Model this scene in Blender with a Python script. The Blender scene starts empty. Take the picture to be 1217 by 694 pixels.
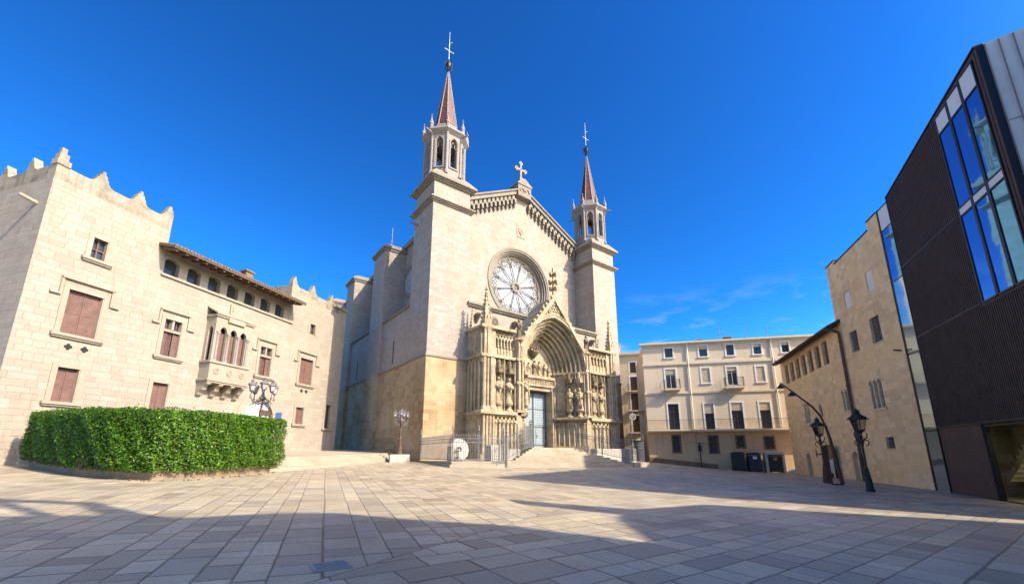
import bpy, math, random
import numpy as np
from mathutils import Matrix, Vector

random.seed(7)
rng = np.random.default_rng(7)
R = math.radians
SC = bpy.context.scene
COL = SC.collection

# ------------------------------------------------------------------ camera
PITCH = math.atan(115 / 500.0)
cam_data = bpy.data.cameras.new("camera")
cam = bpy.data.objects.new("camera", cam_data)
COL.objects.link(cam)
cam.location = (0, 0, 1.6)
cam.rotation_euler = (R(90) + PITCH, 0, 0)
cam_data.sensor_width = 36
cam_data.sensor_fit = 'HORIZONTAL'
cam_data.lens = 36 * 500 / 1217.0
cam_data.shift_y = 78 / 1217.0
cam_data.clip_start = 0.05
cam_data.clip_end = 3000
SC.camera = cam

# ------------------------------------------------------------------ sky and sun
SUN_AZ, SUN_EL = 118.5, 37.5
world = bpy.data.worlds.new("World")
SC.world = world
world.use_nodes = True
wn = world.node_tree
for n in list(wn.nodes):
    wn.nodes.remove(n)
w_out = wn.nodes.new('ShaderNodeOutputWorld')
w_bg = wn.nodes.new('ShaderNodeBackground')
w_sky = wn.nodes.new('ShaderNodeTexSky')
w_sky.sky_type = 'NISHITA'
w_sky.sun_disc = False
w_sky.sun_elevation = R(SUN_EL)
w_sky.sun_rotation = R(SUN_AZ)
w_sky.altitude = 200
w_sky.air_density = 1.0
w_sky.dust_density = 1.9
w_sky.ozone_density = 3.0
w_bg.inputs['Strength'].default_value = 0.096
# thin high cloud low on the right of the sky
w_geo = wn.nodes.new('ShaderNodeTexCoord')
w_map = wn.nodes.new('ShaderNodeMapping')
w_map.inputs['Scale'].default_value = (3.0, 3.0, 9.0)
w_noise = wn.nodes.new('ShaderNodeTexNoise')
w_noise.inputs['Scale'].default_value = 2.2
w_noise.inputs['Detail'].default_value = 7
w_noise.inputs['Roughness'].default_value = 0.62
w_ramp = wn.nodes.new('ShaderNodeValToRGB')
w_ramp.color_ramp.elements[0].position = 0.50
w_ramp.color_ramp.elements[0].color = (0, 0, 0, 1)
w_ramp.color_ramp.elements[1].position = 0.82
w_ramp.color_ramp.elements[1].color = (1, 1, 1, 1)
w_sep = wn.nodes.new('ShaderNodeSeparateXYZ')
w_el = wn.nodes.new('ShaderNodeMapRange')
w_el.inputs['From Min'].default_value = 0.36
w_el.inputs['From Max'].default_value = 0.2
w_mul = wn.nodes.new('ShaderNodeMath'); w_mul.operation = 'MULTIPLY'
w_mul2 = wn.nodes.new('ShaderNodeMath'); w_mul2.operation = 'MULTIPLY'
w_mul2.inputs[1].default_value = 0.5
w_hsv = wn.nodes.new('ShaderNodeHueSaturation')
w_hsv.inputs['Saturation'].default_value = 1.6
w_gam = wn.nodes.new('ShaderNodeGamma')
w_gam.inputs['Gamma'].default_value = 1.45
w_hsv.inputs['Value'].default_value = 1.0
w_mix = wn.nodes.new('ShaderNodeMixRGB')
w_mix.inputs['Color2'].default_value = (7.0, 7.6, 8.2, 1)
L = wn.links.new
L(w_geo.outputs['Generated'], w_map.inputs['Vector'])
L(w_map.outputs['Vector'], w_noise.inputs['Vector'])
L(w_noise.outputs['Fac'], w_ramp.inputs['Fac'])
L(w_geo.outputs['Generated'], w_sep.inputs['Vector'])
L(w_sep.outputs['Z'], w_el.inputs['Value'])
L(w_ramp.outputs['Color'], w_mul.inputs[0])
L(w_el.outputs['Result'], w_mul.inputs[1])
L(w_mul.outputs['Value'], w_mul2.inputs[0])
L(w_mul2.outputs['Value'], w_mix.inputs['Fac'])
L(w_sky.outputs['Color'], w_hsv.inputs['Color'])
L(w_hsv.outputs['Color'], w_gam.inputs['Color'])
L(w_gam.outputs['Color'], w_mix.inputs['Color1'])
L(w_mix.outputs['Color'], w_bg.inputs['Color'])
L(w_bg.outputs['Background'], w_out.inputs['Surface'])

sun_data = bpy.data.lights.new("sun", 'SUN')
sun_data.energy = 3.6
sun_data.angle = R(0.5)
sun_data.color = (1.0, 0.96, 0.985)
sun = bpy.data.objects.new("sun", sun_data)
COL.objects.link(sun)
to_sun = Vector((math.sin(R(SUN_AZ)) * math.cos(R(SUN_EL)), math.cos(R(SUN_AZ)) * math.cos(R(SUN_EL)), math.sin(R(SUN_EL))))
sun.rotation_euler = (-to_sun).to_track_quat('-Z', 'Y').to_euler()
sun.location = to_sun * 80

SC.view_settings.view_transform = 'Standard'
SC.view_settings.look = 'None'
SC.view_settings.gamma = 1
SC.view_settings.exposure = 1.12
SC.view_settings.use_curve_mapping = False
SC.view_settings.use_white_balance = True       # the photograph is balanced for the shade
SC.view_settings.white_balance_temperature = 8600
SC.view_settings.white_balance_tint = 3
SC.cycles.max_bounces = 8
SC.cycles.diffuse_bounces = 6
SC.cycles.transparent_max_bounces = 12
SC.cycles.use_denoising = True

# ------------------------------------------------------------------ mesh builder
ROOTZ = {}


class MB:
    """collects faces and links them as one mesh object"""

    def __init__(self):
        self.v = []
        self.f = []
        self.xf = None

    def add(self, pts):
        b = len(self.v)
        if self.xf is not None:
            self.v.extend([tuple(self.xf @ Vector(p)) for p in pts])
        else:
            self.v.extend([tuple(p) for p in pts])
        return b

    def poly(self, pts):
        b = self.add(pts)
        self.f.append(tuple(range(b, b + len(pts))))

    def box(self, x0, x1, y0, y1, z0, z1):
        if x1 < x0: x0, x1 = x1, x0
        if y1 < y0: y0, y1 = y1, y0
        if z1 < z0: z0, z1 = z1, z0
        b = self.add([(x0, y0, z0), (x1, y0, z0), (x1, y1, z0), (x0, y1, z0),
                      (x0, y0, z1), (x1, y0, z1), (x1, y1, z1), (x0, y1, z1)])
        for q in ((0, 3, 2, 1), (4, 5, 6, 7), (0, 1, 5, 4), (1, 2, 6, 5), (2, 3, 7, 6), (3, 0, 4, 7)):
            self.f.append(tuple(b + i for i in q))

    def frustum(self, pa, za, pb, zb, cap=True):
        n = len(pa)
        b = self.add([(p[0], p[1], za) for p in pa] + [(p[0], p[1], zb) for p in pb])
        for i in range(n):
            j = (i + 1) % n
            self.f.append((b + i, b + j, b + n + j, b + n + i))
        if cap:
            self.f.append(tuple(b + i for i in reversed(range(n))))
            self.f.append(tuple(b + n + i for i in range(n)))

    def prism(self, p, z0, z1):
        self.frustum(p, z0, p, z1)

    def prism_xz(self, p, y0, y1):
        n = len(p)
        b = self.add([(q[0], y0, q[1]) for q in p] + [(q[0], y1, q[1]) for q in p])
        for i in range(n):
            j = (i + 1) % n
            self.f.append((b + i, b + n + i, b + n + j, b + j))
        self.f.append(tuple(b + i for i in range(n)))
        self.f.append(tuple(b + n + i for i in reversed(range(n))))

    def lathe(self, prof, c=(0, 0, 0), n=12, sx=1.0, sy=1.0):
        b = len(self.v)
        rows = []
        for r, z in prof:
            rows.append(self.add([(c[0] + r * sx * math.cos(2 * math.pi * k / n), c[1] + r * sy * math.sin(2 * math.pi * k / n), c[2] + z) for k in range(n)]))
        for a, bb in zip(rows[:-1], rows[1:]):
            for k in range(n):
                j = (k + 1) % n
                self.f.append((a + k, a + j, bb + j, bb + k))
        self.f.append(tuple(rows[0] + k for k in reversed(range(n))))
        self.f.append(tuple(rows[-1] + k for k in range(n)))

    def tube(self, pts, r, n=6, closed=False):
        pts = [Vector(p) for p in pts]
        m = len(pts)
        rs = r if isinstance(r, (list, tuple)) else [r] * m
        rows = []
        for i, p in enumerate(pts):
            if closed:
                t = pts[(i + 1) % m] - pts[i - 1]
            else:
                t = pts[min(i + 1, m - 1)] - pts[max(i - 1, 0)]
            if t.length < 1e-9: t = Vector((0, 0, 1))
            t.normalize()
            a = Vector((0, 0, 1)) if abs(t.z) < 0.9 else Vector((0, 1, 0))
            u = t.cross(a).normalized()
            w = t.cross(u).normalized()
            rows.append(self.add([p + (u * math.cos(2 * math.pi * k / n) + w * math.sin(2 * math.pi * k / n)) * rs[i] for k in range(n)]))
        pairs = list(zip(rows[:-1], rows[1:]))
        if closed: pairs.append((rows[-1], rows[0]))
        for a, bb in pairs:
            for k in range(n):
                j = (k + 1) % n
                self.f.append((a + k, bb + k, bb + j, a + j))
        if not closed:
            self.f.append(tuple(rows[0] + k for k in range(n)))
            self.f.append(tuple(rows[-1] + k for k in reversed(range(n))))

    def ball(self, c, r, n=10, sz=1.0):
        prof = [(max(0.001, r * math.sin(math.pi * i / 6)), -r * sz * math.cos(math.pi * i / 6)) for i in range(7)]
        self.lathe(prof, c, n)

    def strip(self, a, b):
        """quads between two point lists of equal length"""
        n = len(a)
        i0 = self.add(a)
        i1 = self.add(b)
        for i in range(n - 1):
            self.f.append((i0 + i, i0 + i + 1, i1 + i + 1, i1 + i))

    def build(self, name, mat, parent=None, smooth=False, cat=None, label=None, group=None, kind=None, bevel=0):
        z0 = ROOTZ.get(parent.name, 0.0) if parent is not None else 0.0
        me = bpy.data.meshes.new(name)
        vv = [(a, b, c - z0) for a, b, c in self.v] if z0 else self.v
        me.from_pydata(vv, [], self.f)
        me.materials.append(mat)
        box_uv(me, z0)
        if smooth:
            me.polygons.foreach_set('use_smooth', [True] * len(me.polygons))
        o = bpy.data.objects.new(name, me)
        COL.objects.link(o)
        if parent is not None:
            o.parent = parent
            ROOTZ[o.name] = z0
        if bevel:
            m = o.modifiers.new('bevel', 'BEVEL'); m.width = bevel; m.segments = 2; m.limit_method = 'ANGLE'
        props(o, label, cat, group, kind)
        return o


def box_uv(me, z0):
    n = len(me.vertices)
    co = np.empty(n * 3, np.float32); me.vertices.foreach_get('co', co); co = co.reshape(-1, 3)
    nl = len(me.loops)
    li = np.empty(nl, np.int32); me.loops.foreach_get('vertex_index', li)
    npoly = len(me.polygons)
    nor = np.empty(npoly * 3, np.float32); me.polygons.foreach_get('normal', nor); nor = np.abs(nor.reshape(-1, 3))
    tot = np.empty(npoly, np.int32); me.polygons.foreach_get('loop_total', tot)
    ln = np.repeat(nor, tot, axis=0)
    # loops follow polygon order in a mesh made by from_pydata
    p = co[li]
    uv = np.empty((nl, 2), np.float32)
    side = ln[:, 2] < 0.75
    horiz_x = ln[:, 0] > ln[:, 1]
    uv[:, 0] = np.where(side, np.where(horiz_x, p[:, 1] + 0.37, p[:, 0]), p[:, 0])
    uv[:, 1] = np.where(side, p[:, 2] + z0, p[:, 1])
    lay = me.uv_layers.new(name='UVMap')
    lay.data.foreach_set('uv', uv.ravel())


def props(o, label=None, cat=None, group=None, kind=None):
    if label: o['label'] = label
    if cat: o['category'] = cat
    if group: o['group'] = group
    if kind: o['kind'] = kind


def thing(name, label, cat, loc=(0, 0, 0), rotz=0.0, group=None):
    o = bpy.data.objects.new(name, None)
    o.empty_display_size = 0.3
    COL.objects.link(o)
    o.location = loc
    o.rotation_euler = (0, 0, rotz)
    ROOTZ[o.name] = loc[2]
    props(o, label, cat, group)
    return o


def copy_tree(o, parent=None):
    c = o.copy()
    COL.objects.link(c)
    if parent is not None:
        c.parent = parent
    ROOTZ[c.name] = ROOTZ.get(o.name, 0)
    for ch in list(o.children):
        copy_tree(ch, c)
    return c


def az_rot(azd):
    """rotation about z that turns local +x to the compass-like azimuth azd (0 = +y, 90 = +x)"""
    return R(90 - azd)


def gz(x, y):
    """height of the sloping square"""
    xc = min(max(x, -45), 45)
    yc = min(max(y, -20), 75)
    h = -0.0254 * xc + 0.0208 * yc
    h += 0.33 * math.exp(-((x - 14.5) ** 2 + (y - 46.5) ** 2) / 22.0)
    h -= 0.36 * math.exp(-((x - 27) ** 2 + (y - 43) ** 2) / 128.0)
    return h


# ------------------------------------------------------------------ arches and walls
def arch_pts(xc, W, zs, H, n=10):
    """points from the left springing over the crown to the right springing (2n+1 of them)"""
    out = []
    if H >= W - 1e-6:
        c = (H * H - W * W) / (2 * W)
        Rr = W + c
        a1 = math.acos(min(1, c / Rr)) if Rr > 0 else 0
        for i in range(n + 1):
            t = a1 * i / n
            out.append((xc + c - Rr * math.cos(t), zs + Rr * math.sin(t)))
    else:
        Rr = (W * W + H * H) / (2 * H)
        a0 = math.asin(W / Rr)
        for i in range(n + 1):
            t = a0 * (1 - i / n)
            out.append((xc - Rr * math.sin(t), zs + H - Rr + Rr * math.cos(t)))
    out = out + [(2 * xc - x, z) for x, z in reversed(out[:-1])]
    return out


def wall(mb, x0, x1, z0, z1, y, ops=(), depth=0.3):
    """front of a wall in the plane y (facing -y) with openings; op = (x0, x1, z0, z1, rise) with rise = height of the arched top"""
    xs = sorted(set([x0, x1] + [v for o in ops for v in (o[0], o[1])]))
    zs = sorted(set([z0, z1] + [v for o in ops for v in (o[2], o[3])]))
    for i in range(len(xs) - 1):
        for k in range(len(zs) - 1):
            cx, cz = (xs[i] + xs[i + 1]) / 2, (zs[k] + zs[k + 1]) / 2
            if any(o[0] < cx < o[1] and o[2] < cz < o[3] for o in ops):
                continue
            mb.poly([(xs[i], y, zs[k]), (xs[i + 1], y, zs[k]), (xs[i + 1], y, zs[k + 1]), (xs[i], y, zs[k + 1])])
    for o in ops:
        a, b, c, d = o[:4]
        rise = o[4] if len(o) > 4 else 0
        if rise:
            pts = arch_pts((a + b) / 2, (b - a) / 2, d - rise, rise, 7)
            for p, q in zip(pts[:-1], pts[1:]):
                mb.poly([(p[0], y, p[1]), (q[0], y, q[1]), (q[0], y, d + 0.0005), (p[0], y, d + 0.0005)])
            top = d - rise
        else:
            pts = [(a, d), (b, d)]
            top = d
        loop = [(a, c)] + ([(a, top)] if rise == 0 else []) + (pts if rise else [(b, top)]) + [(b, c)]
        for p, q in zip(loop, loop[1:] + loop[:1]):
            mb.poly([(p[0], y, p[1]), (p[0], y + depth, p[1]), (q[0], y + depth, q[1]), (q[0], y, q[1])])


def band(mb, ins, outs, y0, y1):
    """a moulding that follows two curves in the xz plane, from y0 (front) to y1"""
    mb.strip([(p[0], y0, p[1]) for p in ins], [(p[0], y0, p[1]) for p in outs])
    mb.strip([(p[0], y0, p[1]) for p in outs], [(p[0], y1, p[1]) for p in outs])
    mb.strip([(p[0], y1, p[1]) for p in ins], [(p[0], y0, p[1]) for p in ins])


def ring(mb, c, r0, r1, y0, y1, n=48):
    """flat ring round (x, z) = c facing -y"""
    P = lambda r, y: [(c[0] + r * math.cos(2 * math.pi * k / n), y, c[1] + r * math.sin(2 * math.pi * k / n)) for k in range(n + 1)]
    mb.strip(P(r0, y0), P(r1, y0))
    mb.strip(P(r1, y0), P(r1, y1))
    mb.strip(P(r0, y1), P(r0, y0))


def ngon(cx, cy, apo, n=8, rot=None):
    r = apo / math.cos(math.pi / n)
    rot = math.pi / n if rot is None else rot
    return [(cx + r * math.cos(rot + 2 * math.pi * k / n), cy + r * math.sin(rot + 2 * math.pi * k / n)) for k in range(n)]


def rect(x0, x1, y0, y1):
    return [(x0, y0), (x1, y0), (x1, y1), (x0, y1)]


def clip_low(mb, x0, x1, y0, y1, z0, z1, s):
    """moulded slab: box with a chamfered top"""
    mb.frustum(rect(x0, x1, y0, y1), z0, rect(x0, x1, y0, y1), z1 - s)
    mb.frustum(rect(x0, x1, y0, y1), z1 - s + 0.001, rect(x0 + s, x1 - s, y0 + s, y1 - s), z1)


# ------------------------------------------------------------------ materials
def new_mat(name):
    m = bpy.data.materials.new(name)
    m.use_nodes = True
    nt = m.node_tree
    return m, nt, nt.nodes['Principled BSDF']


def mnode(nt, op, a, b=None, c=None):
    n = nt.nodes.new('ShaderNodeMath'); n.operation = op
    for i, v in enumerate((a, b, c)):
        if v is None: continue
        if isinstance(v, (int, float)): n.inputs[i].default_value = v
        else: nt.links.new(v, n.inputs[i])
    return n.outputs[0]


def ashlar_group():
    """coursed masonry: rows of height H along V, blocks of random length along U. Outputs joint mask and two random values per block"""
    g = bpy.data.node_groups.new('coursed_blocks', 'ShaderNodeTree')
    itf = g.interface
    for nm, dv in (('U', 0), ('V', 0), ('RowH', 0.3), ('Length', 0.6), ('Vary', 0.5), ('Joint', 0.01)):
        s = itf.new_socket(nm, in_out='INPUT', socket_type='NodeSocketFloat'); s.default_value = dv
    for nm in ('JointMask', 'Rand', 'Rand2'):
        itf.new_socket(nm, in_out='OUTPUT', socket_type='NodeSocketFloat')
    gi = g.nodes.new('NodeGroupInput'); go = g.nodes.new('NodeGroupOutput')
    I = gi.outputs
    row0 = mnode(g, 'DIVIDE', I['V'], I['RowH'])
    row = mnode(g, 'ADD', row0, mnode(g, 'MULTIPLY', mnode(g, 'ADD', mnode(g, 'SINE', mnode(g, 'MULTIPLY', row0, 1.9)), mnode(g, 'SINE', mnode(g, 'MULTIPLY', row0, 0.83))), mnode(g, 'MULTIPLY', I['Vary'], 0.2)))
    rid = mnode(g, 'FLOOR', row)
    rf = mnode(g, 'SUBTRACT', row, rid)
    wn1 = g.nodes.new('ShaderNodeTexWhiteNoise'); wn1.noise_dimensions = '1D'
    g.links.new(rid, wn1.inputs['W'])
    rr = wn1.outputs['Value']
    ln = mnode(g, 'MULTIPLY', I['Length'], mnode(g, 'ADD', mnode(g, 'MULTIPLY', I['Vary'], mnode(g, 'SUBTRACT', rr, 0.5)), 1.0))
    u = mnode(g, 'ADD', mnode(g, 'DIVIDE', I['U'], ln), mnode(g, 'MULTIPLY', rr, 37.0))
    # uneven block lengths inside a row
    u2 = mnode(g, 'ADD', u, mnode(g, 'MULTIPLY', mnode(g, 'SINE', mnode(g, 'ADD', mnode(g, 'MULTIPLY', u, 2.3), mnode(g, 'MULTIPLY', rid, 1.7))), mnode(g, 'MULTIPLY', I['Vary'], 0.3)))
    cid = mnode(g, 'FLOOR', u2)
    cf = mnode(g, 'SUBTRACT', u2, cid)
    dv = mnode(g, 'MULTIPLY', mnode(g, 'MINIMUM', rf, mnode(g, 'SUBTRACT', 1.0, rf)), I['RowH'])
    du = mnode(g, 'MULTIPLY', mnode(g, 'MINIMUM', cf, mnode(g, 'SUBTRACT', 1.0, cf)), ln)
    d = mnode(g, 'MINIMUM', dv, du)
    mr = g.nodes.new('ShaderNodeMapRange')
    g.links.new(d, mr.inputs['Value'])
    mr.inputs['From Min'].default_value = 0.0
    g.links.new(I['Joint'], mr.inputs['From Max'])
    mr.inputs['To Min'].default_value = 1.0; mr.inputs['To Max'].default_value = 0.0
    g.links.new(mr.outputs['Result'], go.inputs['JointMask'])
    cmb = g.nodes.new('ShaderNodeCombineXYZ')
    g.links.new(cid, cmb.inputs['X']); g.links.new(rid, cmb.inputs['Y'])
    wn2 = g.nodes.new('ShaderNodeTexWhiteNoise'); wn2.noise_dimensions = '2D'
    g.links.new(cmb.outputs['Vector'], wn2.inputs['Vector'])
    g.links.new(wn2.outputs['Value'], go.inputs['Rand'])
    sp = g.nodes.new('ShaderNodeSeparateColor')
    g.links.new(wn2.outputs['Color'], sp.inputs['Color'])
    g.links.new(sp.outputs['Blue'], go.inputs['Rand2'])
    return g


ASH = ashlar_group()


def ramp(nt, fac, stops):
    r = nt.nodes.new('ShaderNodeValToRGB')
    el = r.color_ramp.elements
    while len(el) > 1: el.remove(el[-1])
    for i, (p, c) in enumerate(stops):
        e = el[0] if i == 0 else el.new(p)
        e.position = p; e.color = (*c, 1)
    nt.links.new(fac, r.inputs['Fac'])
    return r.outputs['Color']


def mixc(nt, fac, a, b, mode='MIX'):
    m = nt.nodes.new('ShaderNodeMixRGB'); m.blend_type = mode
    for sock, v in ((m.inputs['Fac'], fac), (m.inputs['Color1'], a), (m.inputs['Color2'], b)):
        if isinstance(v, (int, float)): sock.default_value = v
        elif isinstance(v, tuple): sock.default_value = (*v, 1)
        else: nt.links.new(v, sock)
    return m.outputs['Color']


def noise(nt, vec, scale, detail=5, rough=0.6, sock='Fac', dist=0.0):
    n = nt.nodes.new('ShaderNodeTexNoise')
    n.inputs['Scale'].default_value = scale; n.inputs['Detail'].default_value = detail
    n.inputs['Roughness'].default_value = rough; n.inputs['Distortion'].default_value = dist
    nt.links.new(vec, n.inputs['Vector'])
    return n.outputs[sock]


def stone(name, cols, row=0.32, length=0.62, vary=0.6, joint=0.016, jcol=(0.3, 0.25, 0.18), jstr=0.6, bump=0.5,
          stain=(0.2, 0.16, 0.11), stain_amt=0.35, patch=None, patch_amt=0.0, rough=0.85, streak=0.25):
    m, nt, bs = new_mat(name)
    tc = nt.nodes.new('ShaderNodeTexCoord')
    uv = nt.nodes.new('ShaderNodeSeparateXYZ')
    # a little wobble so that the courses are not ruler straight
    wob = noise(nt, tc.outputs['UV'], 1.3, 3, 0.5, 'Color')
    vadd = nt.nodes.new('ShaderNodeMixRGB'); vadd.blend_type = 'LINEAR_LIGHT'; vadd.inputs['Fac'].default_value = 0.022
    nt.links.new(tc.outputs['UV'], vadd.inputs['Color1']); nt.links.new(wob, vadd.inputs['Color2'])
    nt.links.new(vadd.outputs['Color'], uv.inputs['Vector'])
    g = nt.nodes.new('ShaderNodeGroup'); g.node_tree = ASH
    nt.links.new(uv.outputs['X'], g.inputs['U']); nt.links.new(uv.outputs['Y'], g.inputs['V'])
    for k, v in (('RowH', row), ('Length', length), ('Vary', vary), ('Joint', joint)):
        g.inputs[k].default_value = v
    n = len(cols)
    col = ramp(nt, g.outputs['Rand'], [(i / max(1, n - 1), c) for i, c in enumerate(cols)])
    fine = noise(nt, tc.outputs['Object'], 9.0, 6, 0.7)
    fine_c = ramp(nt, fine, [(0.25, (0.72, 0.70, 0.66)), (0.6, (1, 1, 1)), (0.85, (1.1, 1.09, 1.06))])
    col = mixc(nt, 0.8, col, fine_c, 'MULTIPLY')
    if patch is not None:
        pn = noise(nt, tc.outputs['Object'], 0.35, 4, 0.6)
        pf = ramp(nt, pn, [(0.42, (0, 0, 0)), (0.62, (1, 1, 1))])
        col = mixc(nt, mnode(nt, 'MULTIPLY', pf, patch_amt), col, patch)
    # weather stains: broad blotches and vertical streaks
    big = noise(nt, tc.outputs['Object'], 0.7, 6, 0.65)
    bigf = ramp(nt, big, [(0.48, (0, 0, 0)), (0.72, (1, 1, 1))])
    col = mixc(nt, mnode(nt, 'MULTIPLY', bigf, stain_amt), col, stain)
    mp = nt.nodes.new('ShaderNodeMapping'); mp.inputs['Scale'].default_value = (1.6, 1.6, 0.12)
    nt.links.new(tc.outputs['Object'], mp.inputs['Vector'])
    stf = ramp(nt, noise(nt, mp.outputs['Vector'], 1.4, 5, 0.6), [(0.55, (0, 0, 0)), (0.75, (1, 1, 1))])
    col = mixc(nt, mnode(nt, 'MULTIPLY', stf, streak), col, stain)
    jm = mnode(nt, 'MULTIPLY', g.outputs['JointMask'], mnode(nt, 'MULTIPLY', noise(nt, tc.outputs['Object'], 2.2, 3, 0.5), 1.7 * jstr))
    col = mixc(nt, jm, col, jcol)
    nt.links.new(col, bs.inputs['Base Color'])
    bs.inputs['Roughness'].default_value = rough
    bs.inputs['Specular IOR Level'].default_value = 0.25
    h = mnode(nt, 'ADD', mnode(nt, 'MULTIPLY', g.outputs['JointMask'], -0.6), mnode(nt, 'ADD', mnode(nt, 'MULTIPLY', fine, 0.8), mnode(nt, 'MULTIPLY', g.outputs['Rand2'], 0.25)))
    b = nt.nodes.new('ShaderNodeBump'); b.inputs['Strength'].default_value = bump; b.inputs['Distance'].default_value = 0.03
    nt.links.new(h, b.inputs['Height']); nt.links.new(b.outputs['Normal'], bs.inputs['Normal'])
    return m


def plain(name, col, rough=0.6, metal=0.0, var=0.15, scale=6.0, bump=0.0, spec=0.4, col2=None):
    m, nt, bs = new_mat(name)
    tc = nt.nodes.new('ShaderNodeTexCoord')
    nz = noise(nt, tc.outputs['Object'], scale, 5, 0.65)
    lo = tuple(c * (1 - var) for c in col) if col2 is None else col2
    hi = tuple(min(1, c * (1 + var)) for c in col)
    c = ramp(nt, nz, [(0.3, lo), (0.7, hi)])
    nt.links.new(c, bs.inputs['Base Color'])
    bs.inputs['Roughness'].default_value = rough; bs.inputs['Metallic'].default_value = metal
    bs.inputs['Specular IOR Level'].default_value = spec
    if bump:
        b = nt.nodes.new('ShaderNodeBump'); b.inputs['Strength'].default_value = bump; b.inputs['Distance'].default_value = 0.02
        nt.links.new(nz, b.inputs['Height']); nt.links.new(b.outputs['Normal'], bs.inputs['Normal'])
    return m


def glass_mirror(name, col, rough=0.04, metal=0.7):
    m, nt, bs = new_mat(name)
    bs.inputs['Base Color'].default_value = (*col, 1)
    bs.inputs['Metallic'].default_value = metal
    bs.inputs['Roughness'].default_value = rough
    tc = nt.nodes.new('ShaderNodeTexCoord')
    nz = noise(nt, tc.outputs['Object'], 0.8, 2, 0.4)
    b = nt.nodes.new('ShaderNodeBump'); b.inputs['Strength'].default_value = 0.08; b.inputs['Distance'].default_value = 0.05
    nt.links.new(nz, b.inputs['Height']); nt.links.new(b.outputs['Normal'], bs.inputs['Normal'])
    return m


def clear_glass(name, tint=(0.8, 0.85, 0.8)):
    m, nt, bs = new_mat(name)
    nt.nodes.remove(bs)
    out = nt.nodes['Material Output']
    tr = nt.nodes.new('ShaderNodeBsdfTransparent'); tr.inputs['Color'].default_value = (*tint, 1)
    gl = nt.nodes.new('ShaderNodeBsdfGlossy'); gl.inputs['Roughness'].default_value = 0.03
    fr = nt.nodes.new('ShaderNodeFresnel'); fr.inputs['IOR'].default_value = 1.5
    mx = nt.nodes.new('ShaderNodeMixShader')
    nt.links.new(fr.outputs[0], mx.inputs[0]); nt.links.new(tr.outputs[0], mx.inputs[1]); nt.links.new(gl.outputs[0], mx.inputs[2])
    nt.links.new(mx.outputs[0], out.inputs['Surface'])
    return m


M = {}
M['church'] = stone('church_stone', [(0.311, 0.274, 0.245), (0.346, 0.310, 0.282), (0.382, 0.345, 0.318)], row=0.30, length=0.62, joint=0.016, jcol=(0.225, 0.187, 0.156), jstr=0.95,
                    stain=(0.216, 0.178, 0.145), stain_amt=0.35, patch=(0.323, 0.260, 0.199), patch_amt=0.4, streak=0.4, bump=0.95)
M['ochre'] = stone('church_ochre_stone', [(0.270, 0.182, 0.097), (0.345, 0.242, 0.135), (0.414, 0.303, 0.178)], row=0.42, length=0.72, joint=0.022, jcol=(0.414, 0.330, 0.224), jstr=0.6,
                   stain=(0.161, 0.105, 0.056), stain_amt=0.5, patch=(0.483, 0.385, 0.260), patch_amt=0.75, bump=0.8, streak=0.4)
M['palace'] = stone('palace_stone', [(0.302, 0.263, 0.222), (0.329, 0.291, 0.253), (0.355, 0.319, 0.282)], row=0.36, length=0.70, joint=0.02, jcol=(0.225, 0.157, 0.125), jstr=0.62,
                    stain=(0.216, 0.171, 0.130), stain_amt=0.32, patch=(0.359, 0.315, 0.265), patch_amt=0.45, streak=0.35, bump=0.7)
M['palace_trim'] = stone('palace_trim_stone', [(0.324, 0.279, 0.230), (0.360, 0.310, 0.259)], row=0.9, length=1.4, joint=0.008, jcol=(0.252, 0.198, 0.144), jstr=0.3, bump=0.3, stain_amt=0.3, stain=(0.216, 0.171, 0.125), streak=0.4)
M['parapet'] = stone('weathered_parapet_stone', [(0.255, 0.219, 0.172), (0.318, 0.276, 0.225), (0.350, 0.307, 0.252)], row=0.4, length=0.8, joint=0.02, stain=(0.064, 0.059, 0.056), stain_amt=0.75, streak=0.7)
M['trim'] = stone('church_trim_stone', [(0.224, 0.201, 0.174), (0.252, 0.231, 0.201)], row=0.55, length=0.9, joint=0.01, jcol=(0.191, 0.163, 0.135), jstr=0.3, bump=0.35, stain=(0.123, 0.103, 0.083), stain_amt=0.4)
M['turret'] = stone('turret_white_stone', [(0.253, 0.236, 0.227), (0.275, 0.261, 0.255)], row=0.5, length=0.9, joint=0.01, jcol=(0.206, 0.193, 0.181), jstr=0.3, bump=0.3, stain=(0.174, 0.150, 0.130), stain_amt=0.3)
M['portal'] = stone('portal_carved_stone', [(0.36, 0.285, 0.185), (0.43, 0.35, 0.24), (0.49, 0.41, 0.295)], row=0.36, length=0.5, joint=0.01, jcol=(0.26, 0.20, 0.12), jstr=0.4, bump=0.9, stain=(0.11, 0.08, 0.05), stain_amt=0.6, streak=0.65)
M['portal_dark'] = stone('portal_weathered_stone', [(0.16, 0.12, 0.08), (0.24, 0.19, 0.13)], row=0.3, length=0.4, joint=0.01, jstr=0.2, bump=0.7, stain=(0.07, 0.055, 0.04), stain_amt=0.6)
M['kerb'] = stone('step_stone', [(0.352, 0.308, 0.239), (0.416, 0.371, 0.300)], row=0.5, length=1.3, joint=0.012, jcol=(0.200, 0.166, 0.123), jstr=0.7, bump=0.4, stain=(0.200, 0.166, 0.123), stain_amt=0.4)
M['marble'] = plain('white_block_stone', (0.409, 0.386, 0.340), 0.7, var=0.2, scale=3, bump=0.3)
M['gallery'] = stone('museum_rubble_stone', [(0.673, 0.463, 0.275), (0.781, 0.559, 0.349), (0.850, 0.654, 0.420)], row=0.34, length=0.6, joint=0.02, jcol=(0.781, 0.559, 0.362), jstr=0.35, bump=0.6,
                     stain=(0.480, 0.305, 0.160), stain_amt=0.4, patch=(0.850, 0.591, 0.305), patch_amt=0.6)
M['gallery_trim'] = plain('museum_trim_stone', (0.649, 0.494, 0.324), 0.85, var=0.15, bump=0.3)
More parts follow.
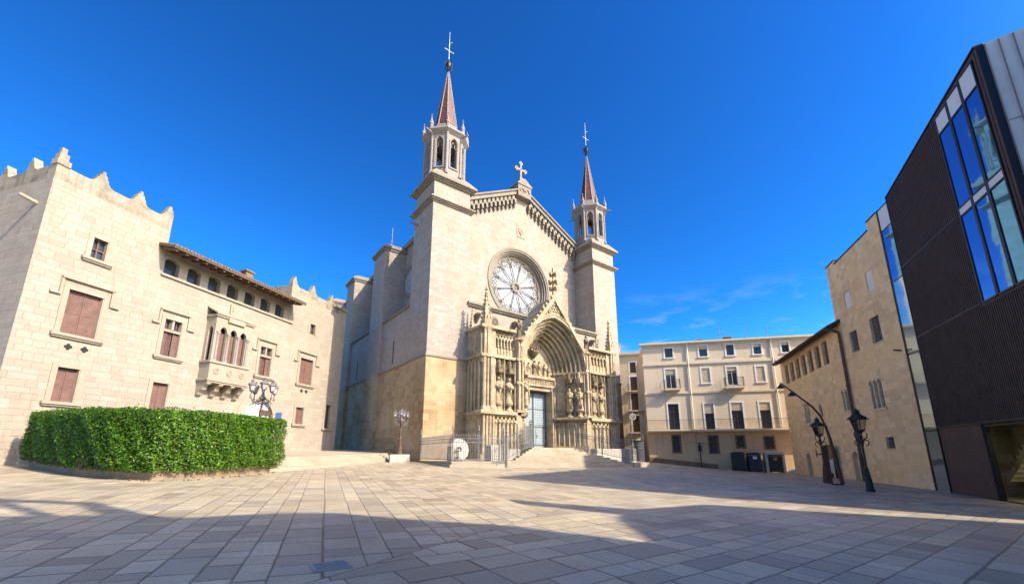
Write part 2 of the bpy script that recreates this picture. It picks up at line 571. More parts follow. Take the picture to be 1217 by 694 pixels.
M['plaster'] = stone('cream_plaster', [(0.64, 0.53, 0.385), (0.67, 0.555, 0.41)], row=3.1, length=9.0, joint=0.01, jstr=0.0, bump=0.15, stain=(0.42, 0.32, 0.21), stain_amt=0.3, streak=0.4, patch=(0.70, 0.60, 0.46), patch_amt=0.4)
M['plaster_low'] = stone('ochre_plaster', [(0.58, 0.40, 0.225), (0.60, 0.42, 0.245)], row=3.1, length=9.0, joint=0.01, jstr=0.0, bump=0.2, stain=(0.33, 0.21, 0.12), stain_amt=0.5, streak=0.4, patch=(0.62, 0.47, 0.30), patch_amt=0.5)
M['dado'] = plain('brown_dado_plaster', (0.20, 0.12, 0.075), 0.9, var=0.2, scale=2)
M['white'] = plain('white_paint', (0.68, 0.65, 0.60), 0.7, var=0.06, spec=0.3)
M['pink'] = plain('pink_plaster', (0.55, 0.25, 0.22), 0.9)
M['street_plaster'] = stone('street_house_plaster', [(0.55, 0.45, 0.31), (0.58, 0.47, 0.33)], row=3.1, length=9.0, joint=0.01, jstr=0.0, bump=0.15, stain=(0.33, 0.25, 0.17), stain_amt=0.35, streak=0.4)
M['iron'] = plain('black_iron', (0.025, 0.025, 0.028), 0.5, 0.3, var=0.3)
M['grey_iron'] = plain('grey_painted_iron', (0.17, 0.175, 0.185), 0.5, 0.2, var=0.25)
M['lamp_paint'] = plain('old_lamp_paint', (0.16, 0.14, 0.14), 0.5, 0.2, var=0.35)
M['rust_paint'] = plain('rusty_brown_paint', (0.11, 0.065, 0.048), 0.7, 0.1, var=0.3)
M['corten'] = plain('corten_steel', (0.15, 0.055, 0.03), 0.8, 0.1, var=0.35, scale=4)
M['opal'] = plain('opal_lamp_glass', (0.36, 0.34, 0.38), 0.3, var=0.1)
M['shutter'] = plain('maroon_shutter_paint', (0.150, 0.082, 0.070), 0.7, var=0.22, scale=3)
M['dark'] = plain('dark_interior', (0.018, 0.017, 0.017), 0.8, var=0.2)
M['pane'] = glass_mirror('dark_window_pane', (0.05, 0.06, 0.08), 0.06, 0.2)
M['pane_pale'] = plain('pale_glass', (0.31, 0.35, 0.41), 0.2, var=0.35, scale=3)
M['tinted'] = glass_mirror('blue_tinted_glass', (0.025, 0.22, 0.46), 0.03, 0.9)
M['old_shutter'] = plain('grey_violet_shutter', (0.085, 0.066, 0.074), 0.7, var=0.3, scale=3)
M['strip_glass'] = glass_mirror('strip_glass', (0.36, 0.44, 0.46), 0.05, 0.85)
M['clear'] = clear_glass('lobby_glass', (0.75, 0.80, 0.72))
M['cladding'] = plain('black_metal_cladding', (0.082, 0.052, 0.047), 0.6, 0.0, var=0.2, scale=2, spec=0.2)
M['black_frame'] = plain('black_frame', (0.012, 0.012, 0.014), 0.4, 0.2)
M['zinc'] = plain('zinc_sheet', (0.58, 0.55, 0.51), 0.6, 0.1, var=0.12, scale=1.5)
M['panel'] = plain('white_spandrel_panel', (0.62, 0.63, 0.66), 0.4, var=0.05)
M['wood'] = plain('old_roof_timber', (0.12, 0.078, 0.052), 0.85, var=0.3, scale=8)
M['clay'] = plain('clay_roof_tile', (0.17, 0.115, 0.08), 0.85, var=0.35, scale=5, bump=0.3)
M['dark_tile'] = plain('dark_roof_edge', (0.045, 0.035, 0.03), 0.8, var=0.3)
M['door_blue'] = plain('blue_grey_door_metal', (0.25, 0.315, 0.36), 0.5, 0.1, var=0.14, scale=4)
M['door_glass'] = plain('pale_blue_door', (0.40, 0.50, 0.62), 0.3, var=0.15, scale=2)
M['banner'] = plain('blue_banner', (0.10, 0.20, 0.48), 0.7, var=0.1)
M['bin'] = plain('dark_bin_plastic', (0.022, 0.028, 0.035), 0.5, var=0.2)
M['bin_blue'] = plain('navy_bin_plastic', (0.02, 0.032, 0.055), 0.5, var=0.2)
M['label_green'] = plain('green_label', (0.16, 0.28, 0.03), 0.6)
M['poster'] = plain('poster_sheet', (0.30, 0.42, 0.44), 0.5, var=0.2, scale=2)
M['poster_top'] = plain('poster_olive', (0.16, 0.13, 0.05), 0.6, var=0.4, scale=5)
M['soil'] = plain('planter_soil', (0.10, 0.07, 0.05), 0.95, var=0.4)
M['antenna'] = plain('antenna_metal', (0.12, 0.12, 0.13), 0.5, 0.5)
M['awning'] = plain('cream_blind', (0.55, 0.46, 0.33), 0.8)
M['wood_door'] = plain('brown_door_wood', (0.10, 0.05, 0.03), 0.6, var=0.3)
M['grate'] = plain('drain_metal', (0.22, 0.27, 0.32), 0.4, 0.5, var=0.25, scale=12)
M['interior_wall'] = plain('lobby_wall', (0.26, 0.22, 0.15), 0.8)
M['stair_white'] = plain('lobby_stair', (0.75, 0.74, 0.66), 0.6, var=0.03)


def tile_red():
    m, nt, bs = new_mat('red_spire_tile')
    tc = nt.nodes.new('ShaderNodeTexCoord')
    sp = nt.nodes.new('ShaderNodeSeparateXYZ'); nt.links.new(tc.outputs['UV'], sp.inputs['Vector'])
    g = nt.nodes.new('ShaderNodeGroup'); g.node_tree = ASH
    nt.links.new(sp.outputs['X'], g.inputs['U']); nt.links.new(sp.outputs['Y'], g.inputs['V'])
    for k, v in (('RowH', 0.22), ('Length', 0.2), ('Vary', 0.1), ('Joint', 0.03)): g.inputs[k].default_value = v
    col = ramp(nt, g.outputs['Rand'], [(0, (0.045, 0.008, 0.007)), (0.6, (0.085, 0.011, 0.010)), (1, (0.12, 0.022, 0.018))])
    col = mixc(nt, g.outputs['JointMask'], col, (0.08, 0.045, 0.036))
    nt.links.new(col, bs.inputs['Base Color']); bs.inputs['Roughness'].default_value = 0.6
    return m


M['tile'] = tile_red()


def leaf_mat():
    m, nt, bs = new_mat('hedge_leaf')
    oi = nt.nodes.new('ShaderNodeNewGeometry')
    col = ramp(nt, oi.outputs['Random Per Island'], [(0, (0.018, 0.060, 0.007)), (0.45, (0.052, 0.150, 0.011)), (0.82, (0.10, 0.235, 0.016)), (0.97, (0.16, 0.29, 0.02)), (1.0, (0.20, 0.13, 0.05))])
    nt.links.new(col, bs.inputs['Base Color']); bs.inputs['Roughness'].default_value = 0.42
    bs.inputs['Specular IOR Level'].default_value = 0.35
    tr = nt.nodes.new('ShaderNodeBsdfTranslucent'); nt.links.new(col, tr.inputs['Color'])
    mx = nt.nodes.new('ShaderNodeMixShader'); mx.inputs[0].default_value = 0.3
    out = nt.nodes['Material Output']
    nt.links.new(bs.outputs[0], mx.inputs[1]); nt.links.new(tr.outputs[0], mx.inputs[2]); nt.links.new(mx.outputs[0], out.inputs['Surface'])
    return m


M['leaf'] = leaf_mat()


def paving_mat():
    m, nt, bs = new_mat('square_paving')
    tc = nt.nodes.new('ShaderNodeTexCoord')
    sp = nt.nodes.new('ShaderNodeSeparateXYZ')
    wob = noise(nt, tc.outputs['Object'], 0.9, 4, 0.55, 'Color')
    vadd = nt.nodes.new('ShaderNodeMixRGB'); vadd.blend_type = 'LINEAR_LIGHT'; vadd.inputs['Fac'].default_value = 0.03
    nt.links.new(tc.outputs['Object'], vadd.inputs['Color1']); nt.links.new(wob, vadd.inputs['Color2'])
    nt.links.new(vadd.outputs['Color'], sp.inputs['Vector'])
    X, Y = sp.outputs['X'], sp.outputs['Y']

    def pattern(azd, rowh, ln, vary, joint):
        # rows run along the direction azd
        s, c = math.sin(R(azd)), math.cos(R(azd))
        U = mnode(nt, 'ADD', mnode(nt, 'MULTIPLY', X, s), mnode(nt, 'MULTIPLY', Y, c))
        V = mnode(nt, 'ADD', mnode(nt, 'MULTIPLY', X, c), mnode(nt, 'MULTIPLY', Y, -s))
        g = nt.nodes.new('ShaderNodeGroup'); g.node_tree = ASH
        nt.links.new(U, g.inputs['U']); nt.links.new(mnode(nt, 'ADD', V, 200.0), g.inputs['V'])
        for k, v in (('RowH', rowh), ('Length', ln), ('Vary', vary), ('Joint', joint)): g.inputs[k].default_value = v
        return g
    A = pattern(-23.5, 0.46, 0.62, 0.75, 0.021)
    B = pattern(54.0, 0.52, 0.74, 0.7, 0.021)
    # the two fields meet along a straight seam that runs towards azimuth 29.5
    s, c = math.sin(R(29.5)), math.cos(R(29.5))
    side = mnode(nt, 'ADD', mnode(nt, 'MULTIPLY', mnode(nt, 'ADD', X, 2.06), c), mnode(nt, 'MULTIPLY', mnode(nt, 'SUBTRACT', Y, 5.78), -s))
    mask = mnode(nt, 'GREATER_THAN', side, 0.0)
    seam = mnode(nt, 'LESS_THAN', mnode(nt, 'ABSOLUTE', side), 0.012)

    def pick(k):
        return mnode(nt, 'ADD', mnode(nt, 'MULTIPLY', A.outputs[k], mnode(nt, 'SUBTRACT', 1.0, mask)), mnode(nt, 'MULTIPLY', B.outputs[k], mask))
    joint = mnode(nt, 'MAXIMUM', pick('JointMask'), seam)
    rnd, rnd2 = pick('Rand'), pick('Rand2')
    col = ramp(nt, rnd, [(0, (0.342, 0.284, 0.211)), (0.3, (0.438, 0.374, 0.274)), (0.55, (0.496, 0.428, 0.310)), (0.8, (0.401, 0.359, 0.290)), (1, (0.552, 0.488, 0.360))])
    fine = noise(nt, tc.outputs['Object'], 14, 7, 0.72)
    col = mixc(nt, 0.75, col, ramp(nt, fine, [(0.25, (0.62, 0.6, 0.58)), (0.55, (1, 1, 1)), (0.85, (1.15, 1.14, 1.1))]), 'MULTIPLY')
    grain = noise(nt, tc.outputs['Object'], 46, 4, 0.75)
    col = mixc(nt, 0.55, col, ramp(nt, grain, [(0.3, (0.66, 0.64, 0.62)), (0.55, (1, 1, 1)), (0.8, (1.12, 1.12, 1.1))]), 'MULTIPLY')
    tone = ramp(nt, rnd2, [(0.0, (0.70, 0.68, 0.68)), (0.25, (0.95, 0.93, 0.92)), (0.6, (1.05, 1.04, 1.0)), (1.0, (1.16, 1.12, 1.02))])
    col = mixc(nt, 0.8, col, tone, 'MULTIPLY')
    veins = noise(nt, tc.outputs['Object'], 1.6, 6, 0.7, dist=1.2)
    col = mixc(nt, mnode(nt, 'MULTIPLY', ramp(nt, veins, [(0.5, (0, 0, 0)), (0.68, (1, 1, 1))]), 0.35), col, (0.30, 0.225, 0.17))
    grime = noise(nt, tc.outputs['Object'], 0.32, 7, 0.68, dist=0.6)
    col = mixc(nt, mnode(nt, 'MULTIPLY', ramp(nt, grime, [(0.44, (0, 0, 0)), (0.66, (1, 1, 1))]), 0.42), col, (0.20, 0.15, 0.115))
    spots = nt.nodes.new('ShaderNodeTexVoronoi'); spots.inputs['Scale'].default_value = 1.9
    nt.links.new(tc.outputs['Object'], spots.inputs['Vector'])
    sf = ramp(nt, spots.outputs['Distance'], [(0.0, (1, 1, 1)), (0.045, (1, 1, 1)), (0.06, (0, 0, 0))])
    col = mixc(nt, mnode(nt, 'MULTIPLY', sf, 0.55), col, (0.05, 0.04, 0.035))
    joint_shade = nt.nodes.new('ShaderNodeMapRange')  # joints painted darker in the shaded foreground, fainter out in the sun
    nt.links.new(mnode(nt, 'ADD', Y, mnode(nt, 'MULTIPLY', noise(nt, tc.outputs['Object'], 0.25, 3, 0.5), 4.0)), joint_shade.inputs['Value'])
    joint_shade.inputs['From Min'].default_value = 9.5; joint_shade.inputs['From Max'].default_value = 15.0
    joint_shade.inputs['To Min'].default_value = 0.95; joint_shade.inputs['To Max'].default_value = 0.34
    jn_ = mnode(nt, 'MULTIPLY', joint_shade.outputs['Result'], mnode(nt, 'MINIMUM', 1.0, mnode(nt, 'MULTIPLY', noise(nt, tc.outputs['Object'], 3.0, 4, 0.6), 1.9)))
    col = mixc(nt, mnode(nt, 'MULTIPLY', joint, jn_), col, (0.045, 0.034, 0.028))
    nt.links.new(col, bs.inputs['Base Color'])
    rg = ramp(nt, fine, [(0.3, (0.42, 0.42, 0.42)), (0.7, (0.62, 0.62, 0.62))])
    nt.links.new(rg, bs.inputs['Roughness'])
    bs.inputs['Specular IOR Level'].default_value = 0.4
    h = mnode(nt, 'ADD', mnode(nt, 'MULTIPLY', joint, -0.9), mnode(nt, 'ADD', mnode(nt, 'MULTIPLY', fine, 0.35), mnode(nt, 'MULTIPLY', rnd2, 0.45)))
    b = nt.nodes.new('ShaderNodeBump'); b.inputs['Strength'].default_value = 0.7; b.inputs['Distance'].default_value = 0.03
    nt.links.new(h, b.inputs['Height']); nt.links.new(b.outputs['Normal'], bs.inputs['Normal'])
    return m


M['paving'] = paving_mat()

# ------------------------------------------------------------------ the square
mb = MB()
gx = sorted(set([-900, -300, -120, -80] + list(np.arange(-60, 61, 1.0)) + [80, 120, 300, 900]))
gy = sorted(set([-900, -300, -120, -60] + list(np.arange(-30, 81, 1.0)) + [110, 150, 300, 900]))
idx = mb.add([(float(x), float(y), gz(float(x), float(y))) for y in gy for x in gx])
nx = len(gx)
for j in range(len(gy) - 1):
    for i in range(nx - 1):
        a = j * nx + i
        mb.f.append((a, a + 1, a + nx + 1, a + nx))
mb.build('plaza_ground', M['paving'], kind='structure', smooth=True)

# inlaid metal drain plate in the paving
dp = MB()
cx, cy = -2.37, 5.95
dp.xf = Matrix.Translation((cx, cy, gz(cx, cy) + 0.004)) @ Matrix.Rotation(R(33), 4, 'Z')
dp.box(-0.23, 0.23, -0.21, 0.21, -0.04, 0.012)
for k in range(6):
    dp.box(-0.19, 0.19, -0.165 + k * 0.062, -0.145 + k * 0.062, 0.012, 0.018)
dp.build('drain_cover', M['grate'], cat='drain cover', label='square bluish metal drain cover set in the shaded paving near the camera')

# ------------------------------------------------------------------ small reusable shapes
def statue_mb(h=1.9, seed=0, base=True, turn=0.0):
    """a standing robed figure carved in stone, feet at the origin, facing -y"""
    r = random.Random(seed)
    mb = MB()
    s = h / 1.9
    ph = r.random() * 6
    n = 18
    prof = [(0.30, 0.0), (0.31, 0.08), (0.27, 0.35), (0.25, 0.7), (0.24, 0.98), (0.27, 1.2), (0.30, 1.36), (0.29, 1.47), (0.20, 1.55), (0.10, 1.60), (0.085, 1.66)]
    rows = []
    for q, (rad, z) in enumerate(prof):
        pts = []
        fold = 0.10 * max(0, 1 - z / 1.4)
        for k in range(n):
            a = 2 * math.pi * k / n
            rr = rad * (1 + fold * math.cos(6 * a + ph + z * 2)) * s
            pts.append((rr * math.cos(a) * (1.0 if z < 1.5 else 0.95), rr * math.sin(a) * 0.72 + 0.03 * math.sin(z * 2 + ph) * s, z * s))
        rows.append(mb.add(pts))
    for a, b in zip(rows[:-1], rows[1:]):
        for k in range(n):
            j = (k + 1) % n
            mb.f.append((a + k, a + j, b + j, b + k))
    mb.f.append(tuple(rows[0] + k for k in reversed(range(n))))
    # head with hair and beard
    mb.lathe([(0.02, -0.15), (0.07, -0.13), (0.105, -0.05), (0.115, 0.03), (0.10, 0.10), (0.06, 0.15), (0.01, 0.165)], (0, -0.02 * s, 1.76 * s), 10, s, s * 1.1)
    mb.ball((0, 0.035 * s, 1.79 * s), 0.125 * s, 9)
    mb.box(-0.02 * s, 0.02 * s, -0.17 * s, -0.10 * s, 1.72 * s, 1.78 * s)
    if r.random() < 0.6:
        mb.lathe([(0.01, -0.16), (0.06, -0.08), (0.07, 0.0)], (0, -0.09 * s, 1.70 * s), 8, s, s)
    # arms bent in front of the chest
    for sgn in (-1, 1):
        up = r.uniform(-0.05, 0.2)
        mb.tube([(0.25 * sgn * s, 0.02 * s, 1.43 * s), (0.33 * sgn * s, -0.06 * s, (1.12 + up * 0.3) * s), (0.12 * sgn * s, -0.27 * s, (1.10 + up) * s), (0.05 * sgn * s, -0.29 * s, (1.14 + up) * s)],
                [0.10 * s, 0.085 * s, 0.06 * s, 0.05 * s], 8)
    # what the figure carries
    if r.random() < 0.5:
        mb.box(-0.1 * s, 0.12 * s, -0.34 * s, -0.27 * s, 1.05 * s, 1.32 * s)
    else:
        mb.tube([(0.12 * s, -0.3 * s, 0.25 * s), (0.1 * s, -0.31 * s, 1.75 * s)], 0.028 * s, 6)
    # mantle edge
    mb.tube([(-0.28 * s, -0.1 * s, 1.38 * s), (-0.05 * s, -0.27 * s, 1.0 * s), (0.16 * s, -0.25 * s, 0.6 * s), (0.2 * s, -0.2 * s, 0.2 * s)], [0.05 * s, 0.055 * s, 0.05 * s, 0.04 * s], 6)
    return mb


def shift(mb, x, y, z, rot=0.0):
    c, s = math.cos(rot), math.sin(rot)
    mb.v = [(x + a * c - b * s, y + a * s + b * c, z + d) for a, b, d in mb.v]
    return mb


def pinnacle_mb(mb, x, y, z0, w, hs, hp, crockets=4):
    """square shaft, four gablets, crocketed spirelet and finial"""
    mb.box(x - w / 2, x + w / 2, y - w / 2, y + w / 2, z0, z0 + hs)
    for sx, sy in ((0, -1), (0, 1), (-1, 0), (1, 0)):
        g = w * 0.58
        if sy:
            mb.prism_xz([(x - g, z0 + hs * 0.72), (x + g, z0 + hs * 0.72), (x, z0 + hs + w * 0.7)], y + sy * w * 0.5 - 0.05, y + sy * w * 0.5 + 0.05)
        else:
            b = mb.add([(x + sx * w * 0.5 - 0.05, y - g, z0 + hs * 0.72), (x + sx * w * 0.5 - 0.05, y + g, z0 + hs * 0.72), (x + sx * w * 0.5 - 0.05, y, z0 + hs + w * 0.7),
                        (x + sx * w * 0.5 + 0.05, y - g, z0 + hs * 0.72), (x + sx * w * 0.5 + 0.05, y + g, z0 + hs * 0.72), (x + sx * w * 0.5 + 0.05, y, z0 + hs + w * 0.7)])
            for q in ((0, 1, 2), (5, 4, 3), (0, 3, 4, 1), (1, 4, 5, 2), (2, 5, 3, 0)): mb.f.append(tuple(b + i for i in q))
        mb.box(x + sx * w * 0.5 - w * 0.12, x + sx * w * 0.5 + w * 0.12, y + sy * w * 0.5 - w * 0.12, y + sy * w * 0.5 + w * 0.12, z0, z0 + hs * 0.75)
    zt = z0 + hs + hp
    mb.frustum(rect(x - w * 0.42, x + w * 0.42, y - w * 0.42, y + w * 0.42), z0 + hs - 0.02, rect(x - w * 0.06, x + w * 0.06, y - w * 0.06, y + w * 0.06), zt)
    for k in range(crockets):
        t = (k + 0.5) / crockets
        d = w * (0.45 * (1 - t) + 0.06 * t)
        zz = z0 + hs + hp * t
        for sx in (-1, 1):
            for sy in (-1, 1):
                mb.box(x + sx * d - w * 0.09, x + sx * d + w * 0.09, y + sy * d - w * 0.09, y + sy * d + w * 0.09, zz, zz + w * 0.22)
    mb.lathe([(w * 0.07, 0), (w * 0.22, 0.06 * w / 0.4), (w * 0.1, 0.2 * w / 0.4), (w * 0.06, 0.3 * w / 0.4)], (x, y, zt), 8)
    mb.box(x - w * 0.25, x + w * 0.25, y - w * 0.08, y + w * 0.08, zt + w * 0.6, zt + w * 0.78)
    mb.box(x - w * 0.08, x + w * 0.08, y - w * 0.25, y + w * 0.25, zt + w * 0.6, zt + w * 0.78)
    mb.box(x - w * 0.07, x + w * 0.07, y - w * 0.07, y + w * 0.07, zt + w * 0.3, zt + w * 1.1)


def trefoil(mb, cx, y, zs, W, depth, t):
    """little arch with a pointed head standing on two shafts, used for blind arcades"""
    a = arch_pts(cx, W - t, zs, (W - t) * 1.2, 5)
    b = arch_pts(cx, W, zs, W * 1.25, 5)
    band(mb, a, b, y - depth, y)



# ------------------------------------------------------------------ the church (local x along the front, local y to the back, heights absolute)
FA = 52.6
church = thing('stone_church', 'tall pale stone church with twin red-spired towers, a rose window and a deep carved portal', 'church', (-7.93, 36.97, 0.85), az_rot(FA))
CXM = 13.9      # centre line of the front


def bell_tower(x0, label=None):
    x1, y0, y1 = x0 + 4.3, 0.0, 4.3
    cx, cy = x0 + 2.15, 2.15
    t = MB()
    t.box(x0, x1, y0, y1, 10.5, 26.1)
    t.box(x0 + 0.06, x1 - 0.06, y0 + 0.06, y1 - 0.06, 26.6, 28.6)
    tw = t.build('bell_tower', M['church'], church)
    b = MB()
    b.box(x0 - 0.03, x1 + 0.03, y0 - 0.03, y1 + 0.03, 0.3, 10.35)
    b.box(x0 - 0.14, x1 + 0.14, y0 - 0.14, y1 + 0.14, 0.3, 1.75)
    b.build('tower_base', M['ochre'], tw)
    c = MB()
    clip_low(c, x0 - 0.13, x1 + 0.13, y0 - 0.13, y1 + 0.13, 10.34, 10.56, 0.06)
    c.build('string_course', M['trim'], tw)
    c = MB()
    for k, (d, za, zb) in enumerate(((0.12, 26.05, 26.2), (0.28, 26.2, 26.34), (0.42, 26.34, 26.5))):
        c.box(x0 - d, x1 + d, y0 - d, y1 + d, za, zb)
    c.frustum(rect(x0 - 0.42, x1 + 0.42, y0 - 0.42, y1 + 0.42), 26.5, rect(x0, x1, y0, y1), 26.72)
    c.build('cornice', M['trim'], tw)
    c = MB()
    for k, (d, za, zb) in enumerate(((0.14, 28.5, 28.65), (0.3, 28.65, 28.8), (0.5, 28.8, 29.0))):
        c.box(x0 - d, x1 + d, y0 - d, y1 + d, za, zb)
    c.frustum(rect(x0 - 0.5, x1 + 0.5, y0 - 0.5, y1 + 0.5), 29.0, rect(x0 + 0.35, x1 - 0.35, y0 + 0.35, y1 - 0.35), 30.1)
    c.build('cornice', M['trim'], tw)
    # octagonal belfry with one lancet on each face
    ap = 1.98
    w = 2 * ap * math.tan(math.pi / 8)
    o = MB()
    tr = MB()
    for k in range(8):
        o.xf = tr.xf = Matrix.Translation((cx, cy, 0)) @ Matrix.Rotation(k * math.pi / 4, 4, 'Z')
        wall(o, -w / 2, w / 2, 29.4, 35.0, -ap, [(-0.36, 0.36, 30.75, 34.3, 0.55)], 0.42)
        # inner skin
        o.poly([(-w / 2 + 0.18, -ap + 0.42, 29.4), (-w / 2 + 0.18, -ap + 0.42, 35.0), (-0.36, -ap + 0.42, 35.0), (-0.36, -ap + 0.42, 29.4)])
        o.poly([(0.36, -ap + 0.42, 29.4), (0.36, -ap + 0.42, 35.0), (w / 2 - 0.18, -ap + 0.42, 35.0), (w / 2 - 0.18, -ap + 0.42, 29.4)])
        ins = arch_pts(0, 0.42, 33.75, 0.62, 6); outs = arch_pts(0, 0.56, 33.75, 0.82, 6)
        band(tr, ins, outs, -ap - 0.07, -ap)
        for s in (-1, 1):
            tr.box(s * 0.42, s * 0.54, -ap - 0.06, -ap + 0.02, 30.75, 33.75)
            # trefoil cusps in the head of the light
            tr.tube([(s * 0.36, -ap + 0.2, 33.2), (s * 0.16, -ap + 0.2, 33.42), (s * 0.2, -ap + 0.2, 33.75), (0, -ap + 0.2, 34.05)], 0.05, 5)
        tr.box(-0.55, 0.55, -ap - 0.10, -ap + 0.1, 30.6, 30.75)
        tr.tube([(w / 2, -ap, 30.0), (w / 2, -ap, 35.0)], 0.13, 7)
        tr.lathe([(0.2, 0), (0.2, 0.25), (0.13, 0.4)], (w / 2, -ap, 29.9), 7)
    o.xf = None
    o.prism(ngon(cx, cy, ap - 0.02), 29.3, 29.5)
    bf = o.build('belfry', M['turret'], tw)
    tr.xf = None
    tr.frustum(ngon(cx, cy, ap + 0.04), 34.75, ngon(cx, cy, ap + 0.4), 35.1)
    tr.prism(ngon(cx, cy, ap + 0.42), 35.1, 35.32)
    tr.frustum(ngon(cx, cy, ap + 0.42), 35.32, ngon(cx, cy, 1.3), 36.1)
    tr.prism(ngon(cx, cy, 1.42), 35.7, 36.5)
    tr.build('belfry_moulding', M['turret'], tw)
    for k in range(8):
        a = math.pi / 8 + k * math.pi / 4
        p = MB()
        rr = (ap + 0.2) / math.cos(math.pi / 8)
        pinnacle_mb(p, cx + rr * math.cos(a), cy + rr * math.sin(a), 35.25, 0.3, 0.75, 0.8, 2)
        p.build('pinnacle', M['turret'], tw)
    for a in (0, 90, 180, 270):
        gq = MB()
        aa = R(a + 22.5)
        rr = ap / math.cos(math.pi / 8)
        gq.tube([(cx + rr * math.cos(aa), cy + rr * math.sin(aa), 34.9), (cx + (rr + 1.0) * math.cos(aa), cy + (rr + 1.0) * math.sin(aa), 34.8)], [0.13, 0.07], 6)
        gq.build('gargoyle', M['turret'], tw)
    sp = MB()
    sp.frustum(ngon(cx, cy, 1.22), 36.4, ngon(cx, cy, 0.10), 44.6)
    s1 = sp.build('spire', M['tile'], tw)
    rb = MB()
    for k in range(8):
        a = math.pi / 8 + k * math.pi / 4
        c0, c1 = 1.22 / math.cos(math.pi / 8), 0.11
        rb.tube([(cx + c0 * math.cos(a), cy + c0 * math.sin(a), 36.4), (cx + c1 * math.cos(a), cy + c1 * math.sin(a), 44.6)], [0.075, 0.04], 5)
    rb.build('spire_rib', M['turret'], tw)
    fi = MB()
    fi.lathe([(0.1, 44.4), (0.16, 44.7), (0.09, 44.85), (0.22, 45.0), (0.1, 45.2), (0.26, 45.45), (0.32, 45.75), (0.26, 46.0), (0.15, 46.2), (0.07, 46.5)], (cx, cy, 0), 10)
    for k in range(6):
        a = k * math.pi / 3
        fi.tube([(cx + 0.1 * math.cos(a), cy + 0.1 * math.sin(a), 44.9), (cx + 0.44 * math.cos(a), cy + 0.44 * math.sin(a), 45.3), (cx + 0.47 * math.cos(a), cy + 0.47 * math.sin(a), 45.8), (cx + 0.2 * math.cos(a), cy + 0.2 * math.sin(a), 46.25)], 0.04, 5)
    fi.build('iron_finial', M['iron'], tw)
    cr = MB()
    cr.tube([(cx, cy, 46.3), (cx, cy, 50.5)], [0.045, 0.02], 6)
    cr.tube([(cx - 0.55, cy, 47.75), (cx + 0.55, cy, 47.75)], 0.035, 6)
    for s in (-1, 1):
        cr.ball((cx + s * 0.55, cy, 47.75), 0.06, 6)
    cr.ball((cx, cy, 48.6), 0.08, 6)
    cr.tube([(cx, cy, 48.9), (cx + 0.3, cy - 0.2, 48.95)], 0.04, 5)
    cr.build('weather_cross', M['zinc'], tw)
    return tw


bell_tower(0.2)
bell_tower(23.35)

# upper front wall with the rose window
YR = 3.3
GL, GR, GA, GE = 4.5, 23.35, 34.0, 29.1      # gable: left, right, apex height, eaves height
rc = (13.75, 21.65)
RO, RI = 4.55, 3.75
outline = [(GL, 15.5), (GR, 15.5), (GR, GE), (CXM, GA), (GL, GE)]


def cast_out(a):
    dx, dz = math.cos(a), math.sin(a)
    best = 1e9
    for (ax, az_), (bx, bz) in zip(outline, outline[1:] + outline[:1]):
        ex, ez = bx - ax, bz - az_
        den = dx * ez - dz * ex
        if abs(den) < 1e-9: continue
        t = ((ax - rc[0]) * ez - (az_ - rc[1]) * ex) / den
        s = ((ax - rc[0]) * dz - (az_ - rc[1]) * dx) / den
        if t > 0 and -1e-6 <= s <= 1 + 1e-6: best = min(best, t)
    return (rc[0] + dx * best, rc[1] + dz * best)


angs = sorted([2 * math.pi * k / 72 for k in range(72)] + [math.atan2(z - rc[1], x - rc[0]) % (2 * math.pi) for x, z in outline])
angs.append(angs[0] + 2 * math.pi)
fw = MB()
fw.strip([(rc[0] + RO * math.cos(a), YR, rc[1] + RO * math.sin(a)) for a in angs], [(cast_out(a)[0], YR, cast_out(a)[1]) for a in angs])
fw.prism_xz([(GL, 15.5), (GR, 15.5), (GR, 16), (GL, 16)], YR + 0.02, YR + 1.2)
front = fw.build('front_wall', M['church'], church)
rs = MB()
steps_r = [(RO + 0.22, RO - 0.02, YR - 0.10, YR + 0.0), (RO - 0.02, RO - 0.22, YR - 0.02, YR + 0.25), (RO - 0.22, RO - 0.42, YR + 0.18, YR + 0.5), (RO - 0.42, RO - 0.6, YR + 0.42, YR + 0.75), (RO - 0.6, RI, YR + 0.7, YR + 1.1)]
for ro, ri, ya, yb in steps_r:
    ring(rs, rc, ri, ro, ya, yb, 64)
for r, y in ((RO - 0.02, YR), (RO - 0.22, YR + 0.2), (RO - 0.42, YR + 0.45), (RO - 0.6, YR + 0.7)):
    rs.tube([(rc[0] + r * math.cos(2 * math.pi * k / 56), y, rc[1] + r * math.sin(2 * math.pi * k / 56)) for k in range(56)], 0.06, 6, closed=True)
rose = rs.build('rose_window', M['trim'], church)
tz = MB()
yt = YR + 0.78
ring(tz, rc, 0.42, 0.66, yt - 0.05, yt + 0.25, 32)
ring(tz, rc, RI - 0.12, RI + 0.02, yt - 0.03, yt + 0.25, 64)
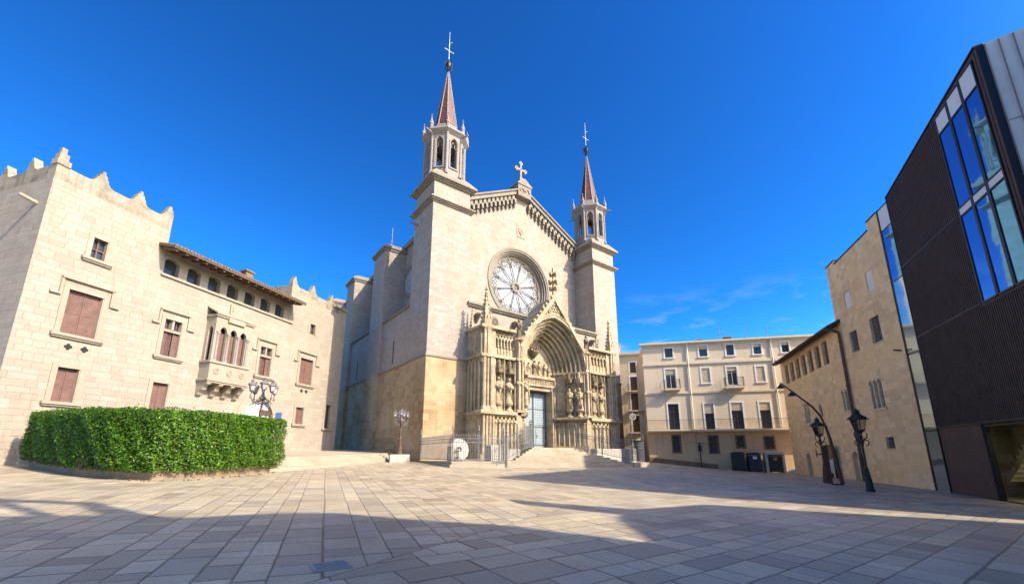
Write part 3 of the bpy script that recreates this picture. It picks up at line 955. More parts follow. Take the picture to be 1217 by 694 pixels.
for k in range(12):
    a = math.pi / 12 + k * math.pi / 6
    d = (math.cos(a), math.sin(a))
    P = lambda r, off=0.0: (rc[0] + d[0] * r - d[1] * off, yt + 0.02, rc[1] + d[1] * r + d[0] * off)
    tz.tube([P(0.6), P(2.75)], [0.065, 0.075], 6)
    tz.tube([P(2.55), P(2.8)], [0.1, 0.12], 6)
    # round petal head between this spoke and the next, and its cusps
    a2 = a + math.pi / 12
    e = (math.cos(a2), math.sin(a2))
    hc, hr = 2.85, 0.72
    Q = lambda u, v: (rc[0] + e[0] * (hc + v) - e[1] * u, yt + 0.02, rc[1] + e[1] * (hc + v) + e[0] * u)
    tz.tube([Q(-hr, -0.1)] + [Q(-hr * math.cos(math.pi * i / 10), hr * math.sin(math.pi * i / 10)) for i in range(11)] + [Q(hr, -0.1)], 0.065, 6)
    # small trefoil of circles inside each petal head
    for (u, v) in ((-0.27, 0.02), (0.27, 0.02), (0, 0.36)):
        tz.tube([Q(u + 0.22 * math.cos(2 * math.pi * i / 10), v + 0.22 * math.sin(2 * math.pi * i / 10)) for i in range(10)], 0.035, 5, closed=True)
    # pierced eye between two petals at the rim
    E2 = lambda u, v: (rc[0] + d[0] * (3.38 + v) - d[1] * u, yt + 0.02, rc[1] + d[1] * (3.38 + v) + d[0] * u)
    tz.tube([E2(0.2 * math.cos(2 * math.pi * i / 10), 0.2 * math.sin(2 * math.pi * i / 10)) for i in range(10)], 0.05, 5, closed=True)
for i in range(6):
    a = i * math.pi / 3
    tz.tube([(rc[0], yt + 0.02, rc[1]), (rc[0] + 0.5 * math.cos(a), yt + 0.02, rc[1] + 0.5 * math.sin(a))], 0.04, 5)
tz.build('tracery', M['trim'], rose)
gl = MB()
n = 48
gl.poly([(rc[0] + (RI + 0.01) * math.cos(2 * math.pi * k / n), yt + 0.2, rc[1] + (RI + 0.01) * math.sin(2 * math.pi * k / n)) for k in range(n)])
gl.build('glass', M['pane_pale'], rose)

# gable coping, Lombard corbel table, apex block and stone cross
cp = MB()
SL = (GA - GE) / (CXM - GL)


def gz_line(x):
    return GA - SL * abs(x - CXM)


for s in (-1, 1):
    xe = GL if s < 0 else GR
    xa = CXM + s * 1.0
    b = [(xe, gz_line(xe) + 0.02), (xa, gz_line(xa) + 0.02), (xa, gz_line(xa) + 0.5), (xe, gz_line(xe) + 0.5)]
    cp.prism_xz(b if s < 0 else b[::-1], YR - 0.62, YR + 0.7)
    b = [(xe, gz_line(xe) + 0.5), (xa, gz_line(xa) + 0.5), (xa, gz_line(xa) + 0.72), (xe, gz_line(xe) + 0.72)]
    cp.prism_xz(b if s < 0 else b[::-1], YR - 0.8, YR + 0.8)
cp.build('gable_coping', M['trim'], church)
for s in (-1, 1):
    ct = MB()
    nseg = 13
    for k in range(nseg + 1):
        xx = CXM + s * (1.15 + (CXM - GL - 1.5) * k / nseg)
        zt = gz_line(xx) - 0.02
        ct.box(xx - 0.13, xx + 0.13, YR - 0.45, YR, zt - 1.15, zt - 0.5)
        ct.box(xx - 0.09, xx + 0.09, YR - 0.3, YR, zt - 1.5, zt - 1.14)
        ct.ball((xx, YR - 0.16, zt - 1.55), 0.13, 7)
        if k < nseg:
            st = (CXM - GL - 1.5) / nseg
            xm = xx + s * st / 2
            zm = gz_line(xm) - 0.02
            ins = arch_pts(xm, st / 2 - 0.12, zm - 0.72, st / 2 - 0.12, 5)
            outs = [(p[0], min(gz_line(p[0]) + 0.03, 99)) for p in ins]
            band(ct, ins, outs, YR - 0.42, YR)
            # little pierced disc under each arch
            ct.tube([(xm + 0.15 * math.cos(2 * math.pi * i / 8), YR - 0.1, zm - 0.9 + 0.15 * math.sin(2 * math.pi * i / 8)) for i in range(8)], 0.05, 5, closed=True)
    ct.build('corbel_table', M['trim'], church)
ab = MB()
ab.box(CXM - 1.05, CXM + 1.05, YR - 0.85, YR + 0.8, 33.3, 34.9)
ab.prism_xz([(CXM - 1.15, 34.9), (CXM + 1.15, 34.9), (CXM + 1.15, 35.1), (CXM, 35.9), (CXM - 1.15, 35.1)], YR - 0.95, YR + 0.85)
ab.frustum(rect(CXM - 0.55, CXM + 0.55, YR - 0.45, YR + 0.45), 35.4, rect(CXM - 0.3, CXM + 0.3, YR - 0.3, YR + 0.3), 36.4)
for s in (-1, 1):
    ins = arch_pts(CXM + s * 0.42, 0.26, 34.0, 0.4, 5); outs = arch_pts(CXM + s * 0.42, 0.38, 34.0, 0.55, 5)
    band(ab, ins, outs, YR - 0.95, YR - 0.84)
apex = ab.build('gable_apex', M['trim'], church)
sc = MB()
sc.box(CXM - 0.13, CXM + 0.13, YR - 0.12, YR + 0.12, 36.3, 38.6)
sc.box(CXM - 0.65, CXM + 0.65, YR - 0.12, YR + 0.12, 37.55, 37.85)
for dx, dz in ((-0.7, 37.7), (0.7, 37.7), (0, 38.65)):
    for ox, oz in ((0, 0.2), (0.2, 0), (-0.2, 0), (0, -0.2)):
        sc.box(CXM + dx + ox * 0.8 - 0.14, CXM + dx + ox * 0.8 + 0.14, YR - 0.13, YR + 0.13, dz + oz * 0.8 - 0.14, dz + oz * 0.8 + 0.14)
sc.build('stone_cross', M['turret'], apex)
sh = MB()
sh.box(CXM - 0.62, CXM + 0.62, YR - 0.07, YR, 28.0, 29.6)
shd = [(CXM - 0.38, 29.3), (CXM - 0.38, 28.7), (CXM, 28.2), (CXM + 0.38, 28.7), (CXM + 0.38, 29.3)]
sh.prism_xz(shd, YR - 0.16, YR - 0.06)
for k in (-0.16, 0, 0.16):
    sh.box(CXM + k - 0.03, CXM + k + 0.03, YR - 0.2, YR - 0.15, 28.5, 29.2)
sh.build('coat_of_arms', M['palace_trim'], church)

# lower front wall between the towers with its sloped coping
lw = MB()
lw.box(4.45, 11.57, 0.12, 1.2, 0.3, 16.2)
lw.box(15.33, 23.4, 0.12, 1.2, 0.3, 16.2)
lw.box(11.57, 15.33, 0.12, 1.2, 8.7, 16.2)
lw.build('lower_front_wall', M['church'], church)
lc = MB()
lc.box(4.42, 23.43, -0.12, 1.2, 16.1, 16.28)
lc.box(4.42, 23.43, -0.28, 1.2, 16.28, 16.5)
b = lc.add([(4.46, -0.28, 16.5), (23.4, -0.28, 16.5), (23.4, YR, 17.0), (4.46, YR, 17.0)])
lc.f.append((b, b + 1, b + 2, b + 3))
lc.build('string_course', M['trim'], church)
for cxo in (7.75, 20.0):
    ob = MB()
    ring(ob, (cxo, 14.95), 0.42, 0.66, 0.02, 0.3, 24)
    for k in range(4):
        a = k * math.pi / 2
        ob.tube([(cxo + 0.2 * math.cos(a) + 0.17 * math.cos(2 * math.pi * i / 10), 0.06, 14.95 + 0.2 * math.sin(a) + 0.17 * math.sin(2 * math.pi * i / 10)) for i in range(10)], 0.04, 5, closed=True)
    oc = ob.build('round_window', M['trim'], church)
    og = MB()
    og.poly([(cxo + 0.44 * math.cos(2 * math.pi * k / 20), 0.1, 14.95 + 0.44 * math.sin(2 * math.pi * k / 20)) for k in range(20)])
    og.build('glass', M['portal_dark'], oc)
for x in (5.5, 10.2, 17.6, 22.2):
    gg = MB()
    gg.box(x - 0.16, x + 0.16, -0.5, 0.12, 15.0, 15.4)
    gg.tube([(x, 0.1, 14.6), (x, -0.35, 15.0), (x, -0.75, 15.25)], [0.2, 0.17, 0.12], 7)
    gg.build('corbel_beast', M['portal_dark'], church)

# nave, aisle wall, buttresses on the left flank (the right flank is the mirror image)
nv = MB()
nv.box(2.6, 25.2, YR + 2.0, 48, 0.3, 26.7)
nv.box(2.6, 4.4, YR + 0.9, YR + 2.0, 0.3, 26.7)
nv.box(23.5, 25.2, YR + 0.9, YR + 2.0, 0.3, 26.7)
nv.build('nave_wall', M['church'], church)
rf = MB()
rf.prism_xz([(2.3, 26.7), (25.5, 26.7), (25.5, 26.95), (CXM, 32.5), (2.3, 26.95)], YR + 0.9, 48.3)
rf.build('roof', M['clay'], church)
cn = MB()
cn.box(2.25, 2.7, YR + 1.0, 48.2, 26.35, 26.72)
cn.box(25.1, 25.6, YR + 1.0, 48.2, 26.35, 26.72)
cn.build('nave_cornice', M['trim'], church)
# big round nave window on the flank
rw = MB()
rw.xf = Matrix.Translation((2.6, 10.3, 0)) @ Matrix.Rotation(-math.pi / 2, 4, 'Z')
ring(rw, (0, 21.6), 1.55, 2.1, -0.06, 0.6, 40)
ring(rw, (0, 21.6), 1.45, 1.57, -0.02, 0.3, 40)
rw.tube([(0, 0.05, 20.1), (0, 0.05, 23.1)], 0.07, 6)
rw.tube([(-1.5, 0.05, 21.6), (1.5, 0.05, 21.6)], 0.07, 6)
ro_ = rw.build('nave_round_window', M['trim'], church)
rg = MB(); rg.xf = rw.xf
rg.poly([(1.56 * math.cos(2 * math.pi * k / 32), -0.01, 21.6 + 1.56 * math.sin(2 * math.pi * k / 32)) for k in range(32)])
rg.build('glass', M['pane_pale'], ro_)
for side in (-1, 1):
    X = lambda v: v if side < 0 else 27.9 - v
    al = MB()
    al.box(X(0.32), X(2.7), 4.3, 47.5, 10.4, 16.3)
    b = al.add([(X(0.25), 4.35, 16.3), (X(0.25), 47.5, 16.3), (X(2.65), 47.5, 17.0), (X(2.65), 4.35, 17.0)])
    al.f.append((b, b + 1, b + 2, b + 3) if side > 0 else (b + 3, b + 2, b + 1, b))
    aisle = al.build('aisle_wall', M['church'], church)
    a2 = MB()
    a2.box(X(0.26), X(2.7), 4.2, 47.5, 0.3, 10.35)
    a2.box(X(0.16), X(2.7), 4.2, 47.5, 0.3, 2.9)
    a2.build('aisle_base', M['ochre'], aisle)
    a3 = MB()
    clip_low(a3, min(X(0.14), X(2.7)), max(X(0.14), X(2.7)), 4.35, 47.5, 10.3, 10.5, 0.05)
    clip_low(a3, min(X(0.1), X(2.7)), max(X(0.1), X(2.7)), 4.35, 47.5, 16.25, 16.45, 0.05)
    a3.build('string_course', M['trim'], aisle)
    for yy in (8.3, 20.3):
        sl = MB()
        sl.box(X(0.30), X(0.5), yy - 0.1, yy + 0.1, 11.0, 13.5)
        sl.build('slit_window', M['dark'], aisle)
    for yb, wb in ((11.9, 3.8), (23.6, 3.4), (35.0, 3.4)):
        bt = MB()
        bt.box(X(0.0), X(2.8), yb, yb + wb, 10.4, 25.7)
        bu = bt.build('buttress', M['church'], church)
        bl = MB()
        bl.box(X(-0.05), X(2.8), yb - 0.05, yb + wb + 0.05, 0.3, 10.4)
        bl.box(X(-0.18), X(2.8), yb - 0.15, yb + wb + 0.15, 0.3, 2.9)
        bl.build('buttress_base', M['ochre'], bu)
        bc = MB()
        x0, x1 = sorted((X(-0.3), X(2.9)))
        bc.box(x0 + 0.15, x1, yb - 0.15, yb + wb + 0.15, 25.6, 25.85)
        bc.box(x0, x1, yb - 0.3, yb + wb + 0.3, 25.85, 26.15)
        bc.frustum(rect(x0, x1, yb - 0.3, yb + wb + 0.3), 26.15, rect(x0 + 0.9, x1 - 0.4, yb + 0.6, yb + wb - 0.6), 26.75)
        bc.build('buttress_cap', M['trim'], bu)
    if side < 0:
        rod = MB()
        rod.tube([(1.2, 13.4, 26.7), (1.2, 13.4, 29.6)], [0.05, 0.03], 6)
        rod.tube([(0.95, 13.4, 27.6), (1.45, 13.4, 27.6)], 0.03, 5)
        rod.ball((1.2, 13.4, 28.2), 0.12, 6)
        rod.build('lightning_rod', M['antenna'], church)
        sp_ = MB()
        sp_.tube([(0.1, 3.2, 24.8), (-0.7, 3.2, 24.9)], 0.12, 6)
        sp_.build('gargoyle', M['trim'], church)
        pd = MB()
        pd.box(0.05, 0.3, 28.2, 30.0, 1.6, 5.0)
        pd.build('side_door', M['wood_door'], church)

# ------------------------------------------------------------------ the carved portal
YF = -2.8          # front plane of the portal
ZS = 10.45         # springing
PC = 13.45
pm = MB()
# gabled front between the arch and the gable slopes, and the roof behind it
GAP = 18.3
gsl = (GAP - 12.5) / 4.6
outer = arch_pts(PC, 4.45, ZS, 5.35, 16)
line = [(p[0], max(p[1] + 0.02, GAP - 0.45 - gsl * abs(p[0] - PC))) for p in outer]
pm.strip([(p[0], YF, p[1]) for p in outer], [(p[0], YF, p[1]) for p in line])
for s in (-1, 1):
    xa, xb = PC + s * 4.45, PC + s * 5.2
    x0, x1 = sorted((xa, xb))
    pm.box(x0, x1, YF + 0.02, 0.1, 5.4, 12.75)
portal = pm.build('portal', M['portal'], church)
rp = MB()
for s in (-1, 1):
    b = rp.add([(PC, YF - 0.02, GAP - 0.1), (PC, 0.1, GAP - 0.1), (PC + s * 5.0, 0.1, GAP - 0.1 - gsl * 5.0), (PC + s * 5.0, YF - 0.02, GAP - 0.1 - gsl * 5.0)])
    rp.f.append((b, b + 1, b + 2, b + 3) if s > 0 else (b + 3, b + 2, b + 1, b))
rp.build('portal_roof', M['parapet'], portal)
gc = MB()
for s in (-1, 1):
    e = 4.75
    q = [(PC, GAP + 0.05), (PC + s * e, GAP + 0.05 - gsl * e), (PC + s * e, GAP - 0.5 - gsl * e), (PC, GAP - 0.55)]
    gc.prism_xz(q if s > 0 else q[::-1], YF - 0.3, YF + 0.25)
    for k in range(11):
        t = (k + 0.6) / 11.5
        xx, zz = PC + s * e * t, GAP + 0.05 - gsl * e * t
        gc.ball((xx + s * 0.1, YF - 0.1, zz + 0.12), 0.16, 6)
        gc.box(xx - 0.07, xx + 0.07, YF - 0.2, YF, zz - 0.05, zz + 0.25)
gc.build('gable_moulding', M['portal'], portal)
fin = MB()
fin.lathe([(0.25, 0), (0.16, 0.3), (0.14, 0.8), (0.4, 1.0), (0.42, 1.15), (0.15, 1.3), (0.12, 1.7), (0.3, 1.9), (0.1, 2.1)], (PC, YF - 0.05, GAP - 0.2), 8)
for z, r in ((GAP + 0.85, 0.5), (GAP + 1.6, 0.62), (GAP + 2.5, 0.45)):
    for a in range(4):
        fin.ball((PC + r * 0.8 * math.cos(a * math.pi / 2), YF - 0.05 + r * 0.8 * math.sin(a * math.pi / 2), z), 0.2, 6)
    fin.lathe([(0.12, -0.2), (r * 0.7, 0), (0.12, 0.2)], (PC, YF - 0.05, z), 8)
fin.box(PC - 0.08, PC + 0.08, YF - 0.13, YF + 0.03, GAP + 1.5, GAP + 3.3)
fin.build('finial', M['portal'], portal)
# roundel and mouchettes in the gable
rd = MB()
rd.poly([(PC + 1.3 * math.cos(a) * (1 if a < 9 else 1), YF + 0.3, 16.75 + 1.0 * math.sin(a)) for a in [2 * math.pi * k / 20 for k in range(20)]])
for r, t in ((0.82, 0.09), (0.62, 0.06)):
    rd.tube([(PC + r * math.cos(2 * math.pi * k / 24), YF - 0.08, 16.75 + r * math.sin(2 * math.pi * k / 24)) for k in range(24)], t, 6, closed=True)
for k in range(6):
    a = k * math.pi / 3
    rd.tube([(PC + 0.36 * math.cos(a) + 0.2 * math.cos(2 * math.pi * i / 10), YF - 0.06, 16.75 + 0.36 * math.sin(a) + 0.2 * math.sin(2 * math.pi * i / 10)) for i in range(10)], 0.05, 5, closed=True)
for s in (-1, 1):
    for (cx, cz, r) in ((1.35, 15.95, 0.33), (2.1, 15.2, 0.3), (2.8, 14.4, 0.26)):
        rd.tube([(PC + s * cx + r * math.cos(2 * math.pi * i / 12), YF - 0.06, cz + r * math.sin(2 * math.pi * i / 12)) for i in range(12)], 0.06, 5, closed=True)
        rd.ball((PC + s * cx, YF - 0.03, cz), r * 0.45, 6)
rd.build('gable_tracery', M['portal'], portal)
# archivolts: stepped orders, each with a roll moulding on its edge
NO = 7
av = MB()
prev = None
for k in range(NO + 1):
    t = k / NO
    W = 4.45 + (2.45 - 4.45) * t
    H = 5.35 + (3.62 - 5.35) * t
    zs = ZS + (10.1 - ZS) * t
    y = YF + (0.0 - YF) * t
    cur = arch_pts(PC, W, zs, H, 14)
    if prev is not None:
        pc, py = prev
        ym = py + (y - py) * 0.72
        av.strip([(p[0], py, p[1]) for p in pc], [(p[0], ym, p[1]) for p in pc])
        av.strip([(p[0], ym, p[1]) for p in pc], [(p[0], ym, p[1]) for p in cur])
        av.strip([(p[0], ym, p[1]) for p in cur], [(p[0], y, p[1]) for p in cur])
    av.tube([(p[0], y, p[1]) for p in cur], 0.10, 6)
    mid = arch_pts(PC, W - 0.12, zs, H - 0.12, 14)
    av.tube([(p[0], y + 0.26, p[1]) for p in mid], 0.05, 5)
    prev = (cur, y)
av.build('archivolt', M['portal'], portal)
ho = MB()
band(ho, arch_pts(PC, 4.45, ZS, 5.35, 14), arch_pts(PC, 4.75, ZS, 5.72, 14), YF - 0.22, YF)
ho.tube([(p[0], YF - 0.22, p[1]) for p in arch_pts(PC, 4.75, ZS, 5.72, 14)], 0.09, 6)
ho.build('hood_mould', M['portal'], portal)
# tympanum with relief figures
ty = MB()
tp = arch_pts(PC, 2.47, 10.1, 3.64, 12)
ty.poly([(PC - 2.47, 0.1, 9.9)] + [(p[0], 0.1, p[1]) for p in tp] + [(PC + 2.47, 0.1, 9.9)])
tym = ty.build('tympanum', M['portal'], portal)
li = MB()
li.box(PC - 2.6, PC + 2.6, -0.25, 0.5, 8.75, 9.0)
li.box(PC - 2.6, PC + 2.6, -0.10, 0.5, 9.0, 9.6)
li.box(PC - 2.6, PC + 2.6, -0.32, 0.5, 9.6, 9.92)
li.box(PC - 2.6, PC + 2.6, -0.05, 0.6, 8.35, 8.75)
for k in range(21):
    xx = PC - 2.45 + k * 0.245
    band(li, arch_pts(xx, 0.075, 9.35, 0.1, 3), arch_pts(xx, 0.115, 9.35, 0.16, 3), -0.18, -0.1)
    li.box(xx - 0.115, xx - 0.075, -0.18, -0.1, 9.05, 9.35)
    li.box(xx + 0.075, xx + 0.115, -0.18, -0.1, 9.05, 9.35)
li.build('lintel', M['portal'], portal)
for k, (dx, hh) in enumerate(((-1.75, 1.15), (-1.15, 1.35), (-0.35, 1.7), (0.35, 1.65), (1.1, 1.4), (1.7, 1.15))):
    s = statue_mb(hh, 40 + k); shift(s, PC + dx, -0.02, 9.95)
    s.build('statue', M['portal'], portal, smooth=True)
cb = MB()
cb.lathe([(0.10, -0.5), (0.35, -0.25), (0.55, 0.0), (0.62, 0.1), (0.62, 0.25), (0.5, 0.3)], (PC - 0.55, -0.15, 12.35), 8)
for k in range(8):
    a = k * math.pi / 4
    pinnacle_mb(cb, PC - 0.55 + 0.5 * math.cos(a), -0.15 + 0.5 * math.sin(a), 12.55, 0.14, 0.35, 0.5, 2)
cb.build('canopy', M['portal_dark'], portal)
# inner jambs and the door
jb = MB()
for s in (-1, 1):
    x0, x1 = sorted((PC + s * 1.87, PC + s * 2.5))
    jb.box(x0, x1, -0.15, 1.19, 2.2, 8.8)
    jb.tube([(PC + s * 1.98, -0.2, 2.3), (PC + s * 1.98, -0.2, 8.4)], 0.1, 7)
    jb.tube([(PC + s * 2.25, -0.22, 2.3), (PC + s * 2.25, -0.22, 8.4)], 0.12, 7)
    for z in (3.4, 4.8, 6.2, 7.6):
        jb.ball((PC + s * 2.05, -0.16, z), 0.14, 6)
jb.build('jamb', M['portal'], portal)
for s in (-1, 1):
    dm = MB()
    x0, x1 = sorted((PC + s * 0.01, PC + s * 1.86))
    dm.box(x0, x1, 0.82, 0.92, 2.25, 8.5)
    door = dm.build('door', M['door_blue'], church)
    st = MB()
    for i in range(7):
        for k in range(22):
            st.lathe([(0.045, -0.012), (0.04, 0.012), (0.01, 0.03)], (0, 0, 0), 5)
            nb = 15
            xx, zz = x0 + 0.14 + i * 0.262, 2.5 + k * 0.275
            vs = st.v[-nb:]
            st.v[-nb:] = [(xx + a, 0.815 - c, zz + b) for a, b, c in vs]
    for z in (2.6, 4.5, 6.4, 8.2):
        st.box(x0 + 0.03, x1 - 0.03, 0.80, 0.83, z - 0.05, z + 0.05)
    st.box(x0 + 0.01, x0 + 0.09, 0.795, 0.83, 2.3, 8.45)
    st.box(x1 - 0.09, x1 - 0.01, 0.795, 0.83, 2.3, 8.45)
    M['stud'] = M.get('stud') or plain('dark_door_stud', (0.07, 0.09, 0.11), 0.5, 0.3)
    st.build('door_stud', M['stud'], door)
    if s > 0:
        wk = MB()
        for q in ((x0 + 0.35, x0 + 0.41, 2.4, 4.75), (x0 + 1.33, x0 + 1.39, 2.4, 4.75), (x0 + 0.35, x0 + 1.39, 4.7, 4.76)):
            wk.box(q[0], q[1], 0.78, 0.81, q[2], q[3])
        wk.tube([(x0 + 0.5, 0.75, 3.4), (x0 + 0.5, 0.75, 3.7)], 0.03, 6)
        wk.build('wicket_frame', M['grey_iron'], door)
dh = MB()
dh.box(PC - 1.86, PC + 1.86, 0.93, 1.3, 2.2, 8.8)
dh.build('door_recess', M['dark'], church)

# splayed walls with statues on both sides of the door, and the front blocks
for s in (-1, 1):
    pa = Vector((PC + s * 4.42, YF)); pb = Vector((PC + s * 2.35, -0.05))
    dirv = (pb - pa); Ls = dirv.length; dirv.normalize()
    # local frame: x from front to back along the splay, outward normal towards the opening
    ang = math.atan2(dirv.y, dirv.x)
    nrm = Vector((-dirv.y, dirv.x)) if s > 0 else Vector((dirv.y, -dirv.x))
    spl = MB()
    spl.poly([(pa.x, pa.y, 2.0), (pb.x, pb.y, 2.0), (pb.x, pb.y, ZS), (pa.x, pa.y, ZS)])
    spl.build('splay_wall', M['portal'], portal)
    F = lambda t, off, z: (pa.x + dirv.x * t + nrm.x * off, pa.y + dirv.y * t + nrm.y * off, z)
    for z0, z1, o in ((5.15, 5.3, 0.4), (5.3, 5.5, 0.6), (ZS - 0.2, ZS + 0.02, 0.3), (2.0, 2.5, 0.35)):
        led = MB()
        b = led.add([F(-0.25, -0.1, z0), F(Ls, -0.1, z0), F(Ls, o, z0), F(-0.25, o, z0), F(-0.25, -0.1, z1), F(Ls, -0.1, z1), F(Ls, o, z1), F(-0.25, o, z1)])
        for q in ((0, 1, 2, 3), (7, 6, 5, 4), (3, 2, 6, 7), (0, 3, 7, 4), (2, 1, 5, 6)):
            led.f.append(tuple(b + i for i in q))
        led.build('ledge', M['portal'], portal)
    shf = MB()
    for t in (0.05, 1.1, 2.2, 3.3):
        shf.tube([F(t, 0.1, 5.5), F(t, 0.1, ZS - 0.1)], 0.11, 7)
        shf.lathe([(0.2, 0), (0.2, 0.18), (0.12, 0.3)], F(t, 0.1, 5.5), 7)
        shf.lathe([(0.12, 0), (0.22, 0.25), (0.22, 0.35)], F(t, 0.1, ZS - 0.45), 7)
    for t in (0.2, 0.75, 1.3, 1.85, 2.4, 2.95):
        shf.tube([F(t, 0.12, 2.5), F(t, 0.12, 4.7)], 0.085, 6)
        shf.ball(F(t, 0.14, 4.85), 0.15, 6)
        a0, a1 = F(t, 0.14, 4.85), F(t + 0.27, 0.14, 5.1)
        a2_ = F(t + 0.55, 0.14, 4.85)
        shf.tube([a0, a1, a2_], 0.06, 5)
    shf.build('shaft', M['portal'], portal)
    for q, t in enumerate((0.58, 1.65)):
        st = statue_mb(2.5, 10 + q + (5 if s > 0 else 0))
        x, y, z = F(t, 0.36, 6.15)
        shift(st, x, y, z, math.atan2(nrm.y, nrm.x) + math.pi / 2)
        st.build('statue', M['portal'], portal, smooth=True)
        pdl = MB()
        pdl.lathe([(0.36, 0), (0.36, 0.1), (0.22, 0.25), (0.2, 0.45), (0.34, 0.6), (0.34, 0.66)], F(t, 0.3, 5.5), 8)
        pdl.build('pedestal', M['portal'], portal)
        cn_ = MB()
        x, y, z = F(t, 0.3, 9.15)
        cn_.lathe([(0.3, 0.0), (0.44, 0.1), (0.44, 0.55), (0.3, 0.6)], (x, y, z), 6)
        for a in range(5):
            pinnacle_mb(cn_, x + 0.36 * math.cos(a * 2 * math.pi / 5), y + 0.36 * math.sin(a * 2 * math.pi / 5), z + 0.3, 0.13, 0.3, 0.5, 2)
        cn_.lathe([(0.26, 0.0), (0.2, 0.5), (0.05, 0.75)], (x, y, z + 0.5), 6)
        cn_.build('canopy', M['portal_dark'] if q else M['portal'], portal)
    # pier figure high on the pillar beside the arch
    xp = PC + s * 4.78
    pl = MB()
    pl.box(xp - 0.34, xp + 0.34, YF - 0.22, YF + 0.5, 5.45, 12.4)
    pl.box(xp - 0.36, xp + 0.36, YF - 0.1, YF + 1.6, 0.4, 5.2)
    for z in (5.5, 8.2, 10.5):
        clip_low(pl, xp - 0.44, xp + 0.44, YF - 0.34, YF + 0.5, z - 0.05, z + 0.2, 0.05)
    for dx in (-0.22, 0.22):
        pl.tube([(xp + dx, YF - 0.28, 5.6), (xp + dx, YF - 0.28, 12.3)], 0.09, 6)
    pl.lathe([(0.42, 0), (0.55, 0.15), (0.38, 0.3)], (xp, YF - 0.05, 12.4), 8)
    pl.build('pier', M['portal'], portal)
    st = statue_mb(1.95, 30 + (s > 0)); shift(st, xp, YF - 0.1, 12.7)
    st.build('statue', M['portal_dark'], portal, smooth=True)
    # front block
    xo = 4.4 if s < 0 else 23.45       # outer edge
    xi = PC + s * 5.25       # inner edge
    x0, x1 = sorted((xo, xi))
    bk = MB()
    bk.box(x0 + 0.1, x1, YF + 0.1, 0.1, 0.4, 5.2)
    bk.box(x0 + 0.12, x1, YF + 0.42, 0.1, 5.2, 13.3)
    bl = bk.build('side_block', M['portal'], portal)
    lg = MB()
    clip_low(lg, x0 - 0.25, x1 + 0.1, YF - 0.32, 0.1, 5.15, 5.48, 0.1)
    lg.box(x0 - 0.1, x1 + 0.1, YF - 0.15, 0.1, 5.0, 5.16)
    lg.build('ledge', M['portal'], portal)
    lg = MB()
    clip_low(lg, x0 - 0.12, x1 + 0.1, YF - 0.15, 0.1, 10.42, 10.7, 0.08)
    lg.build('ledge', M['portal'], portal)
    lg = MB()
    clip_low(lg, x0 - 0.12, x1 + 0.1, YF - 0.15, 0.1, 13.2, 13.5, 0.1)
    lg.build('ledge', M['portal'], portal)
    lg = MB()
    lg.box(x0 - 0.05, x1, YF - 0.1, 0.1, 0.4, 1.5)
    lg.frustum(rect(x0 - 0.05, x1, YF - 0.1, 0.1), 1.5, rect(x0 + 0.08, x1, YF + 0.06, 0.1), 1.75)
    lg.build('block_plinth', M['portal'], portal)
    # clustered corner shafts
    cs = MB()
    xc0 = xo - s * 0.1
    for dx in (0.22, 0.62, 1.02, 1.36):
        xx = xc0 - s * dx
        cs.tube([(xx, YF + 0.1, 5.5), (xx, YF + 0.1, 10.4)], 0.2 if dx in (0.22, 1.02) else 0.13, 8)
        cs.lathe([(0.3, 0), (0.28, 0.25), (0.2, 0.45)], (xx, YF + 0.1, 5.45), 8)
    cs.box(min(xc0 - s * 0.1, xc0 - s * 1.5), max(xc0 - s * 0.1, xc0 - s * 1.5), YF + 0.15, YF + 0.6, 5.45, 13.2)
    # outer side face: tall blind arcade
    for yy in (-2.3, -1.7, -1.1, -0.5):
        cs.box(xc0 - 0.12, xc0 + 0.12, yy - 0.11, yy + 0.11, 5.45, 10.0)
        for y2 in (yy - 0.3,):
            cs.tube([(xc0, yy - 0.6 if yy > -2.2 else yy - 0.4, 9.9), (xc0, yy - 0.3, 10.3), (xc0, yy, 9.9)], 0.09, 5)
    for yy in [-2.5 + 0.4 * k for k in range(7)]:
        cs.tube([(xc0, yy, 10.7), (xc0, yy, 12.6)], 0.075, 6)
        cs.tube([(xc0, yy, 12.5), (xc0, yy + 0.2, 12.9), (xc0, yy + 0.4, 12.5)], 0.06, 5)
        cs.ball((xc0, yy + 0.2, 13.05), 0.12, 6)
    # base: bundles of short shafts under trefoil arches
    nA = 5
    wA = (abs(xi - xo) - 1.55) / nA
    for k in range(nA + 1):
        xx = xi + s * wA * k
        cs.tube([(xx, YF + 0.02, 1.7), (xx, YF + 0.02, 4.4)], 0.13, 7)
        cs.lathe([(0.19, 0), (0.19, 0.2), (0.13, 0.35)], (xx, YF + 0.02, 1.6), 7)
        cs.ball((xx, YF - 0.02, 4.5), 0.19, 7)
        if k < nA:
            xm = xx + s * wA / 2
            band(cs, arch_pts(xm, wA / 2 - 0.13, 4.4, 0.42, 5), arch_pts(xm, wA / 2, 4.4, 0.6, 5), YF - 0.08, YF + 0.12)
            cs.tube([(xm + 0.13 * math.cos(2 * math.pi * i / 8), YF, 4.45 + 0.13 * math.sin(2 * math.pi * i / 8)) for i in range(8)], 0.045, 5, closed=True)
    for dx in (0.15, 0.5, 0.85, 1.2):
        cs.tube([(xc0 - s * dx, YF + 0.02, 1.6), (xc0 - s * dx, YF + 0.02, 5.0)], 0.16, 7)
    # upper tracery arcade
    nU = 6
    xa = xi
    xb = xc0 - s * 1.5
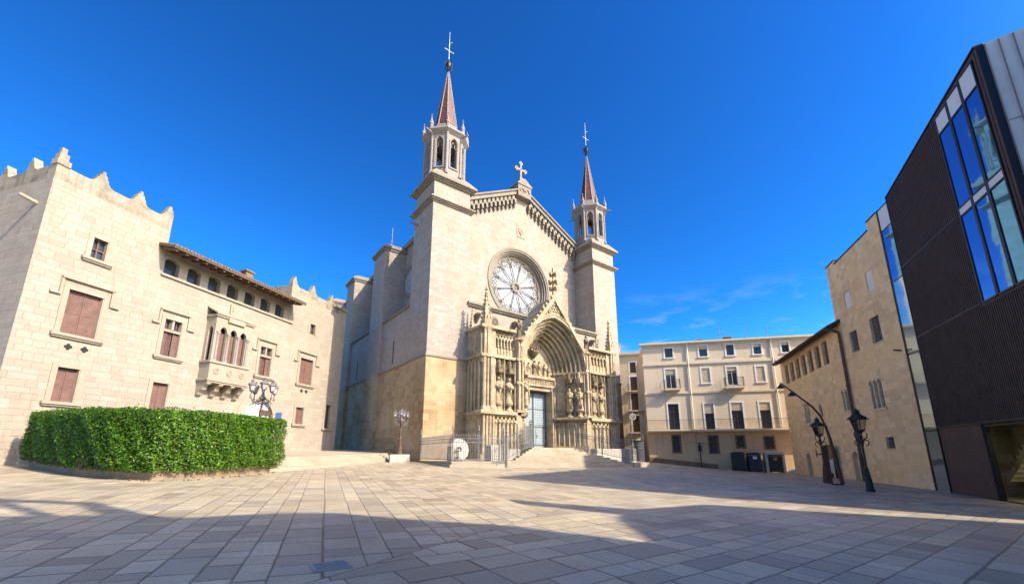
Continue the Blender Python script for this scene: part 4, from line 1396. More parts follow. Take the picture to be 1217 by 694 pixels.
    for k in range(nU + 1):
        xx = xa + (xb - xa) * k / nU
        cs.tube([(xx, YF + 0.3, 10.7), (xx, YF + 0.3, 12.3)], 0.085, 6)
        cs.ball((xx, YF + 0.28, 11.6), 0.13, 6)
        if k < nU:
            xm = xx + (xb - xa) / nU / 2
            wU = abs(xb - xa) / nU / 2
            band(cs, arch_pts(xm, wU - 0.07, 12.2, 0.35, 4), arch_pts(xm, wU + 0.04, 12.2, 0.5, 4), YF + 0.2, YF + 0.42)
            cs.tube([(xm + 0.16 * math.cos(2 * math.pi * i / 10), YF + 0.28, 12.93 + 0.16 * math.sin(2 * math.pi * i / 10)) for i in range(10)], 0.05, 5, closed=True)
            cs.box(xm - 0.2, xm + 0.2, YF + 0.3, YF + 0.44, 10.72, 11.5)
    cs.build('blind_arcade', M['portal'], portal)
    # two niches with statues under canopies
    for q in range(2):
        xn = xi + s * (0.62 + q * 1.25)
        st = statue_mb(2.5, 20 + q + (5 if s > 0 else 0)); shift(st, xn, YF + 0.12, 6.15)
        st.build('statue', M['portal'], portal, smooth=True)
        pdl = MB()
        pdl.lathe([(0.4, 0), (0.4, 0.1), (0.24, 0.25), (0.2, 0.45), (0.36, 0.6), (0.36, 0.66)], (xn, YF + 0.12, 5.48), 8)
        pdl.build('pedestal', M['portal'], portal)
        cn_ = MB()
        cn_.lathe([(0.34, 0.0), (0.5, 0.1), (0.5, 0.5), (0.34, 0.6)], (xn, YF + 0.1, 8.95), 6)
        for a in range(6):
            pinnacle_mb(cn_, xn + 0.42 * math.cos(a * math.pi / 3), YF + 0.1 + 0.42 * math.sin(a * math.pi / 3), 9.2, 0.15, 0.35, 0.55, 2)
        cn_.lathe([(0.3, 0.0), (0.24, 0.6), (0.06, 0.95)], (xn, YF + 0.1, 9.5), 6)
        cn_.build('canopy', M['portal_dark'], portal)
        fr = MB()
        for dx in (-0.62, 0.62):
            fr.tube([(xn + dx, YF + 0.02, 5.5), (xn + dx, YF + 0.02, 10.4)], 0.07, 6)
        fr.build('shaft', M['portal'], portal)
    pn = MB()
    pinnacle_mb(pn, xo - s * 0.62, YF + 0.35, 10.7, 0.78, 3.3, 2.6, 6)
    pn.build('pinnacle', M['portal'], portal)
    pn = MB()
    pinnacle_mb(pn, xo - s * 0.3, -0.45, 10.7, 0.5, 2.6, 1.8, 5)
    pn.build('pinnacle', M['portal'], portal)

# ------------------------------------------------------------------ church steps, railings and the white blocks behind them
CW = church.matrix_world if False else Matrix.Translation((-7.93, 36.97, 0)) @ Matrix.Rotation(az_rot(FA), 4, 'Z')


def cw(u, w, z=0.0):
    return CW @ Vector((u, w, z))


def cg(u, w):
    p = cw(u, w)
    return gz(p.x, p.y)


stp = MB()
stp.xf = CW
NST = 9
ztop = 2.24
for k in range(NST):
    t = k / (NST - 1)
    # bottom edge follows the slope of the square, the upper steps swing round to the door
    A_ = Vector((2.6, -8.65)).lerp(Vector((9.5, -3.6)), t)
    B_ = Vector((16.1, -9.85)).lerp(Vector((15.6, -3.6)), t)
    z1 = 0.62 + (ztop - 0.62) * (k + 1) / NST
    stp.prism([tuple(A_), tuple(B_), (15.9, -0.6), (9.6, -0.6)], -0.3, z1)
stp.box(11.9, 15.9, -0.7, 0.6, 0.5, ztop + 0.004)
stp.build('church_steps', M['kerb'], kind='structure', bevel=0.012)
# kerbed plinths on both sides
pk = MB(); pk.xf = CW
pk.prism([(-0.1, -0.1), (-1.2, -7.7), (2.55, -8.75), (9.4, -3.6), (9.6, -2.9), (4.3, -0.1)], 0.0, 1.12)
pk.prism([(-0.25, -0.05), (-1.42, -7.85), (2.5, -9.0), (2.56, -8.76), (-1.21, -7.71), (-0.11, -0.05)], 0.0, 0.93)
pk.build('church_kerb', M['kerb'], kind='structure', bevel=0.02)
pk = MB(); pk.xf = CW
pk.prism([(15.65, -3.4), (16.15, -9.95), (18.0, -9.95), (28.2, -1.2), (28.2, -0.2), (23.4, -0.2), (23.4, -2.9), (15.7, -2.9)], -0.3, 0.88)
pk.build('church_kerb', M['kerb'], kind='structure', bevel=0.02)


def fence_run(par, pts, bar=0.16, hgt=1.75, post_h=2.15, mat=None, posts=True):
    """a run of wrought iron railing along pts = (u, w, z); one mesh per panel, posts apart"""
    mat = mat or M['grey_iron']
    for (a, b) in zip(pts[:-1], pts[1:]):
        A, B = Vector(a), Vector(b)
        Lh = (B - A).length
        n = max(2, int(Lh / bar))
        p = MB(); p.xf = CW
        for zz in (0.14, hgt - 0.42, hgt - 0.16):
            p.tube([A + Vector((0, 0, zz)), B + Vector((0, 0, zz))], 0.022, 5)
        for k in range(n):
            q = A.lerp(B, (k + 0.5) / n)
            p.tube([q + Vector((0, 0, 0.1)), q + Vector((0, 0, hgt))], 0.018, 5)
            p.lathe([(0.014, 0), (0.035, 0.05), (0.005, 0.2)], q + Vector((0, 0, hgt - 0.02)), 5)
            if k % 2 == 0:
                d = (B - A).normalized() * 0.05
                p.tube([q + Vector((0, 0, hgt - 0.40)), q + d + Vector((0, 0, hgt - 0.29)), q + Vector((0, 0, hgt - 0.18)), q - d + Vector((0, 0, hgt - 0.29))], 0.011, 4, closed=True)
        p.build('railing_panel', mat, par)
    if posts:
        for a in pts:
            A = Vector(a)
            p = MB(); p.xf = CW
            p.tube([A, A + Vector((0, 0, post_h))], 0.04, 6)
            p.lathe([(0.04, 0), (0.09, 0.07), (0.03, 0.16), (0.06, 0.24), (0.01, 0.42)], A + Vector((0, 0, post_h)), 6)
            p.build('post', mat, par)


ZL, ZR = 1.125, 0.885
fl = thing('iron_railing', 'wrought iron railing with spear tips on the kerb under the left church tower', 'railing', (0, 0, 0))
fence_run(fl, [(-0.1, -0.35, ZL), (-1.08, -7.6, ZL), (0.75, -8.1, ZL), (2.5, -8.58, ZL)])
fg = thing('iron_railing', 'wrought iron railing climbing the left edge of the church steps', 'railing', (0, 0, 0))
fence_run(fg, [(2.75, -8.45, 1.0), (5.9, -6.1, 1.6), (9.2, -3.7, 2.2)], bar=0.34)
fr_ = thing('iron_railing', 'wrought iron railing down the right side of the church steps past the shaded corner', 'railing', (0, 0, 0))
fence_run(fr_, [(15.75, -3.3, 2.2), (15.95, -6.5, 1.55), (16.25, -9.75, 0.95), (17.9, -9.8, ZR), (28.0, -1.25, ZR)], hgt=1.7)
# slim grey gates folded back beside the steps
for (u, w, z, du, lab) in ((2.75, -8.7, 0.8, -0.9, 'grey iron gate leaf folded back at the foot of the church steps'), (9.45, -3.55, 2.2, -0.75, 'grey iron gate leaf folded back at the top of the church steps near the door')):
    gt = thing('iron_gate', lab, 'gate', (0, 0, 0))
    g = MB(); g.xf = CW
    for k in range(8):
        x = u + du * k / 7
        g.tube([(x, w - 0.12, z), (x, w - 0.12, z + 1.9)], 0.02, 5)
    for zz in (0.1, 0.7, 1.5, 1.86):
        g.tube([(u, w - 0.12, z + zz), (u + du, w - 0.12, z + zz)], 0.022, 5)
    g.build('gate_leaf', M['grey_iron'], gt)
    g = MB(); g.xf = CW
    g.box(u - 0.06, u + 0.06, w - 0.18, w - 0.06, z - 0.1, z + 2.1)
    g.lathe([(0.08, 0), (0.12, 0.08), (0.03, 0.2), (0.1, 0.36), (0.01, 0.5)], (u, w - 0.12, z + 2.1), 6)
    g.build('gate_post', M['grey_iron'], gt)


def block_thing(u, w, du, dw, h, z, lab, name='stone_block', mat='marble'):
    b = MB(); b.xf = CW
    clip_low(b, u - du / 2, u + du / 2, w - dw / 2, w + dw / 2, z, z + h, 0.04)
    return b.build(name, M[mat], cat='stone block', label=lab, bevel=0.03)


block_thing(-0.1, -5.9, 0.62, 0.6, 1.15, ZL, 'plain pale stone block with a dark iron cross leaning before it, behind the left railing')
ic = MB(); ic.xf = CW
ic.tube([(0.1, -6.35, ZL), (0.1, -6.3, ZL + 1.05)], 0.035, 6)
ic.tube([(-0.15, -6.32, ZL + 0.72), (0.35, -6.32, ZL + 0.72)], 0.03, 6)
for a in (0, 1):
    ic.tube([(0.1 + (0.35 if a else -0.35), -6.34, ZL), (0.1, -6.32, ZL + 0.35)], 0.03, 5)
ic.build('iron_cross', M['iron'], cat='cross', label='small dark iron cross standing against the pale block behind the left railing')
ml = MB()
ml.xf = CW @ Matrix.Translation((0.75, -5.3, ZL + 0.84)) @ Matrix.Rotation(R(-8), 4, 'X') @ Matrix.Rotation(R(90), 4, 'X')
ml.lathe([(0.84, -0.14), (0.85, -0.1), (0.85, 0.1), (0.81, 0.16), (0.2, 0.17), (0.18, 0.02)], (0, 0, 0), 36)
ml.build('millstone', M['marble'], cat='millstone', label='big round white stone disc propped upright behind the left railing')
block_thing(3.35, -6.5, 1.45, 0.9, 1.2, ZL, 'large white stone block behind the railing next to the foot of the steps')
block_thing(6.6, -4.2, 1.5, 0.9, 0.95, ZL, 'low white stone block beside the climbing railing left of the church door')
block_thing(18.4, -5.0, 4.0, 0.9, 1.3, ZR, 'long stone block in the dark shade behind the railing right of the church steps')
block_thing(17.0, -8.8, 1.1, 0.9, 1.25, ZR, 'white stone block behind the railing at the far right of the church steps')

# ------------------------------------------------------------------ platform and steps in front of the palace
PA = 16.5
QX, QY = -19.28, 43.0
lu = Vector((math.sin(R(PA)), math.cos(R(PA))))
ln_ = Vector((lu.y, -lu.x))          # outward from the palace
PL = Vector((QX, QY)) - lu * 23.1    # left corner of the palace front


def step_edge(t, off):
    """front edge of the palace steps, t = 0 behind the hedge, 1 at the church corner"""
    a = Vector((-11.9, 21.4)); b = Vector((-9.9, 40.2))
    d = (b - a).normalized(); n = Vector((-d.y, d.x))
    return a.lerp(b, t) + n * off


sp = MB()
for k in range(4):
    off = 0.38 * k
    front = [step_edge(t, off) for t in (0, 0.25, 0.5, 0.75, 1.0)]
    back = [Vector((-34, 22)), Vector((-34, 60))]
    top = lambda p: gz(p.x, p.y) + 0.155 * (k + 1)
    pts = [(p.x, p.y) for p in front]
    bk_ = [(-12.0 - 2.5 - off * 0, 52.5), (-22.0, 53.5), (-20.8, 44), (-24.9, 27.5), (-20.0, 24.5)]
    allp = pts + bk_
    n = len(allp)
    b = sp.add([(p[0], p[1], gz(p[0], p[1]) - 0.3) for p in allp] + [(p[0], p[1], gz(p[0], p[1]) + 0.155 * (k + 1)) for p in allp])
    for i in range(n):
        j = (i + 1) % n
        sp.f.append((b + i, b + j, b + n + j, b + n + i))
    sp.f.append(tuple(b + n + i for i in range(n)))
sp.build('palace_steps', M['kerb'], kind='structure', bevel=0.015)

# ------------------------------------------------------------------ the palace on the left (local x along the front, heights absolute)
palace = thing('stone_palace', 'long sunlit stone palace with maroon shutters, crenellated ends and a loggia under eaves', 'palace', (PL.x, PL.y, 0.8), az_rot(PA))
O = 23.1
pw = MB()
W1 = (O - 21.32, O - 19.62, 8.25, 10.83)
W2 = (O - 16.07, O - 14.86, 8.14, 10.72)
W3 = (O - 8.27, O - 7.0, 8.18, 10.7)
W4 = (O - 3.70, O - 2.0, 8.2, 10.7)
SM = (O - 20.8, O - 20.0, 13.03, 14.35)
SQ = (O - 2.97, O - 2.2, 13.3, 14.32)
G1 = (O - 21.0, O - 19.95, 4.45, 6.36)
G2 = (O - 16.1, O - 15.04, 4.4, 6.3)
G4 = (O - 3.6, O - 2.58, 4.39, 5.95)
G5 = (O + 0.35, O + 1.15, 4.2, 6.6)
DR = (O - 8.9, O - 6.15, 1.3, 6.1, 1.35)
BAY = (O - 12.9, O - 10.2, 8.35, 11.0)
flat = [W1, W2, W3, W4, SM, SQ, G1, G2, G4, G5]
zlog = 13.62
# tower part on the left, middle part, tower part on the right
wall(pw, 0, 6.3, 0.2, 16.9, 0, [W1, SM, G1], 0.34)
wall(pw, 6.3, 17.4, 0.2, zlog, 0, [W2, W3, G2, DR, BAY], 0.34)
wall(pw, 17.4, 23.1, 0.2, 16.6, 0, [W4, SQ, G4], 0.34)
wall(pw, 23.1, 25.3, 0.2, 16.6, 0, [G5], 0.34)
# return on the left, right end and back
pw.xf = Matrix.Rotation(-math.pi / 2, 4, 'Z')
wall(pw, -18, 0, 0.2, 16.9, 0, [(-3.9, -2.9, 8.4, 10.6), (-8.5, -7.2, 8.4, 10.6)], 0.34)
pw.xf = None
pw.poly([(25.3, 0, 0.2), (25.3, 18, 0.2), (25.3, 18, 16.6), (25.3, 0, 16.6)])
pw.poly([(0, 18, 0.2), (0, 18, 16.6), (25.3, 18, 16.6), (25.3, 18, 0.2)])
# inner sides of the two towers above the loggia roof and the back of the loggia
pw.poly([(6.3, 0, zlog), (6.3, 0, 16.9), (6.3, 18, 16.9), (6.3, 18, zlog)])
pw.poly([(17.4, 0, zlog), (17.4, 18, zlog), (17.4, 18, 16.6), (17.4, 0, 16.6)])
pw.poly([(0, 0, 16.7), (6.3, 0, 16.7), (6.3, 18, 16.7), (0, 18, 16.7)])
pw.poly([(17.4, 0, 16.45), (25.3, 0, 16.45), (25.3, 18, 16.45), (17.4, 18, 16.45)])
pw.build('wall', M['palace'], palace)
# darker plinth course
pb_ = MB()
pb_.box(-0.04, 25.34, -0.05, 0.02, 0.2, 2.55)
pbw = MB()
# parapets with merlons
pp = MB()


def merlon(mb, x, y, z0, ax, lo=-99, hi=99):
    """stepped little merlon standing on the parapet; ax 'x' or 'y' is the wall direction"""
    prof = [(-0.72, 0.0), (-0.46, 0.08), (-0.33, 0.24), (-0.29, 0.42), (-0.22, 0.46), (-0.19, 0.66), (-0.11, 0.70), (-0.07, 0.92)]
    prof = [(a, h) for a, h in prof] + [(-a, h) for a, h in reversed(prof)]
    prof = [(max(lo, min(hi, x + a)) - x, h) if ax == 'x' else (a, h) for a, h in prof]
    if ax == 'x':
        mb.prism_xz([(x + a, z0 + h - 0.01) for a, h in prof][::-1], y - 0.2, y + 0.2)
    else:
        n = len(prof)
        b = mb.add([(x - 0.2, y + a, z0 + h - 0.01) for a, h in prof] + [(x + 0.2, y + a, z0 + h - 0.01) for a, h in prof])
        for i in range(n):
            q = (i + 1) % n
            mb.f.append((b + i, b + q, b + n + q, b + n + i))
        mb.f.append(tuple(b + i for i in reversed(range(n)))); mb.f.append(tuple(b + n + i for i in range(n)))


pp.box(0.0, 6.3, 0.0, 0.4, 16.9, 17.75)
pp.box(0.0, 0.4, 0.401, 18, 16.9, 17.75)
pp.box(5.9, 6.3, 0.401, 18, 16.9, 17.75)
pp.box(17.4, 23.1, 0.0, 0.4, 16.6, 17.4)
pp.box(17.4, 17.8, 0.401, 18, 16.6, 17.4)
pp.box(23.1, 25.3, 0.0, 0.4, 16.6, 17.15)
pp.box(24.9, 25.3, 0.401, 18, 16.6, 17.15)
pp.box(23.0, 25.45, -0.12, 0.5, 17.15, 17.4)
pp.build('parapet', M['parapet'], palace)
for x in (2.1, 4.2, 6.05):
    m_ = MB(); merlon(m_, x, 0.2, 17.75, 'x', 0.5, 6.31); m_.build('merlon', M['parapet'], palace)
for y in (2.5, 5.0, 7.5, 10.0, 12.5):
    m_ = MB(); merlon(m_, 0.2, y, 17.75, 'y'); m_.build('merlon', M['parapet'], palace)
m_ = MB()
m_.box(-0.06, 0.55, -0.06, 0.5, 17.75, 18.1); m_.box(0.0, 0.42, 0.0, 0.42, 18.1, 18.5); m_.box(0.06, 0.3, 0.06, 0.3, 18.5, 18.85)
m_.build('merlon', M['parapet'], palace)
for x in (17.65, 20.1, 22.85):
    m_ = MB(); merlon(m_, x, 0.2, 17.4, 'x', 17.39, 23.3); m_.build('merlon', M['parapet'], palace)
# gargoyle spout on the left return
gs = MB()
gs.tube([(0.2, 0.95, 15.35), (-0.75, 0.95, 15.5)], [0.14, 0.1], 7)
gs.build('water_spout', M['palace_trim'], palace)


def shutter_panel(mb, x0, x1, z0, z1, y, slats=True):
    mb.box(x0, x1, y, y + 0.05, z0, z1)
    t = 0.06
    for q in ((x0, x0 + t), (x1 - t, x1)):
        mb.box(q[0], q[1], y - 0.025, y, z0, z1)
    zm = (z0 + z1) / 2
    for zz in (z0, zm - t / 2, z1 - t):
        mb.box(x0 + t, x1 - t, y - 0.02, y, zz, zz + t)
    if slats:
        n = int((z1 - z0) / 0.12)
        for k in range(n):
            zz = z0 + 0.05 + k * (z1 - z0 - 0.1) / n
            b = mb.add([(x0 + t, y - 0.015, zz), (x1 - t, y - 0.015, zz), (x1 - t, y - 0.001, zz + 0.07), (x0 + t, y - 0.001, zz + 0.07)])
            mb.f.append((b, b + 1, b + 2, b + 3))


def palace_window(op, kind, hood=True, sill=True):
    x0, x1, z0, z1 = op[:4]
    w = MB()
    t = 0.22
    w.box(x0 - t, x0, -0.05, 0.12, z0, z1 + t)
    w.box(x1, x1 + t, -0.05, 0.12, z0, z1 + t)
    w.box(x0, x1, -0.05, 0.12, z1, z1 + t)
    w.box(x0 - 0.02, x0 + 0.05, -0.02, 0.3, z0, z1); w.box(x1 - 0.05, x1 + 0.02, -0.02, 0.3, z0, z1)
    if sill:
        w.box(x0 - 0.36, x1 + 0.36, -0.20, 0.12, z0 - 0.16, z0)
        w.box(x0 - 0.30, x1 + 0.30, -0.12, 0.1, z0 - 0.26, z0 - 0.16)
    if hood:
        # label moulding stepped round the head
        hz = z1 + 0.55
        w.box(x0 - 0.42, x1 + 0.42, -0.16, 0.05, hz, hz + 0.12)
        for s in (-1, 1):
            xa = x0 - 0.42 if s < 0 else x1 + 0.30
            w.box(xa, xa + 0.12, -0.1, 0.05, z1 - 0.45, hz)
            xb = x0 - 0.80 if s < 0 else x1 + 0.42
            w.box(xb, xb + 0.38, -0.14, 0.05, z1 - 0.45, z1 - 0.33)
    if kind == 'cross':
        xm = (x0 + x1) / 2
        zm = z1 - 0.78
        w.box(xm - 0.07, xm + 0.07, 0.02, 0.26, zm, z1)
        w.box(x0, x1, 0.02, 0.26, zm - 0.08, zm + 0.08)
    win = w.build('window', M['palace_trim'], palace)
    s_ = MB()
    y = 0.2
    if kind == 'shut':
        xm = (x0 + x1) / 2
        shutter_panel(s_, x0 + 0.04, xm - 0.01, z0 + 0.02, z1 - 0.02, y)
        shutter_panel(s_, xm + 0.01, x1 - 0.04, z0 + 0.02, z1 - 0.02, y)
    elif kind == 'cross':
        wq = (x1 - x0)
        shutter_panel(s_, x0 + 0.02, x0 + wq * 0.34, z0 + 0.02, z1 - 0.88, y)
        shutter_panel(s_, x1 - wq * 0.34, x1 - 0.02, z0 + 0.02, z1 - 0.88, y)
        for q in (0.42, 0.5, 0.58):
            s_.box(x0 + wq * q - 0.025, x0 + wq * q + 0.025, y + 0.03, y + 0.06, z0, z1 - 0.86)
        for zz in (z0 + 0.6, z0 + 1.1):
            s_.box(x0 + wq * 0.34, x1 - wq * 0.34, y + 0.03, y + 0.06, zz, zz + 0.05)
        for (a, b) in ((x0 + 0.03, (x0 + x1) / 2 - 0.09), ((x0 + x1) / 2 + 0.09, x1 - 0.03)):
            s_.box(a, b, y, y + 0.04, z1 - 0.70, z1 - 0.62); s_.box(a, b, y, y + 0.04, z1 - 0.1, z1)
            s_.box(a, a + 0.07, y + 0.001, y + 0.039, z1 - 0.7, z1); s_.box(b - 0.07, b, y + 0.001, y + 0.039, z1 - 0.7, z1)
            s_.box((a + b) / 2 - 0.02, (a + b) / 2 + 0.02, y + 0.002, y + 0.038, z1 - 0.62, z1 - 0.1)
    elif kind == 'grid':
        for q in (0.0, 0.5, 1.0):
            xx = x0 + 0.04 + (x1 - x0 - 0.08) * q
            s_.box(xx - 0.035, xx + 0.035, y, y + 0.05, z0, z1)
        for q in (0.02, 0.5, 0.97):
            s_.box(x0, x1, y + 0.001, y + 0.049, z0 + (z1 - z0) * q - 0.03, z0 + (z1 - z0) * q + 0.03)
    s_.build('shutter', M['shutter'], win)
    pn = MB()
    pn.poly([(x0, 0.31, z0), (x1, 0.31, z0), (x1, 0.31, z1), (x0, 0.31, z1)])
    pn.build('pane', M['pane'], win)
    return win


palace_window(W1, 'shut'); palace_window(W4, 'shut')
palace_window(W2, 'cross'); palace_window(W3, 'cross')
palace_window(SM, 'grid', hood=False); palace_window(SQ, 'grid', hood=False, sill=False)
palace_window(G1, 'shut', hood=False); palace_window(G2, 'shut', hood=False); palace_window(G4, 'shut', hood=False)
palace_window(G5, 'grid', hood=False)
for yy in ((-3.9, -2.9), (-8.5, -7.2)):
    w = MB(); w.xf = Matrix.Rotation(-math.pi / 2, 4, 'Z')
    x0, x1, z0, z1 = yy[0], yy[1], 8.4, 10.6
    w.box(x0 - 0.2, x0, -0.05, 0.12, z0, z1 + 0.2); w.box(x1, x1 + 0.2, -0.05, 0.12, z0, z1 + 0.2); w.box(x0, x1, -0.05, 0.12, z1, z1 + 0.2)
    w.box(x0 - 0.3, x1 + 0.3, -0.18, 0.12, z0 - 0.15, z0)
    wn_ = w.build('window', M['palace_trim'], palace)
    s_ = MB(); s_.xf = w.xf
    shutter_panel(s_, x0 + 0.03, x1 - 0.03, z0, z1, 0.2)
    s_.build('shutter', M['shutter'], wn_)
# putlog crosses cut in the stone under two windows
for x in (O - 20.75, O - 20.0, O - 3.15, O - 2.55):
    pc_ = MB()
    for k in range(4):
        a = k * math.pi / 2
        pc_.lathe([(0.09, 0), (0.09, 0.012), (0.02, 0.014)], (0, 0, 0), 8)
        vs = pc_.v[-24:]
        pc_.v[-24:] = [(x + 0.1 * math.cos(a) + q[0], -0.005 - q[2], 7.55 + 0.1 * math.sin(a) + q[1]) for q in vs]
    pc_.build('pierced_cross', M['dark'], palace)

# loggia: dwarf wall line, seven arched openings, timber eave
lo = MB()
ops = []
for k in range(7):
    xl = O - 16.72 + k * 1.578
    ops.append((xl, xl + 0.98, zlog + 0.16, zlog + 1.38, 0.22))
wall(lo, 6.3, 17.4, zlog, 15.9, 0.04, ops, 0.5)
lg_ = lo.build('loggia', M['palace'], palace)
lb = MB()
lb.box(6.2, 17.9, -0.14, 0.04, zlog - 0.02, zlog + 0.1)
lb.box(6.3, 17.4, -0.06, 0.55, zlog + 0.09, zlog + 0.16)
lb.build('string_course', M['palace_trim'], lg_)
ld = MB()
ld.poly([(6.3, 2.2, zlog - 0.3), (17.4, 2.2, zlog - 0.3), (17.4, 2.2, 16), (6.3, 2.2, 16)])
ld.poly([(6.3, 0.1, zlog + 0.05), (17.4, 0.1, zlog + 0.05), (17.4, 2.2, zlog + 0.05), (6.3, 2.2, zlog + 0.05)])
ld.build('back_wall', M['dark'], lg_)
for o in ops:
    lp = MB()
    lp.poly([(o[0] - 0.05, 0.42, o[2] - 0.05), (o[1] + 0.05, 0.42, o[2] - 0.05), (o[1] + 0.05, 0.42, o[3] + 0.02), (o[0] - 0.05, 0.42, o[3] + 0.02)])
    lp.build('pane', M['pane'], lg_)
ev = MB()
ev.xf = None
# sloping roof slab: front edge at y -1.6, rising to the back
def slab(mb, x0, x1, ya, za, yb, zb, t):
    b = mb.add([(x0, ya, za), (x1, ya, za), (x1, yb, zb), (x0, yb, zb), (x0, ya, za + t), (x1, ya, za + t), (x1, yb, zb + t), (x0, yb, zb + t)])
    for q in ((0, 3, 2, 1), (4, 5, 6, 7), (0, 1, 5, 4), (1, 2, 6, 5), (2, 3, 7, 6), (3, 0, 4, 7)): mb.f.append(tuple(b + i for i in q))
slab(ev, 5.75, 17.65, -1.6, 15.20, 8.0, 17.6, 0.10)
eave = ev.build('eave_roof', M['wood'], palace)
ti = MB()
for k in range(48):
    xx = 5.85 + k * 0.248
    ti.tube([(xx, -1.68, 15.34), (xx, 7.9, 17.74)], 0.095, 6)
ti.build('roof_tile', M['clay'], eave)
rt = MB()
for k in range(17):
    xx = 6.0 + k * 0.70
    slab(rt, xx - 0.07, xx + 0.07, -1.5, 15.02, 0.3, 15.47, 0.18)
rt.build('rafter', M['wood'], eave)
fa = MB()
slab(fa, 5.75, 17.65, -1.62, 15.16, -1.57, 15.172, 0.16)
fa.build('fascia', M['wood'], eave)
ch = MB()
ch.box(14.3, 15.0, 2.2, 2.8, 16.0, 17.7); ch.box(14.2, 15.1, 2.1, 2.9, 17.7, 17.85)
ch.build('chimney', M['clay'], eave)

# bay window on corbels
bx0, bx1 = O - 13.2, O - 10.0
by = MB()
wall(by, bx0, bx1, 6.98, 8.25, -1.0, [], 0.1)
by.box(bx0, bx1, -0.999, 0.0, 6.98, 8.25)
bay = by.build('bay_window', M['palace_trim'], palace)
bm = MB()
bm.box(bx0 - 0.1, bx1 + 0.1, -1.1, 0.0, 8.2, 8.36)
bm.box(bx0 - 0.12, bx1 + 0.12, -1.12, 0.0, 6.86, 7.0)
bm.box(bx0 - 0.05, bx1 + 0.05, -1.05, 0.0, 6.74, 6.88)
bm.build('bay_moulding', M['palace_trim'], bay)
bu_ = MB()
lights = [(bx0 + 0.42 + k * 0.84, bx0 + 0.98 + k * 0.84, 8.36, 11.05, 0.42) for k in range(3)]
wall(bu_, bx0 + 0.02, bx1 - 0.02, 8.36, 11.75, -0.95, lights, 0.22)
bu_.xf = Matrix.Translation((bx0 + 0.02, 0, 0)) @ Matrix.Rotation(-math.pi / 2, 4, 'Z')
wall(bu_, 0, 0.95, 8.36, 11.75, 0, [(0.28, 0.72, 8.36, 11.0, 0.34)], 0.2)
bu_.xf = Matrix.Translation((bx1 - 0.02, -0.95, 0)) @ Matrix.Rotation(math.pi / 2, 4, 'Z')
wall(bu_, 0, 0.95, 8.36, 11.75, 0, [(0.28, 0.72, 8.36, 11.0, 0.34)], 0.2)
bu_.xf = None
bu_.build('bay_wall', M['palace_trim'], bay)
bt_ = MB()
bt_.box(bx0 - 0.08, bx1 + 0.08, -1.06, 0.0, 11.75, 11.9)
slab(bt_, bx0 - 0.14, bx1 + 0.14, -1.14, 11.9, 0.0, 12.5, 0.12)
bt_.box(bx0 + 0.9, bx1 - 0.9, -1.1, -0.98, 11.5, 12.35)
bt_.build('bay_roof', M['palace_trim'], bay)
for k in range(4):
    xx = bx0 + 0.15 + k * (bx1 - bx0 - 0.3) / 3
    cbm = MB()
    prof = [(0.0, 5.75), (-0.25, 5.85), (-0.35, 6.1), (-0.6, 6.2), (-0.72, 6.5), (-1.0, 6.6), (-1.0, 6.75), (0.0, 6.75)]
    nb = len(prof)
    b = cbm.add([(xx - 0.16, p[0], p[1]) for p in prof] + [(xx + 0.16, p[0], p[1]) for p in prof])
    for i in range(nb):
        j = (i + 1) % nb
        cbm.f.append((b + i, b + j, b + nb + j, b + nb + i))
    cbm.f.append(tuple(b + i for i in reversed(range(nb)))); cbm.f.append(tuple(b + nb + i for i in range(nb)))
    cbm.build('corbel', M['palace_trim'], bay)
for k in range(3):
    q = MB()
    xc_ = bx0 + 0.55 + k * 1.05
    q.tube([(xc_ + 0.2 * math.cos(2 * math.pi * i / 16), -1.01, 7.62 + 0.2 * math.sin(2 * math.pi * i / 16)) for i in range(16)], 0.045, 6, closed=True)
    for a in range(4):
        q.ball((xc_ + 0.09 * math.cos(a * math.pi / 2), -1.0, 7.62 + 0.09 * math.sin(a * math.pi / 2)), 0.055, 6)
    q.build('quatrefoil', M['palace_trim'], bay)
for k in range(4):
    cl = MB()
    xx = bx0 + 0.28 + k * 0.84
    if k in (1, 2):
        xx = bx0 + 0.28 + k * 0.84 - 0.0
    cl.tube([(xx, -0.98, 8.45), (xx, -0.98, 10.4)], 0.085, 8)
    cl.lathe([(0.14, 0), (0.1, 0.15)], (xx, -0.98, 8.36), 8)
    cl.lathe([(0.09, 0), (0.16, 0.22), (0.16, 0.3)], (xx, -0.98, 10.3), 8)
    cl.build('column', M['turret'], bay)
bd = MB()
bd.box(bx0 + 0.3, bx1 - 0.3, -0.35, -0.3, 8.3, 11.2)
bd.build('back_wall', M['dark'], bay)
bs_ = MB()
for k in range(3):
    shutter_panel(bs_, bx0 + 0.66 + k * 0.84, bx0 + 1.05 + k * 0.84, 8.36, 10.6, -0.62)
bs_.build('shutter', M['shutter'], bay)
cs_ = MB()
cs_.box(O - 11.55, O - 10.85, -0.12, 0.02, 12.3, 13.3)
cs_.prism_xz([(O - 11.4, 13.1), (O - 11.4, 12.75), (O - 11.2, 12.5), (O - 11.0, 12.75), (O - 11.0, 13.1)], -0.2, -0.11)
cs_.build('coat_of_arms', M['palace_trim'], palace)

